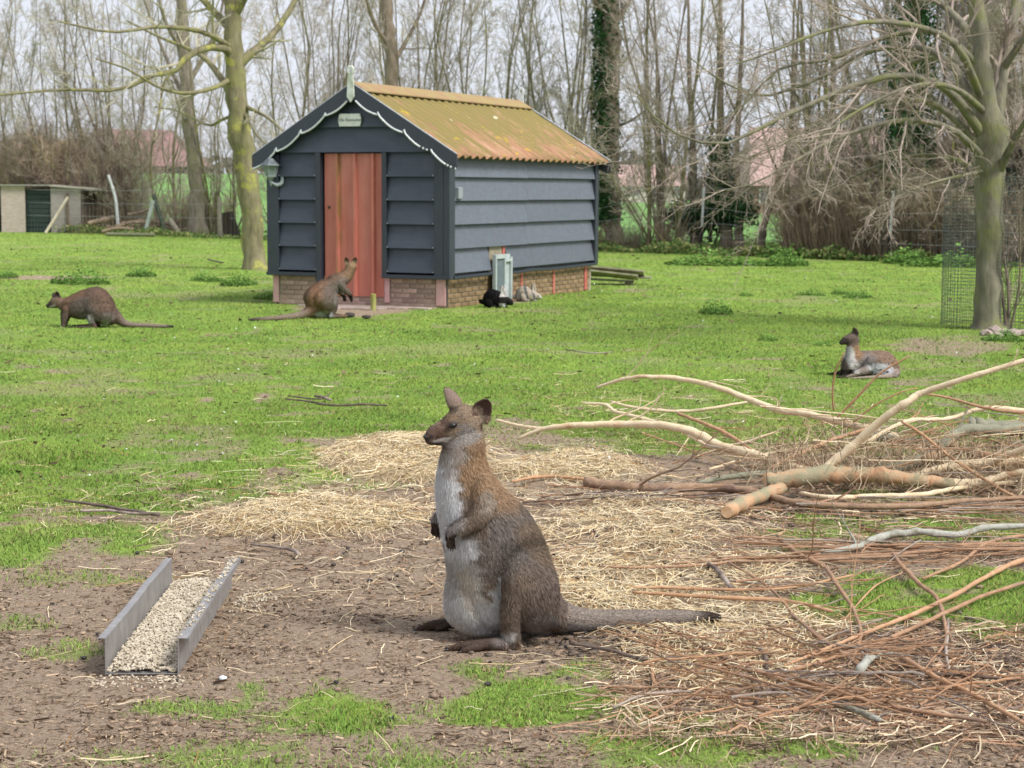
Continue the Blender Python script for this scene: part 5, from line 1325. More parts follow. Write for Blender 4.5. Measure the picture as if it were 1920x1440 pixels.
for i in range(3):
    tr, cw = slender(rt.uniform(7, 9), rt.uniform(.055, .085), rt, 5, 8, (7, 5, 4), .4, (20, 55), .12)
    protos.append(tree_proto('slender_tree', tr, cw, [BARK_G, BARK_G2, BARK_O][i], TWIG))
def shrub(H, n, rng, spread=.5):
    a = rng.random(n) * 6.283; k = rng.random(n) ** .7; rr = rng.random(n) ** .5 * .7
    Sp = np.zeros((n, 6, 3)); t = np.linspace(0, 1, 6)
    Sp[:, :, 0] = (np.cos(a) * rr)[:, None] + (np.cos(a) * k * spread * H)[:, None] * t ** 1.4
    Sp[:, :, 1] = (np.sin(a) * rr)[:, None] + (np.sin(a) * k * spread * H)[:, None] * t ** 1.4
    Sp[:, :, 2] = (H * (.55 + .45 * rng.random(n)))[:, None] * t - .05
    Sp[:, 1:] += rng.normal(size=(n, 5, 3)) * [.06, .06, .03] * H * .35
    Sr = rng.uniform(.012, .03, n)[:, None] * np.linspace(1, .35, 6)
    P1, R1 = grow(Sp, Sr, 6, rng, .1, .95, (20, 70), .45, .5, .2, .0, .2, 5, rmin=.006)
    P2, R2 = grow(P1, R1, 5, rng, .1, 1, (20, 70), .5, .6, .05, 0, .2, 4, rmin=.005)
    P3, R3 = grow(P2, R2, 3, rng, .1, 1, (20, 70), .6, .8, .0, 0, .2, 3, rmin=.004)
    return cat((Sp, Sr, 4)), cat((P1, R1, 3), (P2, R2, 3), (P3, R3, 3))
SHB = simple('tangled_brown_stems', (.22, .165, .12), (.44, .34, .25), 2, .9, 0)
SHT = simple('tangled_tan_twigs', (.28, .205, .15), (.50, .385, .285), 2, .9, 0)
sprotos = []
for i in range(4):
    a, b_ = shrub(2.6, 70, rt); root = empty('bare_shrub'); a.build('stems', [SHB, BARK_O][i % 2], root); b_.build('twigs', SHT if i != 2 else TWIGO, root); sprotos.append(root)
used = set()
def place(proto, x, y, sc, label, cat_, group, rz=None, zs=1.0):
    k = id(proto)
    o = proto if k not in used else copy_tree(proto); used.add(k)
    o.location = (x, y, 0); o.rotation_euler = (rt.normal() * .02, rt.normal() * .02, rt.random() * 6.28 if rz is None else rz); o.scale = (sc, sc, sc * zs)
    return tag(o, label, cat_, group)
def hedge_y(x): return 46.5 - .94 * x
def hx(px, off=0.0):
    """place in the hedge row seen at this column of the photograph"""
    t = (px - 960) / FPX; y = 46.5 / (1 + .94 * t) + off; return t * y, y
GR_T = 'slender bare trees of the hedge row'
LM = [(0, 'beyond the left picture edge'), (48, 'behind the pinkish hutch panel'), (96, 'behind the hutch doorway'), (158, 'behind the grey hutch panel'), (240, 'behind the branch heap'), (330, 'left of the tall grey trunk'), (430, 'between the tall grey trunk and the mossy tree'), (545, 'above the left eave of the shed'),
      (640, 'left of the white gable finial'), (730, 'between finial and the trunk above the ridge'), (800, 'just right of the trunk above the ridge'), (880, 'above the middle of the shed ridge'), (985, 'above the far end of the ridge'), (1140, 'between shed roof end and the ivy covered trunk'), (1290, 'between the ivy trunk and the first fence post'), (1375, 'among the ivy topped stems'), (1500, 'above the open green field on the right'), (1640, 'in the right thicket under the arching limbs'), (1710, 'by the second white fence post'), (1850, 'seen through the wire guard'), (9999, 'at the right picture edge')]
def where(px_, multi, far_): 
    w_ = next(t for a, t in LM if px_ < a)
    return ('paler far off bare tree ' if far_ else 'many stemmed bare hedge tree ' if multi else 'single stemmed slender bare hedge tree ') + w_
pl = [(18, 4), (62, 3.2), (100, 4), (135, 3.2), (172, 3.5), (215, 4.2), (262, 3.5), (300, 5), (398, 3.5), (520, 2), (560, 3), (600, 1.8), (645, 2.5), (700, 3), (775, 2), (820, 1.8), (865, 2.6), (915, 2), (965, 1.6), (1010, 2.8), (1052, 2.2),
      (1088, 1.5), (1215, 1.4), (1240, 2), (1268, 1.2), (1330, 3.2), (1550, 1.5), (1610, 2), (1655, 2.5), (1750, 3), (1800, 2), (1880, 2.4), (1940, 2), (-40, 3), (2020, 2), (-120, 3), (40, 5.5), (150, 5), (240, 5.5), (330, 5.5), (440, 4), (620, 4), (740, 4.5), (900, 4), (1100, 4), (1520, 3.5), (1580, 4.5), (1700, 4.5), (1830, 4.5)]
for i, (px_, off) in enumerate(pl):
    x, y = hx(px_, off); multi = i % 3 == 2
    place(protos[(5 + (i // 3) % 3) if multi else i % 5], x, y, rt.uniform(.85, 1.15), where(px_, multi, False), 'tree', GR_T)
# far row, behind
for i in range(12):
    px_ = -60 + i * 178
    if 1130 < px_ < 1500: continue; x, y = hx(px_, rt.uniform(7, 12)); 
    place(protos[i % 5], x, y, rt.uniform(.9, 1.2), where(px_, False, True), 'tree', GR_T)
GR_S = 'bare brown shrubs filling the hedge'
shr = [(px_, rt.uniform(3.2, 4.6), rt.uniform(1.1, 1.45)) for px_ in np.arange(-80, 215, 34)] + [(px_, rt.uniform(5, 7), rt.uniform(1.2, 1.6)) for px_ in np.arange(-60, 180, 60)]
shr += [(px_, rt.uniform(4, 5.5), rt.uniform(.4, .65)) for px_ in (240, 290, 345, 405)]
shr += [(px_, rt.uniform(1, 2), rt.uniform(.28, .4)) for px_ in (1112, 1175, 1258)]
shr += [(px_, rt.uniform(.8, 2.6), rt.uniform(.65, .95)) for px_ in np.arange(1512, 2000, 34)] + [(px_, rt.uniform(3, 5), rt.uniform(1.0, 1.3)) for px_ in np.arange(1620, 1990, 60)]
for i, (px_, off, sc) in enumerate(shr):
    x, y = hx(px_, off)
    left = px_ < 600
    place(sprotos[i % 4], x, y, sc, 'bare tangled brown shrub ' + next(t for a, t in LM if px_ < a), 'shrub', GR_S + (' on the left' if left else ' on the right'))
# thick dark evergreen mass at the far right behind the guarded tree
# ---------------- ivy and leaves
LEAFM = leafmat('green_leaf', .25, .3)
def leaves(c, n, size, rng, tint, up=0.0):
    """n quads at centres c"""
    d = nrm(rng.normal(size=(n, 3)) + [0, 0, up]); s_ = nrm(np.cross(d, rng.normal(size=(n, 3)))); q = np.cross(d, s_)
    z = (size * rng.uniform(.6, 1.3, n))[:, None]
    V = np.stack([c - s_ * z * .5, c + q * z * .45, c + s_ * z * .5, c - q * z * .55], 1).reshape(-1, 3)
    t = tint * rng.uniform(.5, 1.4, (n, 1)); return V, [np.arange(4 * n).reshape(n, 4)], np.repeat(t, 4, 0)
def ivy_on(parent, Pp, Rp, n, thick, rng, bias=None, size=.09, t0=0, t1=1, dens=None):
    t = rng.uniform(t0, t1, n) if dens is None else np.clip(dens(rng, n), 0, 1); N = len(Pp); s_ = t * (N - 1); i = np.minimum(s_.astype(int), N - 2); f = (s_ - i)[:, None]
    c = Pp[i] * (1 - f) + Pp[i + 1] * f; r = Rp[i] * (1 - f[:, 0]) + Rp[i + 1] * f[:, 0]
    a = rng.normal(bias, 1.0, n) if bias is not None else rng.random(n) * 6.28
    rad = r + rng.random(n) ** 1.5 * thick
    c = c + np.stack([np.cos(a) * rad, np.sin(a) * rad, rng.normal(size=n) * .05], -1)
    V, F, tt = leaves(c, n, size, rng, np.array([[.055, .125, .045]]))
    o = mk('ivy', V, F, LEAFM, parent, attrs={'tint': rgba(tt)}); o['kind'] = 'stuff'; return o
def big_tree(name, label, trunk_px, widths, Y, limbs, bm, tm, ivy=None, k=(7, 6, 5), twl=(.42, .45, .5), trop=(.1, .05, 0), N1=12, ang=(20, 60)):
    """trunk_px: (u, v) up the trunk; limbs: [(points (u, v, dy), r0, r1)]"""
    T = np.array([P(u, v, Y) for u, v in trunk_px]); org = np.array([T[0, 0], T[0, 1], 0]); T[0, 2] = -.05
    Tp = path(T - org, 28); Tr = np.interp(np.linspace(0, 1, 28), np.linspace(0, 1, len(widths)), np.array(widths) / 2 * Y / FPX)
    # uneven outline: little swellings up the trunk
    Tr = Tr * (1 + .06 * np.sin(np.arange(28) * 1.7) + .05 * np.sin(np.arange(28) * 3.1)); LX = rt.normal(size=(28, 3)) * Tr[:, None] * .10; LX[:2] = 0; Tp = Tp + LX * [1, 1, 0]
    root = empty(name, org); tag(root, label, 'tree')
    LP, LR = [], []
    for pts, r0, r1 in limbs:
        q = np.array([P(u, v, Y + dy) for u, v, dy in pts]) - org; LP.append(path(q, N1)); LR.append((r0 * (.78 if name == 'spreading_tree' else .85) - r1) * (1 - np.linspace(0, 1, N1)) ** 1.3 + r1)
    tr = cat((Tp[None], Tr[None], 16))
    if LP: LP, LR = np.array(LP), np.array(LR); V, F = tubes(LP, LR, 8); tr.add(V, F)
    tr.build('trunk', bm, root, smooth=True)
    if LP is not None and len(LP):
        P2, R2 = grow(LP, LR, k[0], rt, .15, 1, ang, twl[0], .45, trop[0], trop[0] * .3, .12, 8, rmin=.005, fall=.35)
        P3, R3 = grow(P2, R2, k[1], rt, .1, 1, ang, twl[1], .5, trop[1], trop[1] * .4, .14, 6, rmin=.0032, fall=.35)
        P4, R4 = grow(P3, R3, k[2], rt, .1, 1, ang, twl[2], .7, trop[2], 0, .15, 4, rmin=.003)
        cat((P2, R2, 5), (P3, R3, 3), (P4, R4, 3)).build('crown', tm, root)
    if ivy: ivy_on(root, Tp, Tr, **ivy)
    return root
# mossy tree left of the shed
Y1 = G(478, 505)[1]
big_tree('mossy_tree', 'lichen covered thick tree trunk standing left beside the shed', [(479, 507), (477, 490), (474, 430), (470, 380), (459, 310), (450, 250), (445, 190), (440, 130), (437, 80), (434, 0), (430, -120), (428, -240)],
         [56, 44, 40, 40, 42, 44, 40, 36, 34, 30, 22, 12], Y1,
         [([(441, 130, 0), (466, 104, .1), (495, 80, .3), (530, 40, .6), (570, -30, 1)], .12, .05),
          ([(436, 100, 0), (418, 90, -.3), (395, 88, -.6), (368, 96, -.9), (345, 112, -1.1), (330, 132, -1.2), (285, 142, -1.4), (245, 162, -1.6), (205, 170, -1.8), (130, 168, -2.2), (60, 172, -2.6), (-20, 180, -3)], .10, .018),
          ([(432, 175, 0), (410, 140, .5), (385, 110, 1), (350, 90, 1.6), (300, 70, 2.4), (240, 40, 3)], .09, .02),
          ([(330, 130, -1.2), (310, 150, -1.3), (303, 180, -1.3), (298, 215, -1.4), (290, 250, -1.5)], .035, .010),
          ([(462, 200, 0), (478, 208, -.3), (498, 218, -.6), (520, 236, -1), (548, 262, -1.2)], .055, .015),
          ([(455, 205, 0), (470, 235, -.4), (488, 262, -.7), (505, 275, -.9)], .03, .01),
          ([(430, 150, 0), (400, 165, -.8), (350, 175, -1.4), (300, 165, -2), (240, 130, -2.6), (180, 110, -3)], .06, .014),
          ([(437, 60, 0), (400, 20, .4), (340, -40, .8), (260, -90, 1.2)], .10, .04), ([(440, 30, 0), (480, -40, -.4), (540, -100, -.8)], .10, .04),
          ([(440, 215, 0), (415, 225, .4), (390, 235, .8), (340, 210, 1.2), (290, 200, 1.6)], .045, .012),
          ([(436, 90, 0), (380, 60, -1), (300, 50, -2), (210, 60, -3), (110, 40, -4)], .07, .015)],
         BARK_O, TWIGO, k=(7, 6, 4), twl=(.34, .45, .5), trop=(.08, .05, .0))
Y2 = 58.0
big_tree('tall_tree', 'grey tall tree trunk rising behind the mossy tree, by the fence', [(371, 430), (370, 410), (368, 360), (364, 300), (356, 240), (350, 180), (346, 110), (342, 40), (338, -60), (335, -160)],
         [44, 32, 27, 26, 28, 26, 24, 22, 16, 8], Y2,
         [([(352, 200, 0), (330, 150, .5), (300, 80, 1), (270, 0, 1.5)], .10, .04), ([(350, 160, 0), (380, 110, .5), (410, 40, 1), (430, -60, 1)], .11, .04), ([(345, 100, 0), (310, 40, -.6), (290, -40, -1)], .1, .04),
          ([(358, 250, 0), (385, 215, .6), (400, 160, 1)], .06, .02), ([(356, 240, 0), (335, 200, -.6), (322, 150, -1)], .06, .02)],
         BARK_G, TWIG, k=(8, 6, 4), twl=(.4, .45, .5), trop=(.2, .1, 0))
Y3 = 50.0
big_tree('tall_tree', 'tall trunk showing above the ridge of the shed roof', [(742, 440), (740, 300), (737, 200), (735, 130), (732, 80), (726, 20), (722, -60), (718, -160)], [32, 28, 27, 25, 24, 22, 18, 8], Y3,
         [([(735, 120, 0), (760, 80, .5), (790, 20, 1), (810, -60, 1)], .09, .03), ([(733, 90, 0), (700, 40, -.5), (680, -30, -1)], .09, .03), ([(738, 220, 0), (760, 190, .5), (780, 150, .9)], .05, .02)], BARK_G2, TWIG, k=(8, 6, 4), twl=(.4, .45, .5), trop=(.2, .1, 0))
Y4 = 46.5
big_tree('ivy_tree', 'tall ivy covered trunk right behind the end of the shed', [(1150, 470), (1150, 450), (1149, 400), (1148, 330), (1146, 250), (1146, 180), (1146, 100), (1146, 20), (1147, -80), (1148, -200)], [46, 36, 30, 30, 32, 34, 36, 32, 26, 12], Y4,
         [([(1148, 240, 0), (1185, 225, -.4), (1230, 190, -.8), (1262, 150, -1)], .05, .015), ([(1148, 180, 0), (1110, 165, .3), (1080, 175, .6)], .03, .01), ([(1146, 60, 0), (1180, 0, .5), (1220, -70, 1)], .09, .03), ([(1146, 40, 0), (1100, -20, -.5), (1070, -90, -1)], .08, .03),
          ([(1148, 300, 0), (1170, 270, -.4), (1190, 250, -.7)], .025, .01), ([(1146, 140, 0), (1175, 110, .5), (1200, 60, .8)], .05, .015)],
         BARK_G2, TWIG, ivy=dict(n=6500, thick=.26, rng=rt, bias=2.9, size=.085, t0=.18, t1=.95), k=(8, 6, 4), twl=(.45, .5, .5))
big_tree('ivy_tree', 'dark ivy clad thick trunk standing left of the wire mesh guard', [(1702, 490), (1702, 470), (1701, 420), (1701, 340), (1702, 280), (1703, 200), (1708, 120), (1712, 30), (1716, -80), (1720, -180)], [62, 44, 38, 36, 36, 36, 36, 34, 26, 12], 40.0,
         [([(1703, 180, 0), (1740, 130, .5), (1780, 60, 1), (1800, -30, 1)], .09, .03), ([(1705, 150, 0), (1670, 90, .5), (1640, 10, 1)], .08, .03), ([(1704, 230, 0), (1665, 200, -.5), (1640, 160, -.8)], .05, .015)],
         BARK_G2, TWIG, ivy=dict(n=9000, thick=.42, rng=rt, bias=None, size=.085, t0=.30, t1=1), k=(8, 6, 4), twl=(.45, .5, .5))
for nm, lb, tp, wd, yy, iv in (
    ('ivy_tree', 'bushy ivy topped stem just left of the first fence post', [(1306, 472), (1305, 440), (1303, 380), (1300, 340), (1300, 300), (1296, 220), (1292, 120), (1290, -60)], [30, 22, 20, 17, 14, 10, 8, 3], 45, dict(n=3200, thick=.62, rng=rt, size=.09, dens=lambda r, n: r.normal(.22, .028, n))),
    ('ivy_tree', 'ivy sleeved stem right of the first fence post', [(1364, 470), (1362, 430), (1360, 380), (1356, 330), (1352, 270), (1350, 200), (1352, 100), (1350, -60)], [30, 24, 18, 17, 15, 13, 10, 4], 44.5, dict(n=4200, thick=.30, rng=rt, size=.085, dens=lambda r, n: np.where(r.random(n) < .45, r.normal(.24, .03, n), r.uniform(.24, .6, n)))),
    ('ivy_tree', 'slim stem with ivy tuft between two fence posts', [(1385, 470), (1385, 430), (1383, 370), (1380, 310), (1384, 220), (1390, 100), (1395, -60)], [22, 17, 14, 12, 10, 8, 3], 44.2, dict(n=1800, thick=.42, rng=rt, size=.085, dens=lambda r, n: r.normal(.27, .03, n))),
    ('leaning_tree', 'dark crooked stem leaning right before the green field', [(1428, 470), (1430, 440), (1438, 400), (1450, 365), (1462, 330), (1480, 260), (1490, 160), (1500, -40)], [20, 15, 14, 13, 11, 9, 7, 3], 43.5, None),
    ('dark_tree', 'dark straight stem beside the short charred fence post', [(1472, 466), (1475, 440), (1478, 400), (1476, 340), (1482, 250), (1486, 140), (1490, -60)], [14, 12, 12, 10, 8, 6, 3], 43.2, None),
    ('dark_tree', 'leaning pair trunk left end of the dense right thicket', [(1532, 470), (1530, 440), (1524, 380), (1516, 320), (1512, 220), (1506, 100), (1500, -60)], [22, 18, 15, 13, 10, 8, 3], 42, None),
    ('dark_tree', 'pale trunk inside the dense right thicket', [(1572, 470), (1571, 440), (1568, 380), (1566, 300), (1562, 200), (1560, 60), (1556, -60)], [24, 20, 17, 14, 11, 8, 3], 42, None)):
    lim = [([(tp[4][0], tp[4][1], 0), (tp[4][0] + s_ * 25, tp[4][1] - 60, s_ * .4), (tp[4][0] + s_ * 45, tp[4][1] - 150, s_ * .8)], .035, .012) for s_ in (1, -1)] + [([(tp[2][0], tp[2][1], 0), (tp[2][0] + s_ * 14, tp[2][1] - 30, s_ * .2), (tp[2][0] + s_ * 26, tp[2][1] - 70, s_ * .3)], .02, .008) for s_ in (1, -1)]
    big_tree(nm, lb, tp, wd, yy, lim, BARK_G2, TWIG, ivy=iv, k=(7, 5, 4), twl=(.5, .5, .5), trop=(.2, .1, 0))
# broad tree on the right with its arching limbs
Y5 = G(1855, 618)[1]; print('right tree', Y5)
big_tree('spreading_tree', 'spreading bare tree with long arching limbs inside the wire mesh guard', [(1853, 622), (1852, 605), (1853, 560), (1855, 500), (1856, 430), (1857, 370), (1858, 310), (1857, 270), (1856, 235), (1848, 180), (1842, 120), (1836, 60), (1826, -30), (1815, -140)],
         [84, 56, 50, 48, 50, 54, 58, 60, 58, 38, 34, 32, 26, 14], Y5,
         [([(1862, 250, 0), (1872, 190, .1), (1880, 130, .2), (1895, 60, .3), (1915, -40, .5), (1935, -150, .7)], .115, .05),
          ([(1848, 262, 0), (1815, 215, -.2), (1785, 175, -.4), (1745, 152, -.6), (1690, 140, -.8), (1610, 156, -1.2), (1520, 195, -1.5), (1440, 232, -1.8), (1370, 268, -2), (1300, 264, -2.1), (1240, 232, -2.2), (1195, 180, -2.2)], .075, .007),
          ([(1845, 240, 0), (1800, 140, .5), (1745, 95, .8), (1680, 86, 1), (1610, 104, 1.2), (1540, 145, 1.3), (1480, 168, 1.4), (1420, 180, 1.4), (1350, 150, 1.5), (1290, 105, 1.5)], .065, .007),
          ([(1846, 300, 0), (1790, 245, -.6), (1710, 225, -1.0), (1630, 238, -1.4), (1550, 268, -1.7), (1480, 308, -2), (1410, 345, -2.2), (1345, 358, -2.4)], .055, .006),
          ([(1848, 285, 0), (1760, 200, -.2), (1665, 188, -.5), (1565, 220, -.7), (1475, 262, -.9), (1385, 305, -1)], .055, .006),
          ([(1850, 338, 0), (1800, 302, .5), (1730, 290, .8), (1650, 310, 1), (1570, 345, 1.1), (1500, 378, 1.2)], .045, .005),
          ([(1842, 190, 0), (1800, 95, -.6), (1740, 55, -1), (1640, 40, -1.6), (1540, 60, -2), (1440, 100, -2.3), (1380, 120, -2.4)], .06, .007),
          ([(1870, 330, 0), (1893, 280, -.3), (1925, 225, -.6), (1980, 170, -1), (2060, 150, -1.4)], .07, .01),
          ([(1872, 290, 0), (1915, 250, .6), (1960, 230, 1), (2040, 250, 1.4)], .05, .008),
          ([(1846, 320, 0), (1800, 330, -.8), (1740, 345, -1.3), (1680, 370, -1.6), (1630, 400, -1.8)], .03, .005),
          ([(1846, 350, 0), (1800, 350, .3), (1740, 330, .8), (1690, 330, 1.2)], .03, .005),
          ([(1846, 210, 0), (1790, 165, -1), (1720, 160, -1.6), (1640, 190, -2), (1560, 240, -2.3), (1490, 290, -2.4)], .05, .005),
          ([(1845, 160, 0), (1780, 110, 1), (1700, 120, 1.6), (1610, 170, 2), (1530, 230, 2.2), (1450, 280, 2.3), (1360, 310, 2.4)], .05, .005),
          ([(1842, 130, 0), (1760, 60, 0), (1660, 70, 0), (1560, 110, 0), (1460, 130, 0), (1380, 210, 0), (1300, 240, 0)], .055, .005),
          ([(1838, 90, 0), (1780, 20, .6), (1700, -30, 1), (1600, -50, 1.6), (1500, -30, 2)], .07, .01), ([(1880, 130, .2), (1930, 60, -.2), (1990, 10, -.6)], .06, .02)],
         bark('green_grey_bark', (.095, .088, .065), (.25, .23, .17), (.18, .185, .08), .45, 9), TWIGR, k=(15, 7, 5), twl=(.27, .55, .5), trop=(.02, .06, .04), N1=16, ang=(15, 55))
# little dark sapling right of it
tr, cw = slender(1.9, .03, rt, 4, 5, (4, 3, 2), .5, (15, 35), .2)
o = tree_proto('young_tree', tr, cw, BARK_G2, TWIGR); q = G(1893, 618); o.location = q; tag(o, 'small dark multi stemmed shoot right beside the guarded trunk', 'sapling')
# wire mesh guard
gq = G(1874, 612); gr_ = 104 * gq[1] / FPX; gd = empty('tree_guard', gq); tag(gd, 'round fine grey wire mesh guard standing about the spreading tree', 'tree guard')
nw = 72; a = np.arange(nw) * 2 * np.pi / nw; hgt = 1.66
wob = 1 + .03 * np.sin(a * 3) + .02 * np.sin(a * 5 + 1)
V1 = np.stack([np.stack([gr_ * wob * np.cos(a), gr_ * wob * np.sin(a), 0 * a], -1), np.stack([gr_ * wob * np.cos(a + .01), gr_ * wob * np.sin(a), 0 * a + hgt], -1)], 1)
V, F = tubes(V1, np.full((nw, 2), .0024), 3); mb = MB().add(V, F)
a2 = np.linspace(0, 2 * np.pi, 73); w2_ = 1 + .03 * np.sin(a2 * 3) + .02 * np.sin(a2 * 5 + 1)
hz = np.stack([np.stack([gr_ * w2_ * np.cos(a2), gr_ * w2_ * np.sin(a2), 0 * a2 + z_], -1) for z_ in np.linspace(.02, hgt, 44)])
V, F = tubes(hz, np.full(hz.shape[:2], .0024), 3); mb.add(V, F)
o = mb.build('wire_mesh', simple('galvanised_mesh', (.07, .085, .085), (.13, .15, .15), rough=.5, metal=.3), gd); o['kind'] = 'stuff'
# stones at its foot
STN = simple('pinkish_stone', (.26, .2, .17), (.46, .38, .34), 12, .8, .5, .005, objvar=.2); rk = np.random.default_rng(9)
for i, (u_, v_, r_) in enumerate(((1866, 628, .09), (1850, 630, .07), (1884, 630, .08), (1902, 632, .09), (1872, 634, .06), (1918, 630, .07))):
    V, F = lumps(np.zeros(1), np.zeros(1), np.array([r_]), rk, .6, .2, 1.4); o = mk('stone', V, F, STN, smooth=False); o.location = G(u_, v_) 
    tag(o, ['pinkish stone at the middle of the trunk foot', 'small grey stone left at the trunk foot', 'stone just right of the trunk foot', 'large stone right below the sapling', 'small front stone of the heap at the trunk foot', 'outermost right stone by the tree guard'][i], 'stone', 'stones at the foot of the guarded tree')

# dark evergreen bushes behind the guarded tree
for i, (px_, sc, lb) in enumerate(((1800, 1.0, 'dark evergreen bush seen through the left of the wire guard'), (1890, 1.15, 'dark evergreen bush right of the guarded trunk'), (1990, 1.1, 'dark evergreen bush at the right picture edge'))):
    x, y = hx(px_, 2.2); n = 3600; d_ = nrm(rt.normal(size=(n, 3))) * (rt.random((n, 1)) ** .33) * [1.25, .9, 1.0]; d_ = d_ * (1 + .3 * np.sin(d_[:, :1] * 7 + i))
    c = d_ + [0, 0, .95]; c = c[c[:, 2] > .05]; V, F, t = leaves(c, len(c), .10, rt, np.array([[.045, .055, .045]]))
    root = empty('evergreen_bush', (x, y, 0)); root.scale = (sc,) * 3; mk('foliage', V, F, LEAFM, root, attrs={'tint': rgba(t)}); cat(*[(np.array([[[a_, b_, 0], [a_ * 1.8, b_ * 1.8, .9]]]), np.array([[.04, .02]]), 5) for a_, b_ in ((.1, .1), (-.2, .1), (.2, -.2))]).build('stems', BARK_G2, root)
    tag(root, lb, 'bush')
# ---------------- weeds, nettles
def nettle(n, rx, ry, h, rng):
    k = n; a = rng.random(k) * 6.28; r = rng.random(k) ** .5
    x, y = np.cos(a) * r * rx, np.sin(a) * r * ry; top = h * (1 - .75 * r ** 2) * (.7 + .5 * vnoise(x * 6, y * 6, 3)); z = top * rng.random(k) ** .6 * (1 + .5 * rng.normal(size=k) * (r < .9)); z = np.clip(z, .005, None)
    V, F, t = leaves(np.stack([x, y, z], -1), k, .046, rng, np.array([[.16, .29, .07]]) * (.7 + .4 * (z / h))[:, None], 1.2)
    return V, F, rgba(t)
wp = []
for i in range(3):
    V, F, t = nettle(850, .5, .35, .22, rt); o = mk('weed_clump', V, F, LEAFM, attrs={'tint': t}); wp.append(o)
W_ = [(150, 533, 1.0, 'wide nettle patch behind the crouching wallaby'), (265, 518, .7, 'round dark weed clump between left wallaby and mossy tree'), (388, 528, .6, 'small weed clump left below the mossy tree'), (448, 535, .75, 'weed clump just left of the shed'), (508, 560, .5, 'weed clump against the left shed plinth'),
      (1342, 588, .6, 'weed clump in the lawn right of the rabbits'), (1600, 484, 2.0, 'long low nettle bed before the right hedge'), (1530, 484, 1.8, 'left end of the low nettle bed before the right hedge'), (1350, 497, 1.5, 'flat weed patch in the lawn behind the plank stack'), (1520, 556, .45, 'small bright weed tuft in mid lawn'), (1608, 560, .5, 'weed tuft left of the wire guard'), (1575, 552, .35, 'tiny weed tuft between two others in the lawn'),
      (1440, 640, .3, 'tiny weed tuft left of the lying wallaby'), (1540, 652, .3, 'tiny weed tuft right by the head of the lying wallaby'), (1370, 468, 2.2, 'dark green weeds below the ivy stems'), (1405, 466, 2.0, 'dark green weeds below the leaning stem'), (1230, 466, 2.0, 'green weeds at the hedge foot right of the ivy trunk'), (1180, 466, 1.4, 'green weeds at the foot of the ivy trunk'),
      (40, 434, 2.2, 'weeds before the pinkish panel of the hutch'), (120, 432, 2.2, 'weeds before the grey panel of the hutch'), (75, 434, 1.6, 'weeds before the hutch doorway'), (300, 434, 1.2, 'weeds before the branch heap'), (440, 436, 1.6, 'weeds at the foot of the tree stump'), (340, 432, 1.5, 'weeds around the tall grey trunk'), (380, 431, 1.4, 'weeds right of the tall grey trunk'),
      (1700, 494, 1.4, 'weeds at the foot of the dark ivy trunk'), (1880, 640, .45, 'bright grass tuft below the stones of the guarded tree'), (1800, 500, 1.6, 'weeds seen through the wire guard'), (15, 520, .5, 'weed clump at the left picture edge'), (1475, 498, 1.2, 'thin weed patch in the lawn before the short charred post'), (1400, 556, .3, 'lone low tuft in the right lawn')]
for i, (u_, v_, sc, lb) in enumerate(W_):
    o = wp[i % 3] if i < 3 else wp[i % 3].copy()
    if i >= 3: C.objects.link(o)
    o.location = G(u_, v_); far_ = o.location.y > 38; o.scale = (sc * (1.5 if sc > 1.4 else 1), sc, sc * (.6 if sc > 1.4 else .85)); o.rotation_euler = (0, 0, 0 if sc > 1.4 else rt.random() * 6); tag(o, lb, 'weeds', 'weed clumps')
# undergrowth at the foot of the whole hedge
n = 17000; px_ = rt.uniform(-120, 2050, n); t_ = (px_ - 960) / FPX; off = rt.exponential(.9, n) - .3; y = 46.5 / (1 + .94 * t_) + off; x = t_ * y
h = .26 * np.clip(fbm(x * .7, y * .7, 88) * 1.8 - .55, 0.05, 1) * rt.random(n) * 1.3 + .02
V, F, t = leaves(np.stack([x, y, h], -1), n, .085, rt, np.array([.15, .25, .075]) * (.6 + .7 * fbm(x * 2, y * 2, 89))[:, None] + (rt.random((n, 1)) < .45) * np.array([[.18, .10, .06]]), .8)
o = mk('undergrowth', V, F, LEAFM, attrs={'tint': rgba(t)}); tag(o, 'low green and brown undergrowth along the foot of the hedge', 'undergrowth', kind='stuff')
# dry upright stalks in the hedge base
n = 9000; px_ = rt.uniform(-120, 2050, n); px_ = np.where(rt.random(n) < .5, rt.uniform(1480, 2000, n), px_); t_ = (px_ - 960) / FPX; off = rt.exponential(1.0, n) + .1; kk = (px_ > 1480) | (px_ < 250) | (rt.random(n) < .10); px_, off = px_[kk], off[kk]; n = len(px_); t_ = (px_ - 960) / FPX; y = 46.5 / (1 + .94 * t_) + off; x = t_ * y
a = rt.random(n) * 6.28; hh = rt.uniform(.3, 1.5, n) * np.where(px_ > 1480, 1.3, .8); ln = rt.normal(size=(n, 2)) * .22 * hh[:, None]
V = np.stack([np.stack([x - .008 * np.cos(a), y - .008 * np.sin(a), 0 * x], -1), np.stack([x + .008 * np.cos(a), y + .008 * np.sin(a), 0 * x], -1), np.stack([x + ln[:, 0], y + ln[:, 1], hh], -1)], 1).reshape(-1, 3)
ct = np.array([.30, .235, .15]) * rt.uniform(.4, 1.3, (n, 1))
o = mk('dry_stalks', V, [np.arange(3 * n).reshape(n, 3)], STRAWM, attrs={'tint': rgba(np.repeat(ct, 3, 0))}); tag(o, 'dry upright stalks and brambles standing in the hedge base', 'stalks', kind='stuff')

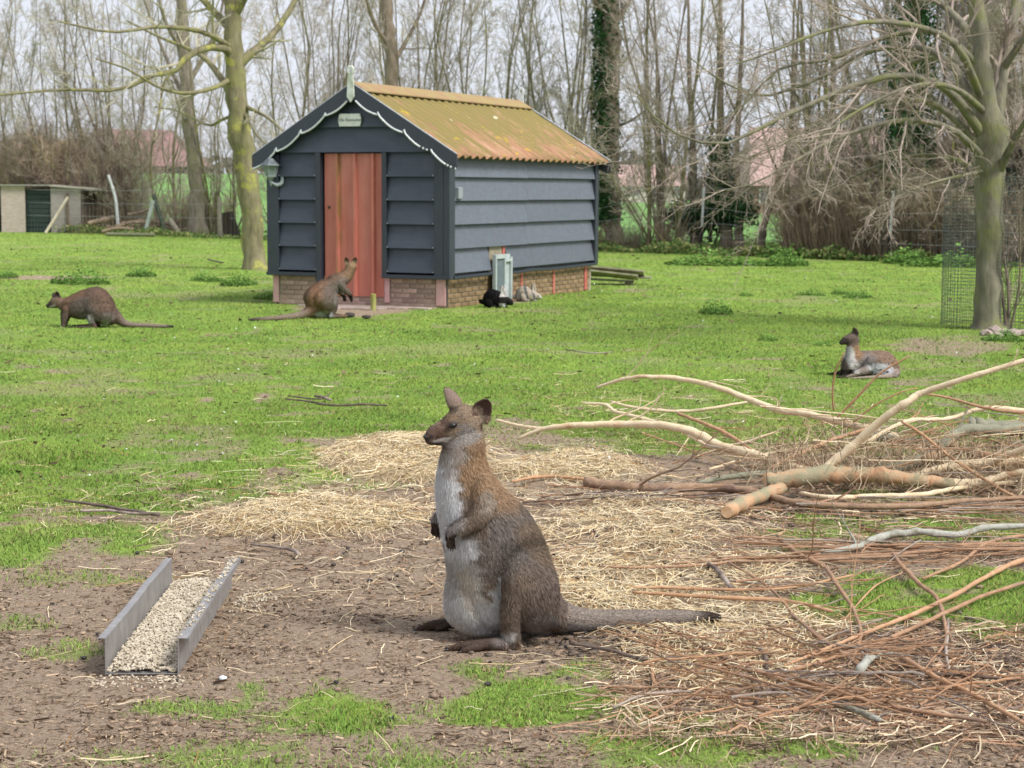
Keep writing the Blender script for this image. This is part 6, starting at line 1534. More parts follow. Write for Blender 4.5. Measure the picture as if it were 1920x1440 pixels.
# ================================================================ far buildings
def house(name, label, p0, p1, depth, zb, ze, zr, roofm, wallm, wins=(), hip=0.0, chimney=None):
    p0, p1 = np.array(p0[:2]), np.array(p1[:2]); L = np.linalg.norm(p1 - p0); d = (p1 - p0) / L; ang = math.atan2(d[1], d[0])
    e = empty(name, (p0[0], p0[1], 0), ang); tag(e, label, 'house')
    MB().box((0, 0, zb), (L, depth, ze)).build('wall', wallm, e)
    o_ = .35; r0, r1 = (-o_ + hip, zr), (L + o_ - hip, zr)
    mb = MB(); v = [(-o_, -o_, ze - .1), (L + o_, -o_, ze - .1), (L + o_ - hip, depth / 2, zr), (-o_ + hip, depth / 2, zr), (-o_, depth + o_, ze - .1), (L + o_, depth + o_, ze - .1)]
    mb.add(v, [[[0, 1, 2, 3], [5, 4, 3, 2]], [[1, 5, 2], [4, 0, 3]]]); mb.build('roof', roofm, e)
    for (a, b_, c, d2) in wins:
        w_ = MB().box((a, -.06, c), (b_, -.01, d2)).build('window', simple('white_window_frame', (.7, .7, .7), (.8, .8, .8)), e)
        n_ = 2; 
        for k in range(n_): MB().box((a + .08 + k * (b_ - a) / 2, -.09, c + .1), (a + (k + 1) * (b_ - a) / 2 - .04, -.065, d2 - .1)).build('pane', simple('dark_pane', (.05, .06, .08), (.07, .08, .1), rough=.1), w_)
    if chimney: MB().box((chimney, depth / 2 - .3, zr - .5), (chimney + .6, depth / 2 + .3, zr + .9)).build('chimney', wallm, e)
    return e
RP = simple('purple_red_tiles', (.20, .11, .105), (.27, .155, .15), 3, .8, .3, .02); RL = simple('pale_red_tiles', (.40, .26, .235), (.50, .35, .32), 2, .8, .3, .02)
BW = simple('brown_brick_far', (.20, .12, .09), (.28, .18, .14), 4, .9)
house('red_roofed_barn', 'long low barn with purple red tiled roof behind the left trees', P(200, 320, 128), P(388, 320, 132), 9, 0, 3.1, 5.7, RP, simple('dark_barn_wall', (.05, .045, .04), (.1, .08, .07)), hip=1.2)
house('farmhouse', 'large house with pale red roof behind the arching limbs', P(1415, 350, 118), P(1690, 350, 118), 10, 0, 1.9, 5.7, RL, BW, [(.3, 1.6, .7, 1.6), (3.2, 4.6, .7, 1.6), (6, 7.2, .7, 1.6)], hip=.6, chimney=7)
house('row_house', 'distant low row of houses with pale red roofs beyond the field', P(1160, 345, 210), P(1285, 345, 210), 9, 0, 2.0, 4.4, RL, simple('cream_wall', (.5, .45, .38), (.6, .55, .48)), [(1.0, 2.4, .8, 1.7), (3.5, 5, .8, 1.7), (6, 7.4, .8, 1.7)])
house('small_house', 'small brick cottage gable glimpsed behind the left shrubs', P(20, 330, 110), P(95, 330, 110), 8, 0, 2.4, 4.3, simple('orange_tiles', (.35, .17, .11), (.42, .24, .17)), BW)
# far low tree line and road on the bank
n = 30; 
for i, (a, b_, yy, hh) in enumerate(((-120, 20, 240, 9), (20, 110, 300, 5), (110, 260, 260, 6))):
    m_n = 5000; x = rt.uniform(a, b_, m_n); y = yy + rt.normal(size=m_n) * 3; top = hh * (.4 + .6 * fbm(x * .12, x * 0, 5)); z = rt.random(m_n) * top
    V, F, t = leaves(np.stack([x, y, z], -1), m_n, 1.1, rt, np.array([[.16, .15, .13]])); o = mk('distant_wood', V, F, LEAFM, attrs={'tint': rgba(t)}); tag(o, ['far grey wood on the horizon at the left', 'far low grey wood in the middle of the horizon', 'far grey wood on the horizon at the right'][i], 'wood', kind='stuff')
# ================================================================ felled branches
rb = np.random.default_rng(31)
def woodmat(name, c1, c2, c3, s1=5, s2=16, k=(.5, .6), hi=None, rough=.75):
    m, nt, b = new_mat(name); v = coords(nt, 'Object', (1, 1, 1))
    c = ramp(nt, noise(nt, v, s2, 6, .7), [(.3, c1), (.7, c2)])
    c = mix(nt, rng01(nt, noise(nt, v, s1, 5, .65), *k), c, c3)
    if hi: c = mix(nt, rng01(nt, noise(nt, v, 60, 3), .66, .72), c, hi)
    nt.links.new(c, b.inputs['Base Color']); b.inputs['Roughness'].default_value = rough; b.inputs['Specular IOR Level'].default_value = .25
    bump(nt, b, noise(nt, v, 70, 6, .75), .9, .008); c2 = noise(nt, v, 120, 4, .7); return m
CREAM = woodmat('peeled_cream_wood', (.66, .50, .31), (.84, .71, .50), (.48, .27, .14), 5, 9, (.58, .72))
PEEL = woodmat('half_peeled_orange_wood', (.46, .25, .13), (.62, .42, .26), (.30, .27, .17), 7, 14, (.44, .60))
GGRN = woodmat('grey_green_bark_wood', (.19, .19, .13), (.31, .30, .22), (.52, .30, .16), 2.6, 14, (.62, .66))
BRWN = woodmat('red_brown_bark_wood', (.26, .16, .10), (.41, .275, .18), (.16, .10, .08), 4, 22, (.55, .7), (.5, .4, .3))
RTW = woodmat('red_twig_bark', (.30, .165, .095), (.48, .295, .18), (.26, .18, .13), 3, 20, (.5, .65), (.55, .42, .3))
OTW = woodmat('orange_twig_bark', (.42, .22, .11), (.60, .38, .23), (.34, .20, .13), 5, 20, (.55, .7), (.6, .45, .3))
DTW = woodmat('dark_twig_bark', (.07, .05, .04), (.16, .12, .10), (.20, .15, .12), 4, 20)
LICH = woodmat('lichen_grey_bark', (.30, .30, .25), (.48, .48, .42), (.20, .18, .13), 5, 18, (.52, .6))
GTW = woodmat('grey_twig_bark', (.30, .24, .20), (.46, .39, .33), (.16, .12, .10), 4, 20)
CUT = simple('fresh_cut_wood', (.55, .33, .16), (.72, .50, .30), 18, .8, .3, .003)
GB = 'felled branches heaped right of the wallaby'
def branch(pts, r, mt, label, cut=False, name='branch', grp=GB, twigs=0, tmat=None, N=None, minz=True, cat_='branch', knob=.06):
    """pts (u, v, Y) ; r px at each end or a list"""
    q = np.array([P(u, v, Y) for u, v, Y in pts]); rc_ = np.interp(np.linspace(0, 1, len(pts)), np.linspace(0, 1, len(r)), r)
    for i_, (u, v, Y) in enumerate(pts):
        zm = rc_[i_] * Y / FPX + (.035 if Y > 8 else .022)
        if q[i_, 2] < zm: q[i_] = G(u, v, zm)
    N = N or max(10, len(pts) * 5)
    X = cr(q, N); rr = np.interp(np.linspace(0, 1, N), np.linspace(0, 1, len(r)), r) * X[:, 1] / FPX
    rr = rr * (1 + knob * np.sin(np.arange(N) * 2.3 + len(pts)) + rb.normal(size=N) * knob * .5)
    X[1:-1] += rb.normal(size=(N - 2, 3)) * (rr[1:-1, None] * .09)
    if minz: X[:, 2] = np.maximum(X[:, 2], ground_z(X[:, 0], X[:, 1]) + rr * .6)
    nk = rb.integers(1, max(2, N // 5), 1)[0]
    for k_ in rb.integers(2, N - 2, nk): rr[k_] *= 1.12
    if r[0] < 12 and not twigs and N >= 15 and cat_ == 'branch': twigs = 2
    org = X[0].copy(); X = X - org
    root = mk(name, *(lambda a: (a[0], a[1]))(tubes(X[None], rr[None], 10, True)), mt, None, True) if not twigs else None
    if twigs:
        root = empty(name, org); mk('stem', *tubes(X[None], rr[None], 10, True), mt, root, True)
        P1, R1 = grow(X[None], rr[None], twigs, rb, .1, 1, (15, 50), .22, .35, .15, .02, .12, 7, rmin=.0022)
        P2, R2 = grow(P1, R1, 3, rb, .2, 1, (20, 50), .45, .6, .1, 0, .15, 5, rmin=.0016)
        a = cat((P1, R1, 5), (P2, R2, 4)); a.build('side_twigs', tmat or mt, root, True)['kind'] = 'stuff'
    else: root.location = org
    if cut:
        d = nrm(X[0] - X[1]); V, F = tubes(np.array([[X[0] - d * .002, X[0] + d * .0025]]), np.full((1, 2), rr[0] * .93), 12, True)
        c_ = mk('cut_end', V, F, CUT, root); 
    return tag(root, label, cat_, grp)
branch([(1435, 903, 8.75), (1490, 896, 8.75), (1550, 890, 8.78), (1610, 889, 8.8), (1660, 892, 8.8), (1720, 901, 8.85), (1785, 907, 8.9)], [16.5, 16, 17, 15, 14, 12, 11], PEEL, 'thickest cut log lying across the heap, bark half stripped to orange', True, 'log', knob=.03)
branch([(1540, 890, 8.8), (1556, 872, 8.82), (1600, 835, 8.8), (1650, 790, 8.75), (1700, 754, 8.7), (1728, 738, 8.7), (1800, 713, 8.6), (1870, 691, 8.55), (1980, 658, 8.5)], [11, 8.5, 7.8, 7.4, 7, 6.2, 5.4, 5, 4.6], CREAM, 'long peeled cream branch rising steeply to the right picture edge')
branch([(1098, 904, 9.2), (1140, 909, 9.2), (1200, 914, 9.2), (1280, 914, 9.15), (1350, 915, 9.1), (1420, 924, 9.0), (1480, 940, 8.9), (1560, 948, 8.85), (1700, 949, 8.9), (1820, 939, 9), (1960, 932, 9)], [11, 9.5, 8.5, 8, 8, 7, 6.5, 5.5, 5, 4], BRWN, 'long red brown branch with dark cut end pointing left', True, twigs=4, tmat=RTW)
branch([(1363, 960, 8.5), (1390, 945, 8.6), (1425, 930, 8.75), (1470, 912, 8.95)], [13, 13, 12.5, 12], PEEL, 'short orange stub with fresh cut end leaning under the thickest log', True, 'log', knob=.03)
branch([(970, 823, 10.6), (1020, 804, 10.5), (1090, 797, 10.4), (1180, 795, 10.3), (1260, 800, 10.1), (1310, 815, 10.0), (1350, 836, 9.9), (1400, 848, 9.7), (1440, 860, 9.6), (1500, 880, 9.4), (1570, 893, 9.2)], [3, 4.5, 6, 7, 7.5, 8, 8.5, 8, 7.5, 7, 6], CREAM, 'long pale peeled branch arching left towards the wallaby', twigs=5, tmat=CREAM)
branch([(930, 787, 10.8), (960, 795, 10.7), (990, 801, 10.6), (1020, 804, 10.5)], [2.2, 3, 3.4, 3.6], CREAM, 'short pale fork tip nearest to the neck of the wallaby')
branch([(1118, 727, 11.2), (1160, 713, 11.1), (1210, 706, 11), (1280, 711, 10.9), (1350, 728, 10.7), (1400, 747, 10.6), (1460, 768, 10.4), (1530, 780, 10.2), (1610, 800, 10), (1680, 820, 9.8), (1740, 850, 9.6), (1800, 872, 9.4)], [2.5, 3.5, 4.5, 5, 5.5, 6, 6.5, 7, 7.5, 8, 8], CREAM, 'topmost long pale branch arching from the middle of the lawn', twigs=8, tmat=CREAM)
branch([(1145, 753, 11), (1200, 766, 10.9), (1280, 771, 10.8), (1350, 763, 10.8), (1420, 750, 10.8)], [2.2, 3, 3.2, 3, 2.4], CREAM, 'thin pale branch between the two long arching ones')
branch([(1092, 756, 11), (1135, 759, 10.9), (1155, 772, 10.8), (1210, 786, 10.6), (1270, 803, 10.4), (1330, 838, 10), (1400, 862, 9.7)], [2, 3, 3.4, 3.6, 3.6, 3.5, 3], CREAM, 'thin pale forked branch just above the long peeled one', twigs=3, tmat=CREAM)
branch([(1270, 775, 10.7), (1310, 790, 10.5), (1360, 812, 10.2), (1410, 845, 9.9), (1460, 868, 9.6), (1530, 895, 9.2)], [3, 3.5, 4, 4.2, 4.5, 4.5], OTW, 'tan branch slanting down between the arching pale ones')
branch([(1815, 795, 9.6), (1850, 800, 9.6), (1900, 803, 9.6), (1990, 806, 9.6)], [15, 14, 14, 14], GGRN, 'grey green cut log ending in mid heap at the right edge', True, 'log', knob=.03)
branch([(1590, 900, 9.1), (1640, 888, 9.2), (1700, 872, 9.3), (1745, 856, 9.35), (1775, 830, 9.4), (1810, 806, 9.45), (1870, 806, 9.5), (1980, 800, 9.6)], [11, 11, 11.5, 11, 10.5, 10, 10, 9], GGRN, 'thick grey green branch bending up through the heap')
branch([(1600, 812, 9.9), (1660, 822, 9.8), (1720, 830, 9.7), (1790, 832, 9.6)], [7, 8, 8.5, 8], GGRN, 'straight grey green branch behind the steep cream one')
branch([(1690, 908, 9), (1730, 888, 9.05), (1780, 875, 9.1), (1850, 868, 9.1), (1960, 862, 9.1)], [8, 8, 8, 8, 7], CREAM, 'smooth pale branch at the right of the heap')
branch([(1775, 906, 8.9), (1830, 905, 8.9), (1880, 893, 8.9), (1970, 875, 8.8)], [9, 8, 7, 6], CREAM, 'pale end of the thickest log running to the right edge')
branch([(1730, 862, 9.3), (1790, 845, 9.35), (1850, 852, 9.3), (1910, 870, 9.2), (1980, 880, 9.1)], [8, 8, 7.5, 7, 7], PEEL, 'orange tan branch in the middle of the right heap')
branch([(1790, 880, 9.1), (1850, 868, 9.1), (1900, 850, 9.0), (1970, 822, 8.9)], [6, 6.5, 7, 7], CREAM, 'pale branch rising at the right edge of the heap')
branch([(1560, 905, 9.2), (1500, 890, 9.3), (1430, 888, 9.4), (1360, 895, 9.5), (1310, 906, 9.6)], [6, 6, 6, 5, 4], GGRN, 'dull green branch lying behind the thickest log')
branch([(1500, 925, 8.95), (1560, 933, 8.9), (1640, 930, 8.9), (1720, 928, 8.9), (1800, 915, 8.9), (1900, 905, 9)], [4, 5, 5, 5, 4.5, 4], CREAM, 'pale slim branch under the thickest log')
branch([(1563, 770, 10), (1561, 735, 9.95), (1567, 695, 9.9), (1583, 662, 9.85)], [1.8, 1.8, 1.6, 1.2], OTW, 'thin upright tan shoot before the lying wallaby', name='twig', cat_='twig')
branch([(1570, 782, 10), (1610, 742, 9.95), (1650, 700, 9.9), (1706, 667, 9.85)], [2.4, 2.4, 2, 1.4], OTW, 'thin tan shoot crossing in front of the tail of the lying wallaby', name='twig', cat_='twig')
branch([(1600, 792, 10), (1640, 760, 9.95), (1690, 735, 9.9), (1720, 728, 9.9)], [1.8, 1.6, 1.4, 1], OTW, 'low slanting tan shoot behind the steep cream branch', name='twig', cat_='twig')
branch([(1730, 738, 8.75), (1770, 744, 8.8), (1830, 760, 8.8), (1880, 770, 8.8), (1960, 775, 8.9)], [2, 2.4, 2.8, 3, 3], RTW, 'dark twig hanging right from the bend of the steep cream branch', twigs=4)
branch([(1690, 790, 9.2), (1730, 815, 9.1), (1780, 855, 9), (1840, 895, 8.9), (1900, 930, 8.8), (1960, 950, 8.8)], [2.5, 3, 3, 3, 2.6, 2.4], OTW, 'slim tan rod crossing the heap down to the right')
branch([(1620, 830, 9.4), (1700, 790, 9.5), (1780, 785, 9.6), (1850, 765, 9.6), (1960, 775, 9.6)], [3, 3.5, 4, 4.5, 5], CREAM, 'pale crooked branch along the back of the heap', twigs=5, tmat=OTW)
branch([(1440, 880, 9.5), (1500, 850, 9.5), (1560, 825, 9.6), (1640, 800, 9.7)], [3, 3.5, 3.5, 3], OTW, 'tan branch slanting up behind the heap', twigs=4)
branch([(1330, 880, 9.8), (1400, 860, 9.9), (1470, 845, 10), (1550, 838, 10)], [2.4, 3, 3, 2.4], CREAM, 'slender pale rod low behind the heap', twigs=3)
branch([(1540, 1035, 7.5), (1600, 1027, 7.52), (1650, 1007, 7.62), (1720, 997, 7.7), (1790, 1003, 7.7), (1850, 990, 7.75), (1960, 985, 7.8)], [4, 6, 7, 7, 6.5, 6, 5], LICH, 'pale lichen covered branch lying on the grass at the right', knob=.1)
branch([(1612, 1258, 6.0), (1625, 1240, 6.05), (1650, 1225, 6.1), (1672, 1224, 6.15)], [9, 8, 6, 3], LICH, 'short lichen grey stick among the lower red twigs', name='stick')
branch([(1562, 1320, 5.45), (1600, 1330, 5.42), (1650, 1350, 5.35)], [5, 6.5, 5], LICH, 'lichen grey stick at the lower edge of the twigs', name='stick')
low = [([(1460, 1010), (1500, 1040), (1545, 1062), (1568, 1095), (1600, 1142), (1614, 1190), (1602, 1228), (1590, 1248)], [5, 5.5, 5, 5, 4.5, 4, 3, 2.5], RTW, 'forked red brown branch snaking down over the grass'),
       ([(1672, 1035), (1690, 1060), (1725, 1096), (1757, 1122), (1772, 1170), (1772, 1205), (1745, 1240), (1728, 1262)], [4.5, 5, 5, 4.5, 4, 3, 2.4, 1.6], RTW, 'second snaking branch right of the forked one'),
       ([(1778, 1160), (1776, 1195), (1774, 1225), (1782, 1265)], [3, 3.5, 3.5, 2.4], GTW, 'short grey hooked stick beside the snaking branch'),
       ([(1470, 1248), (1560, 1212), (1640, 1180), (1720, 1148), (1800, 1110), (1880, 1065), (1960, 1035)], [3.5, 4, 4.5, 5, 5.5, 5.5, 5], OTW, 'long orange rod rising to the right over the grass patch'),
       ([(1440, 1268), (1540, 1240), (1660, 1200), (1770, 1150), (1850, 1115), (1960, 1080)], [3.5, 4, 4.5, 5, 4.5, 4], RTW, 'long brown rod parallel below the orange one'),
       ([(1300, 1207), (1400, 1250), (1500, 1285), (1600, 1308), (1700, 1330), (1850, 1352)], [3.5, 4.5, 5, 5, 5, 4.5], RTW, 'thick red rod running down right across the lower twigs'),
       ([(1690, 1232), (1760, 1272), (1840, 1310), (1960, 1380)], [6, 6, 6, 5], OTW, 'bright orange rod at the lower right corner'),
       ([(1180, 1101), (1260, 1102), (1400, 1106), (1500, 1099), (1600, 1078)], [3, 3.5, 3.5, 3, 2.6], OTW, 'upper of two orange rods behind the tail of the wallaby'),
       ([(1186, 1110), (1260, 1115), (1380, 1122), (1470, 1126), (1560, 1146)], [3.5, 4.5, 5, 4.5, 4], OTW, 'lower thicker of two orange rods behind the tail'),
       ([(1120, 1062), (1220, 1064), (1330, 1058), (1430, 1046), (1600, 1040)], [2.4, 3.2, 3.2, 3, 2.4], RTW, 'thin red rod lying over the straw above the orange pair'),
       ([(1068, 1206), (1140, 1218), (1210, 1236), (1290, 1232), (1360, 1246), (1480, 1268)], [3, 4, 5, 4.5, 3.5, 3], DTW, 'dark crooked stick lying below the tail'),
       ([(1402, 1203), (1420, 1212), (1434, 1228), (1438, 1254)], [3, 5, 5.5, 4.5], DTW, 'dark bent stick standing out of the lower twigs'),
       ([(1418, 1318), (1428, 1302), (1455, 1292), (1495, 1290)], [4, 4.5, 4.5, 4], DTW, 'dark curved stick at the bottom of the twigs'),
       ([(1325, 1055), (1345, 1068), (1358, 1085), (1370, 1102)], [4, 5.5, 6, 5], GTW, 'short grey brown stick lying on the straw'),
       ([(1238, 1180), (1230, 1220), (1222, 1250), (1226, 1280)], [3, 3.5, 4, 4], RTW, 'short stick standing across the dark crooked one'),
       ([(960, 903), (1000, 895), (1040, 893), (1098, 898)], [2.5, 3.5, 3.5, 3], OTW, 'thin orange twig touching the back of the wallaby'),
       ([(1545, 1010), (1640, 1022), (1740, 1026), (1850, 1020), (1980, 1022)], [3, 4, 4.5, 4.5, 4], RTW, 'straight red rod just below the lichen branch'),
       ([(1500, 1046), (1600, 1042), (1690, 1038), (1800, 1030), (1960, 1030)], [3, 4, 4, 4, 4], RTW, 'second straight red rod below the lichen branch'),
       ([(1360, 1052), (1480, 1052), (1600, 1046), (1720, 1042)], [2.6, 3.4, 3.6, 3], BRWN, 'brown rod bundled with the straight red ones'),
       ([(1730, 1085), (1800, 1055), (1860, 1015), (1960, 1000)], [3.5, 4, 4.5, 4.5], RTW, 'slanting red branch rising past the lichen branch'),
       ([(1500, 1268), (1620, 1262), (1720, 1262), (1830, 1268), (1900, 1276)], [3, 3.6, 3.6, 3, 2.4], DTW, 'dark straight rod across the lower right twigs'),
       ([(1480, 1150), (1420, 1110), (1530, 1200), (1600, 1245)][::1][:1] + [(1540, 1195), (1600, 1240), (1680, 1290)], [3, 4, 4, 3], RTW, 'brown rod slanting down right through the lower twigs'),
       ([(1340, 1040), (1440, 1100), (1500, 1165), (1580, 1225), (1680, 1275)], [2.5, 3, 3.4, 3.4, 3], RTW, 'long thin red rod slanting from the straw to the lower twigs'),
       ([(1580, 1165), (1640, 1100), (1700, 1070)], [1.6, 2, 1.4], OTW, 'little tan twig curving up in the grass patch')]
for pts, r, mt, lb in low:
    q = [(u, v, G(u, v)[1] - .02 * (.5 + .5 * math.sin(i * 1.3))) for i, (u, v) in enumerate(pts)]
    branch(q, [x_ * .84 for x_ in r], mt, lb, name='branch' if max(r) > 3.9 else 'twig', cat_='branch' if max(r) > 3.9 else 'twig', knob=.09)
for pts, r, mt, lb in (([(120, 938), (170, 945), (230, 955), (298, 966)], [2.2, 3, 3.5, 3], DTW, 'dark forked stick lying in the grass above the trough'), ([(150, 958), (200, 957), (250, 963), (300, 964)], [2, 2.6, 3, 3], GTW, 'second stick joining the dark forked one'),
                       ([(535, 748), (575, 752), (625, 760), (680, 758), (726, 760)], [1.4, 1.8, 2.2, 2.2, 1.6], DTW, 'thin dark twig lying in mid lawn left of the wallaby'), ([(590, 742), (606, 745), (620, 750)], [2, 3, 2.4], GTW, 'stubby grey twig in mid lawn'),
                       ([(540, 742), (600, 748), (622, 735)], [1.2, 1.5, 1], DTW, 'finest dark twig of the three in mid lawn'), ([(500, 925), (560, 930), (640, 940), (700, 948), (800, 955)], [2.4, 3, 3.2, 3, 2.4], RTW, 'brown twig across the bare soil left of the wallaby'),
                       ([(470, 1020), (545, 1030), (560, 1040)], [2, 3.4, 3], GTW, 'short brown stick on the straw left of the wallaby'), ([(1150, 1326), (1200, 1305), (1250, 1298), (1300, 1296)], [2.4, 3, 3, 2], GTW, 'thin forked twig on the grass at the bottom'),
                       ([(390, 486), (400, 489), (420, 493)], [1.4, 1.6, 1.2], DTW, 'little dark twig far back in the lawn'), ([(1060, 655), (1110, 662), (1150, 660)], [1, 1.2, 1], GTW, 'pale thin twig on the far lawn before the planks')):
    branch([(u, v, G(u, v)[1]) for u, v in pts], r, mt, lb, name='twig', cat_='twig', grp='sticks scattered over the paddock', knob=.1)

# thin twigs, every one its own object; a few shapes shared
tw_proto = {}
def twig_mesh(kind, mt):
    k = (kind, mt.name)
    if k in tw_proto: return tw_proto[k]
    r_ = np.random.default_rng(100 + kind); N = 12; t = np.linspace(-.5, .5, N)
    X = np.stack([t, np.cumsum(np.cumsum(r_.normal(size=N))) * .004, np.cumsum(r_.normal(size=N)) * .006], -1); X[:, 1:] -= X[:, 1:].mean(0); X[:, 2] -= X[:, 2].min()
    R_w = np.interp(t, [-.5, .5], [.0062, .0028]) * (1 + .12 * np.sin(np.arange(N) * 2.2))
    mb = cat((X[None], R_w[None], 6))
    if kind % 2 == 0:
        P1, R1 = grow(X[None], R_w[None], 3, r_, .2, .95, (15, 40), .35, .6, .02, 0, .06, 6, rmin=.0016); V, F = tubes(P1, R1, 5); mb.add(V, F)
    V = np.concatenate(mb.V); F = [np.concatenate(f) for f in mb.F.values()]
    o = mk('twig', V, F, mt, smooth=True, link=False); tw_proto[k] = o.data; return o.data
REG = [(22, (1000, 1420), (925, 965), (0, .03), (.35, .8), (-12, 20), (RTW, GTW, DTW), 'thin brown twigs on the soil behind the wallaby', 'thin brown twig lying on the soil behind the wallaby'),
       (34, (1330, 1960), (950, 975), (0, .03), (.4, 1.2), (-10, 14), (RTW, BRWN, RTW, GTW), 'thin red twigs in front of the branch heap', 'thin red twig on the soil in front of the branch heap'),
       (26, (1380, 1960), (1020, 1060), (0, .03), (.5, 1.2), (-9, 14), (RTW, BRWN, RTW, GTW), 'bundle of thin red twigs below the lichen branch', 'thin red twig of the bundle below the lichen branch'),
       (66, (1280, 1660), (1200, 1352), (0, .04), (.25, .8), (-72, 60), (RTW, GTW, RTW, OTW, BRWN, RTW), 'thin twigs of the lower tangle', 'thin red brown twig in the tangle at the bottom right of the tail'),
       (34, (1600, 1960), (1190, 1352), (0, .03), (.2, .75), (-75, 60), (RTW, GTW, OTW, RTW), 'thin twigs over the mud at the lower right', 'thin twig lying over the dark mud at the lower right'),
       (52, (1480, 1990), (870, 935), (.02, .30), (.4, 1.0), (-35, 35), (CREAM, OTW, RTW, GTW, CREAM), 'thin pale twigs within the branch heap', 'thin pale twig inside the branch heap'),
       (12, (1300, 1560), (830, 905), (.02, .16), (.3, .8), (-35, 40), (GTW, CREAM, RTW), 'thin twigs at the left of the branch heap', 'thin tan twig reaching left out of the branch heap'),
       (16, (1380, 1700), (1060, 1190), (0, .03), (.25, .7), (-50, 60), (RTW, OTW, GTW), 'thin twigs over straw and grass patch', 'thin twig lying over the edge of straw and grass patch')]
for (n_, ur, vr, zr, lr, ar, mts, grp, lb) in REG:
    for k in range(n_):
        u, v = rb.uniform(*ur), rb.uniform(*vr); q = G(u, v); L = rb.uniform(*lr); z = rb.uniform(*zr)
        o = bpy.data.objects.new('twig', twig_mesh(int(rb.integers(0, 6)), mts[int(rb.integers(0, len(mts)))])); C.objects.link(o)
        z0 = float(ground_z(np.array([q[0]]), np.array([q[1]]))[0])
        o.location = (q[0], q[1], z0 + z + .004); s_ = rb.uniform(.4, .8)
        tilt = rb.normal() * (.05 if zr[1] < .1 else .16); lim_ = (z + .01) / (L * .5); tilt = float(np.clip(tilt, -lim_, lim_))
        o.rotation_euler = (rb.uniform(-.3, .3) if z > .05 else 0, tilt, R_(rb.uniform(*ar)) + (math.pi if rb.random() < .5 else 0)); o.scale = (L, s_ * min(L, 1), s_)
        tag(o, lb, 'twig', grp)
# fine twig and bark litter below it all
def litter(n, ur, vr, Lr, wr, cols, name, label, lift=.02):
    q = G(rb.uniform(*ur, n), rb.uniform(*vr, n)); c = np.array(cols)[rb.integers(0, len(cols), n)] * rb.uniform(.55, 1.25, (n, 1))
    V, F, t = strands(q[:, 0], q[:, 1], rb.uniform(*Lr, n), rb.uniform(*wr, n), rb, lift, 4, c, .12); return V, F, t
mb = MB(); Fs = []
for args in ((4200, (1150, 1980), (1170, 1400), (.04, .26), (.0018, .0042)), (900, (1340, 1980), (950, 1062), (.06, .35), (.0025, .005)), (800, (980, 1450), (925, 1060), (.04, .2), (.002, .0045)), (600, (1440, 1990), (880, 945), (.06, .4), (.003, .006)), (350, (300, 830), (910, 1080), (.04, .22), (.002, .004))):
    V, F, t = litter(*args, [(.40, .23, .14), (.40, .25, .16), (.54, .41, .28), (.42, .30, .23), (.80, .66, .46), (.24, .17, .13)], '', ''); mb.add(V, F, tint=rgba(t))
o = mb.build('twig_litter', STRAWM); tag(o, 'fine broken twigs and bark strips under and around the branches', 'twig litter', kind='stuff')
n = 1500; u = rb.uniform(1440, 1990, n); q = G(u, rb.uniform(855, 935, n)); c = np.array([[.42, .30, .19], [.30, .20, .13], [.55, .44, .30]])[rb.integers(0, 3, n)] * rb.uniform(.6, 1.2, (n, 1))
V, F, t = strands(q[:, 0], q[:, 1], rb.uniform(.1, .5, n), rb.uniform(.002, .004, n), rb, .22, 5, c, .25)
o = mk('fine_brushwood', V, F, STRAWM, attrs={'tint': rgba(t)}); tag(o, 'fine brushwood filling the gaps of the branch heap', 'brushwood', kind='stuff')

# ================================================================ feeding trough
nl, nr_ = G(200, 1268), G(336, 1268); fl_ = G(322, 1108)
ax = nrm((fl_ - nl) * [1, 1, 0]); TL = 1.22; wd = float(np.linalg.norm(nr_ - nl)) * .98
tr_ = empty('feed_trough', nl, math.atan2(ax[1], ax[0]) - math.pi / 2); tag(tr_, 'long grey galvanised metal trough open at its ends, full of pellets', 'trough')
m, nt, b = new_mat('weathered_zinc'); v = coords(nt, 'Object'); vs = coords(nt, 'Object', (14, 14, 1))
c = ramp(nt, noise(nt, v, 14, 6), [(.3, (.24, .235, .235)), (.7, (.38, .37, .365))]); c = mix(nt, rng01(nt, noise(nt, vs, 4, 5), .5, .68, 0, .5), c, (.20, .165, .14))
nt.links.new(c, b.inputs['Base Color']); b.inputs['Metallic'].default_value = .45; b.inputs['Roughness'].default_value = .48; bump(nt, b, noise(nt, v, 30, 4), .15, .003); ZINC = m
H_ = .118
def slab(a, b_, par=tr_, name='sheet', mt=ZINC, bev=.0006):
    K = 25; ys_ = np.linspace(a[1], b_[1], K); V = []
    wv_ = .0014 * np.sin(ys_ * 5.3 + a[0] * 9) + .0008 * np.sin(ys_ * 13 + 1 + a[0] * 5); up_ = .0008 * np.sin(ys_ * 8 + 2)
    for i_, y_ in enumerate(ys_):
        k_ = wv_[i_] if name != 'base_plate' else 0; tz = 1 if a[2] > .05 else 0
        V += [(a[0] + k_ * tz, y_, a[2] + up_[i_] * tz), (b_[0] + k_ * tz, y_, a[2] + up_[i_] * tz), (b_[0] + k_, y_, b_[2] + (up_[i_] if name != 'base_plate' else 0)), (a[0] + k_, y_, b_[2] + (up_[i_] if name != 'base_plate' else 0))]
    i = np.arange(4 * K).reshape(K, 4); i2 = np.roll(i, -1, 1)
    return MB().add(V, [np.stack([i[:-1], i[1:], i2[1:], i2[:-1]], -1).reshape(-1, 4), i[:1], i[-1:, ::-1]]).build(name, mt, par)
slab((0, 0, .006), (wd, TL, .0085), name='base_plate')
lw = empty('side_wall'); lw.parent = tr_; rw = empty('side_wall'); rw.parent = tr_
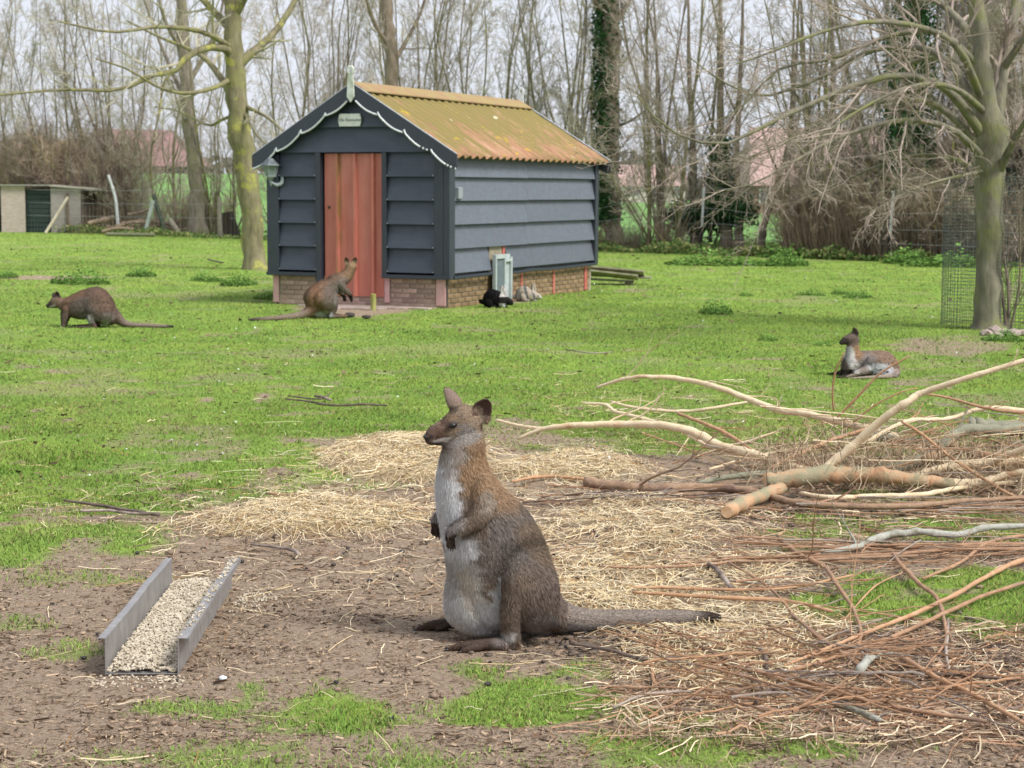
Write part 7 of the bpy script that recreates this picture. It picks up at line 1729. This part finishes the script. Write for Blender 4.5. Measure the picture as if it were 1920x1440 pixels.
slab((-.0035, -.004, .006), (-.0005, TL, H_), lw, 'wall_sheet'); slab((-.022, -.004, H_ + .0005), (.0, TL, H_ + .003), lw, 'flange'); slab((-.025, -.004, H_ - .008), (-.0225, TL, H_ + .003), lw, 'lip')
slab((wd + .0005, -.004, .006), (wd + .0035, TL, H_), rw, 'wall_sheet'); slab((wd, -.004, H_ + .0005), (wd + .034, TL, H_ + .003), rw, 'flange'); slab((wd + .0345, -.004, H_ - .012), (wd + .037, TL, H_ + .009), rw, 'lip')
# pellets
PEL = simple('pale_feed_pellet', (.40, .34, .25), (.60, .53, .42), 30, .9, .3, .002)
def pellets(c, L, r, rng):
    n = len(c); S = 5; d = nrm(rng.normal(size=(n, 3)) * [1, 1, .35]); P2 = np.stack([c - d * L[:, None] / 2, c + d * L[:, None] / 2], 1)
    return tubes(P2, np.repeat(r[:, None], 2, 1), S, True)
n = 5200; X = rb.random(n) * (wd - .012) + .006; Y = rb.random(n) ** .95 * (TL - .02) + .004
hp_ = .012 + .022 * np.sin(np.clip(X / wd, 0, 1) * np.pi) ** .6 * (.7 + .5 * vnoise(X * 18, Y * 10, 4)) + .006 * sstep(0, .3, Y)
Z = .0115 + hp_ * sstep(-.06, .08, Y) * (1 - rb.random(n) ** 2.2 * .8)
V, F = pellets(np.stack([X, Y, Z], -1), rb.uniform(.008, .015, n), rb.uniform(.0026, .0036, n), rb)
gx = np.linspace(.004, wd - .004, 12); gy = np.linspace(.03, TL - .01, 40); GX, GY = np.meshgrid(gx, gy, indexing='ij')
GZ = .009 + sstep(.0, .1, GY) *  (.010 + .020 * np.sin(np.clip(GX / wd, 0, 1) * np.pi) ** .6 * (.7 + .5 * vnoise(GX * 18, GY * 10, 4))) * .85; ii = np.arange(480).reshape(12, 40)
mb = MB().add(V, F).add(np.stack([GX.ravel(), GY.ravel(), GZ.ravel()], -1), [np.stack([ii[:-1, :-1], ii[1:, :-1], ii[1:, 1:], ii[:-1, 1:]], -1).reshape(-1, 4)])
n2 = 90; V, F = pellets(np.stack([wd + .004 + rb.random(n2) * .024, rb.random(n2) ** .8 * TL, np.full(n2, H_ + .0065)], -1), rb.uniform(.007, .012, n2), rb.uniform(.0024, .0032, n2), rb); mb.add(V, F)
n3 = 260; kx = np.where(rb.random(n3) < .55, rb.normal(wd + .09, .05, n3), rb.uniform(-.05, wd + .1, n3)); ky = np.where(kx > wd + .03, rb.normal(TL - .18, .10, n3), rb.uniform(-.16, -.01, n3)); ok = (kx > wd + .045) | (ky < -.008)
V, F = pellets(np.stack([kx, ky, np.full(n3, .006)], -1)[ok], rb.uniform(.007, .012, ok.sum()), rb.uniform(.0024, .0032, ok.sum()), rb); mb.add(V, F)
o = mb.build('feed_pellets', PEL, smooth=False); o.location = tr_.location; o.rotation_euler = tr_.rotation_euler; tag(o, 'pale beige feed pellets heaped in the metal trough and spilled around it', 'feed pellets', kind='stuff')
V, F = lumps(np.zeros(1), np.zeros(1), np.array([.012]), rb, .8, .2, 1.2); o = mk('pebble', V, F, simple('white_pebble', (.62, .64, .66), (.78, .8, .8)), smooth=True); o.location = G(418, 1277); tag(o, 'tiny white pebble on the soil right of the trough', 'pebble')
V, F = lumps(np.zeros(1), np.zeros(1), np.array([.014]), rb, .7, .2, 1.5); o = mk('soil_lump', V, F, CLODM, smooth=True); o.location = G(320, 1040); tag(o, 'dark lump of dung and soil behind the far end of the trough', 'clod')
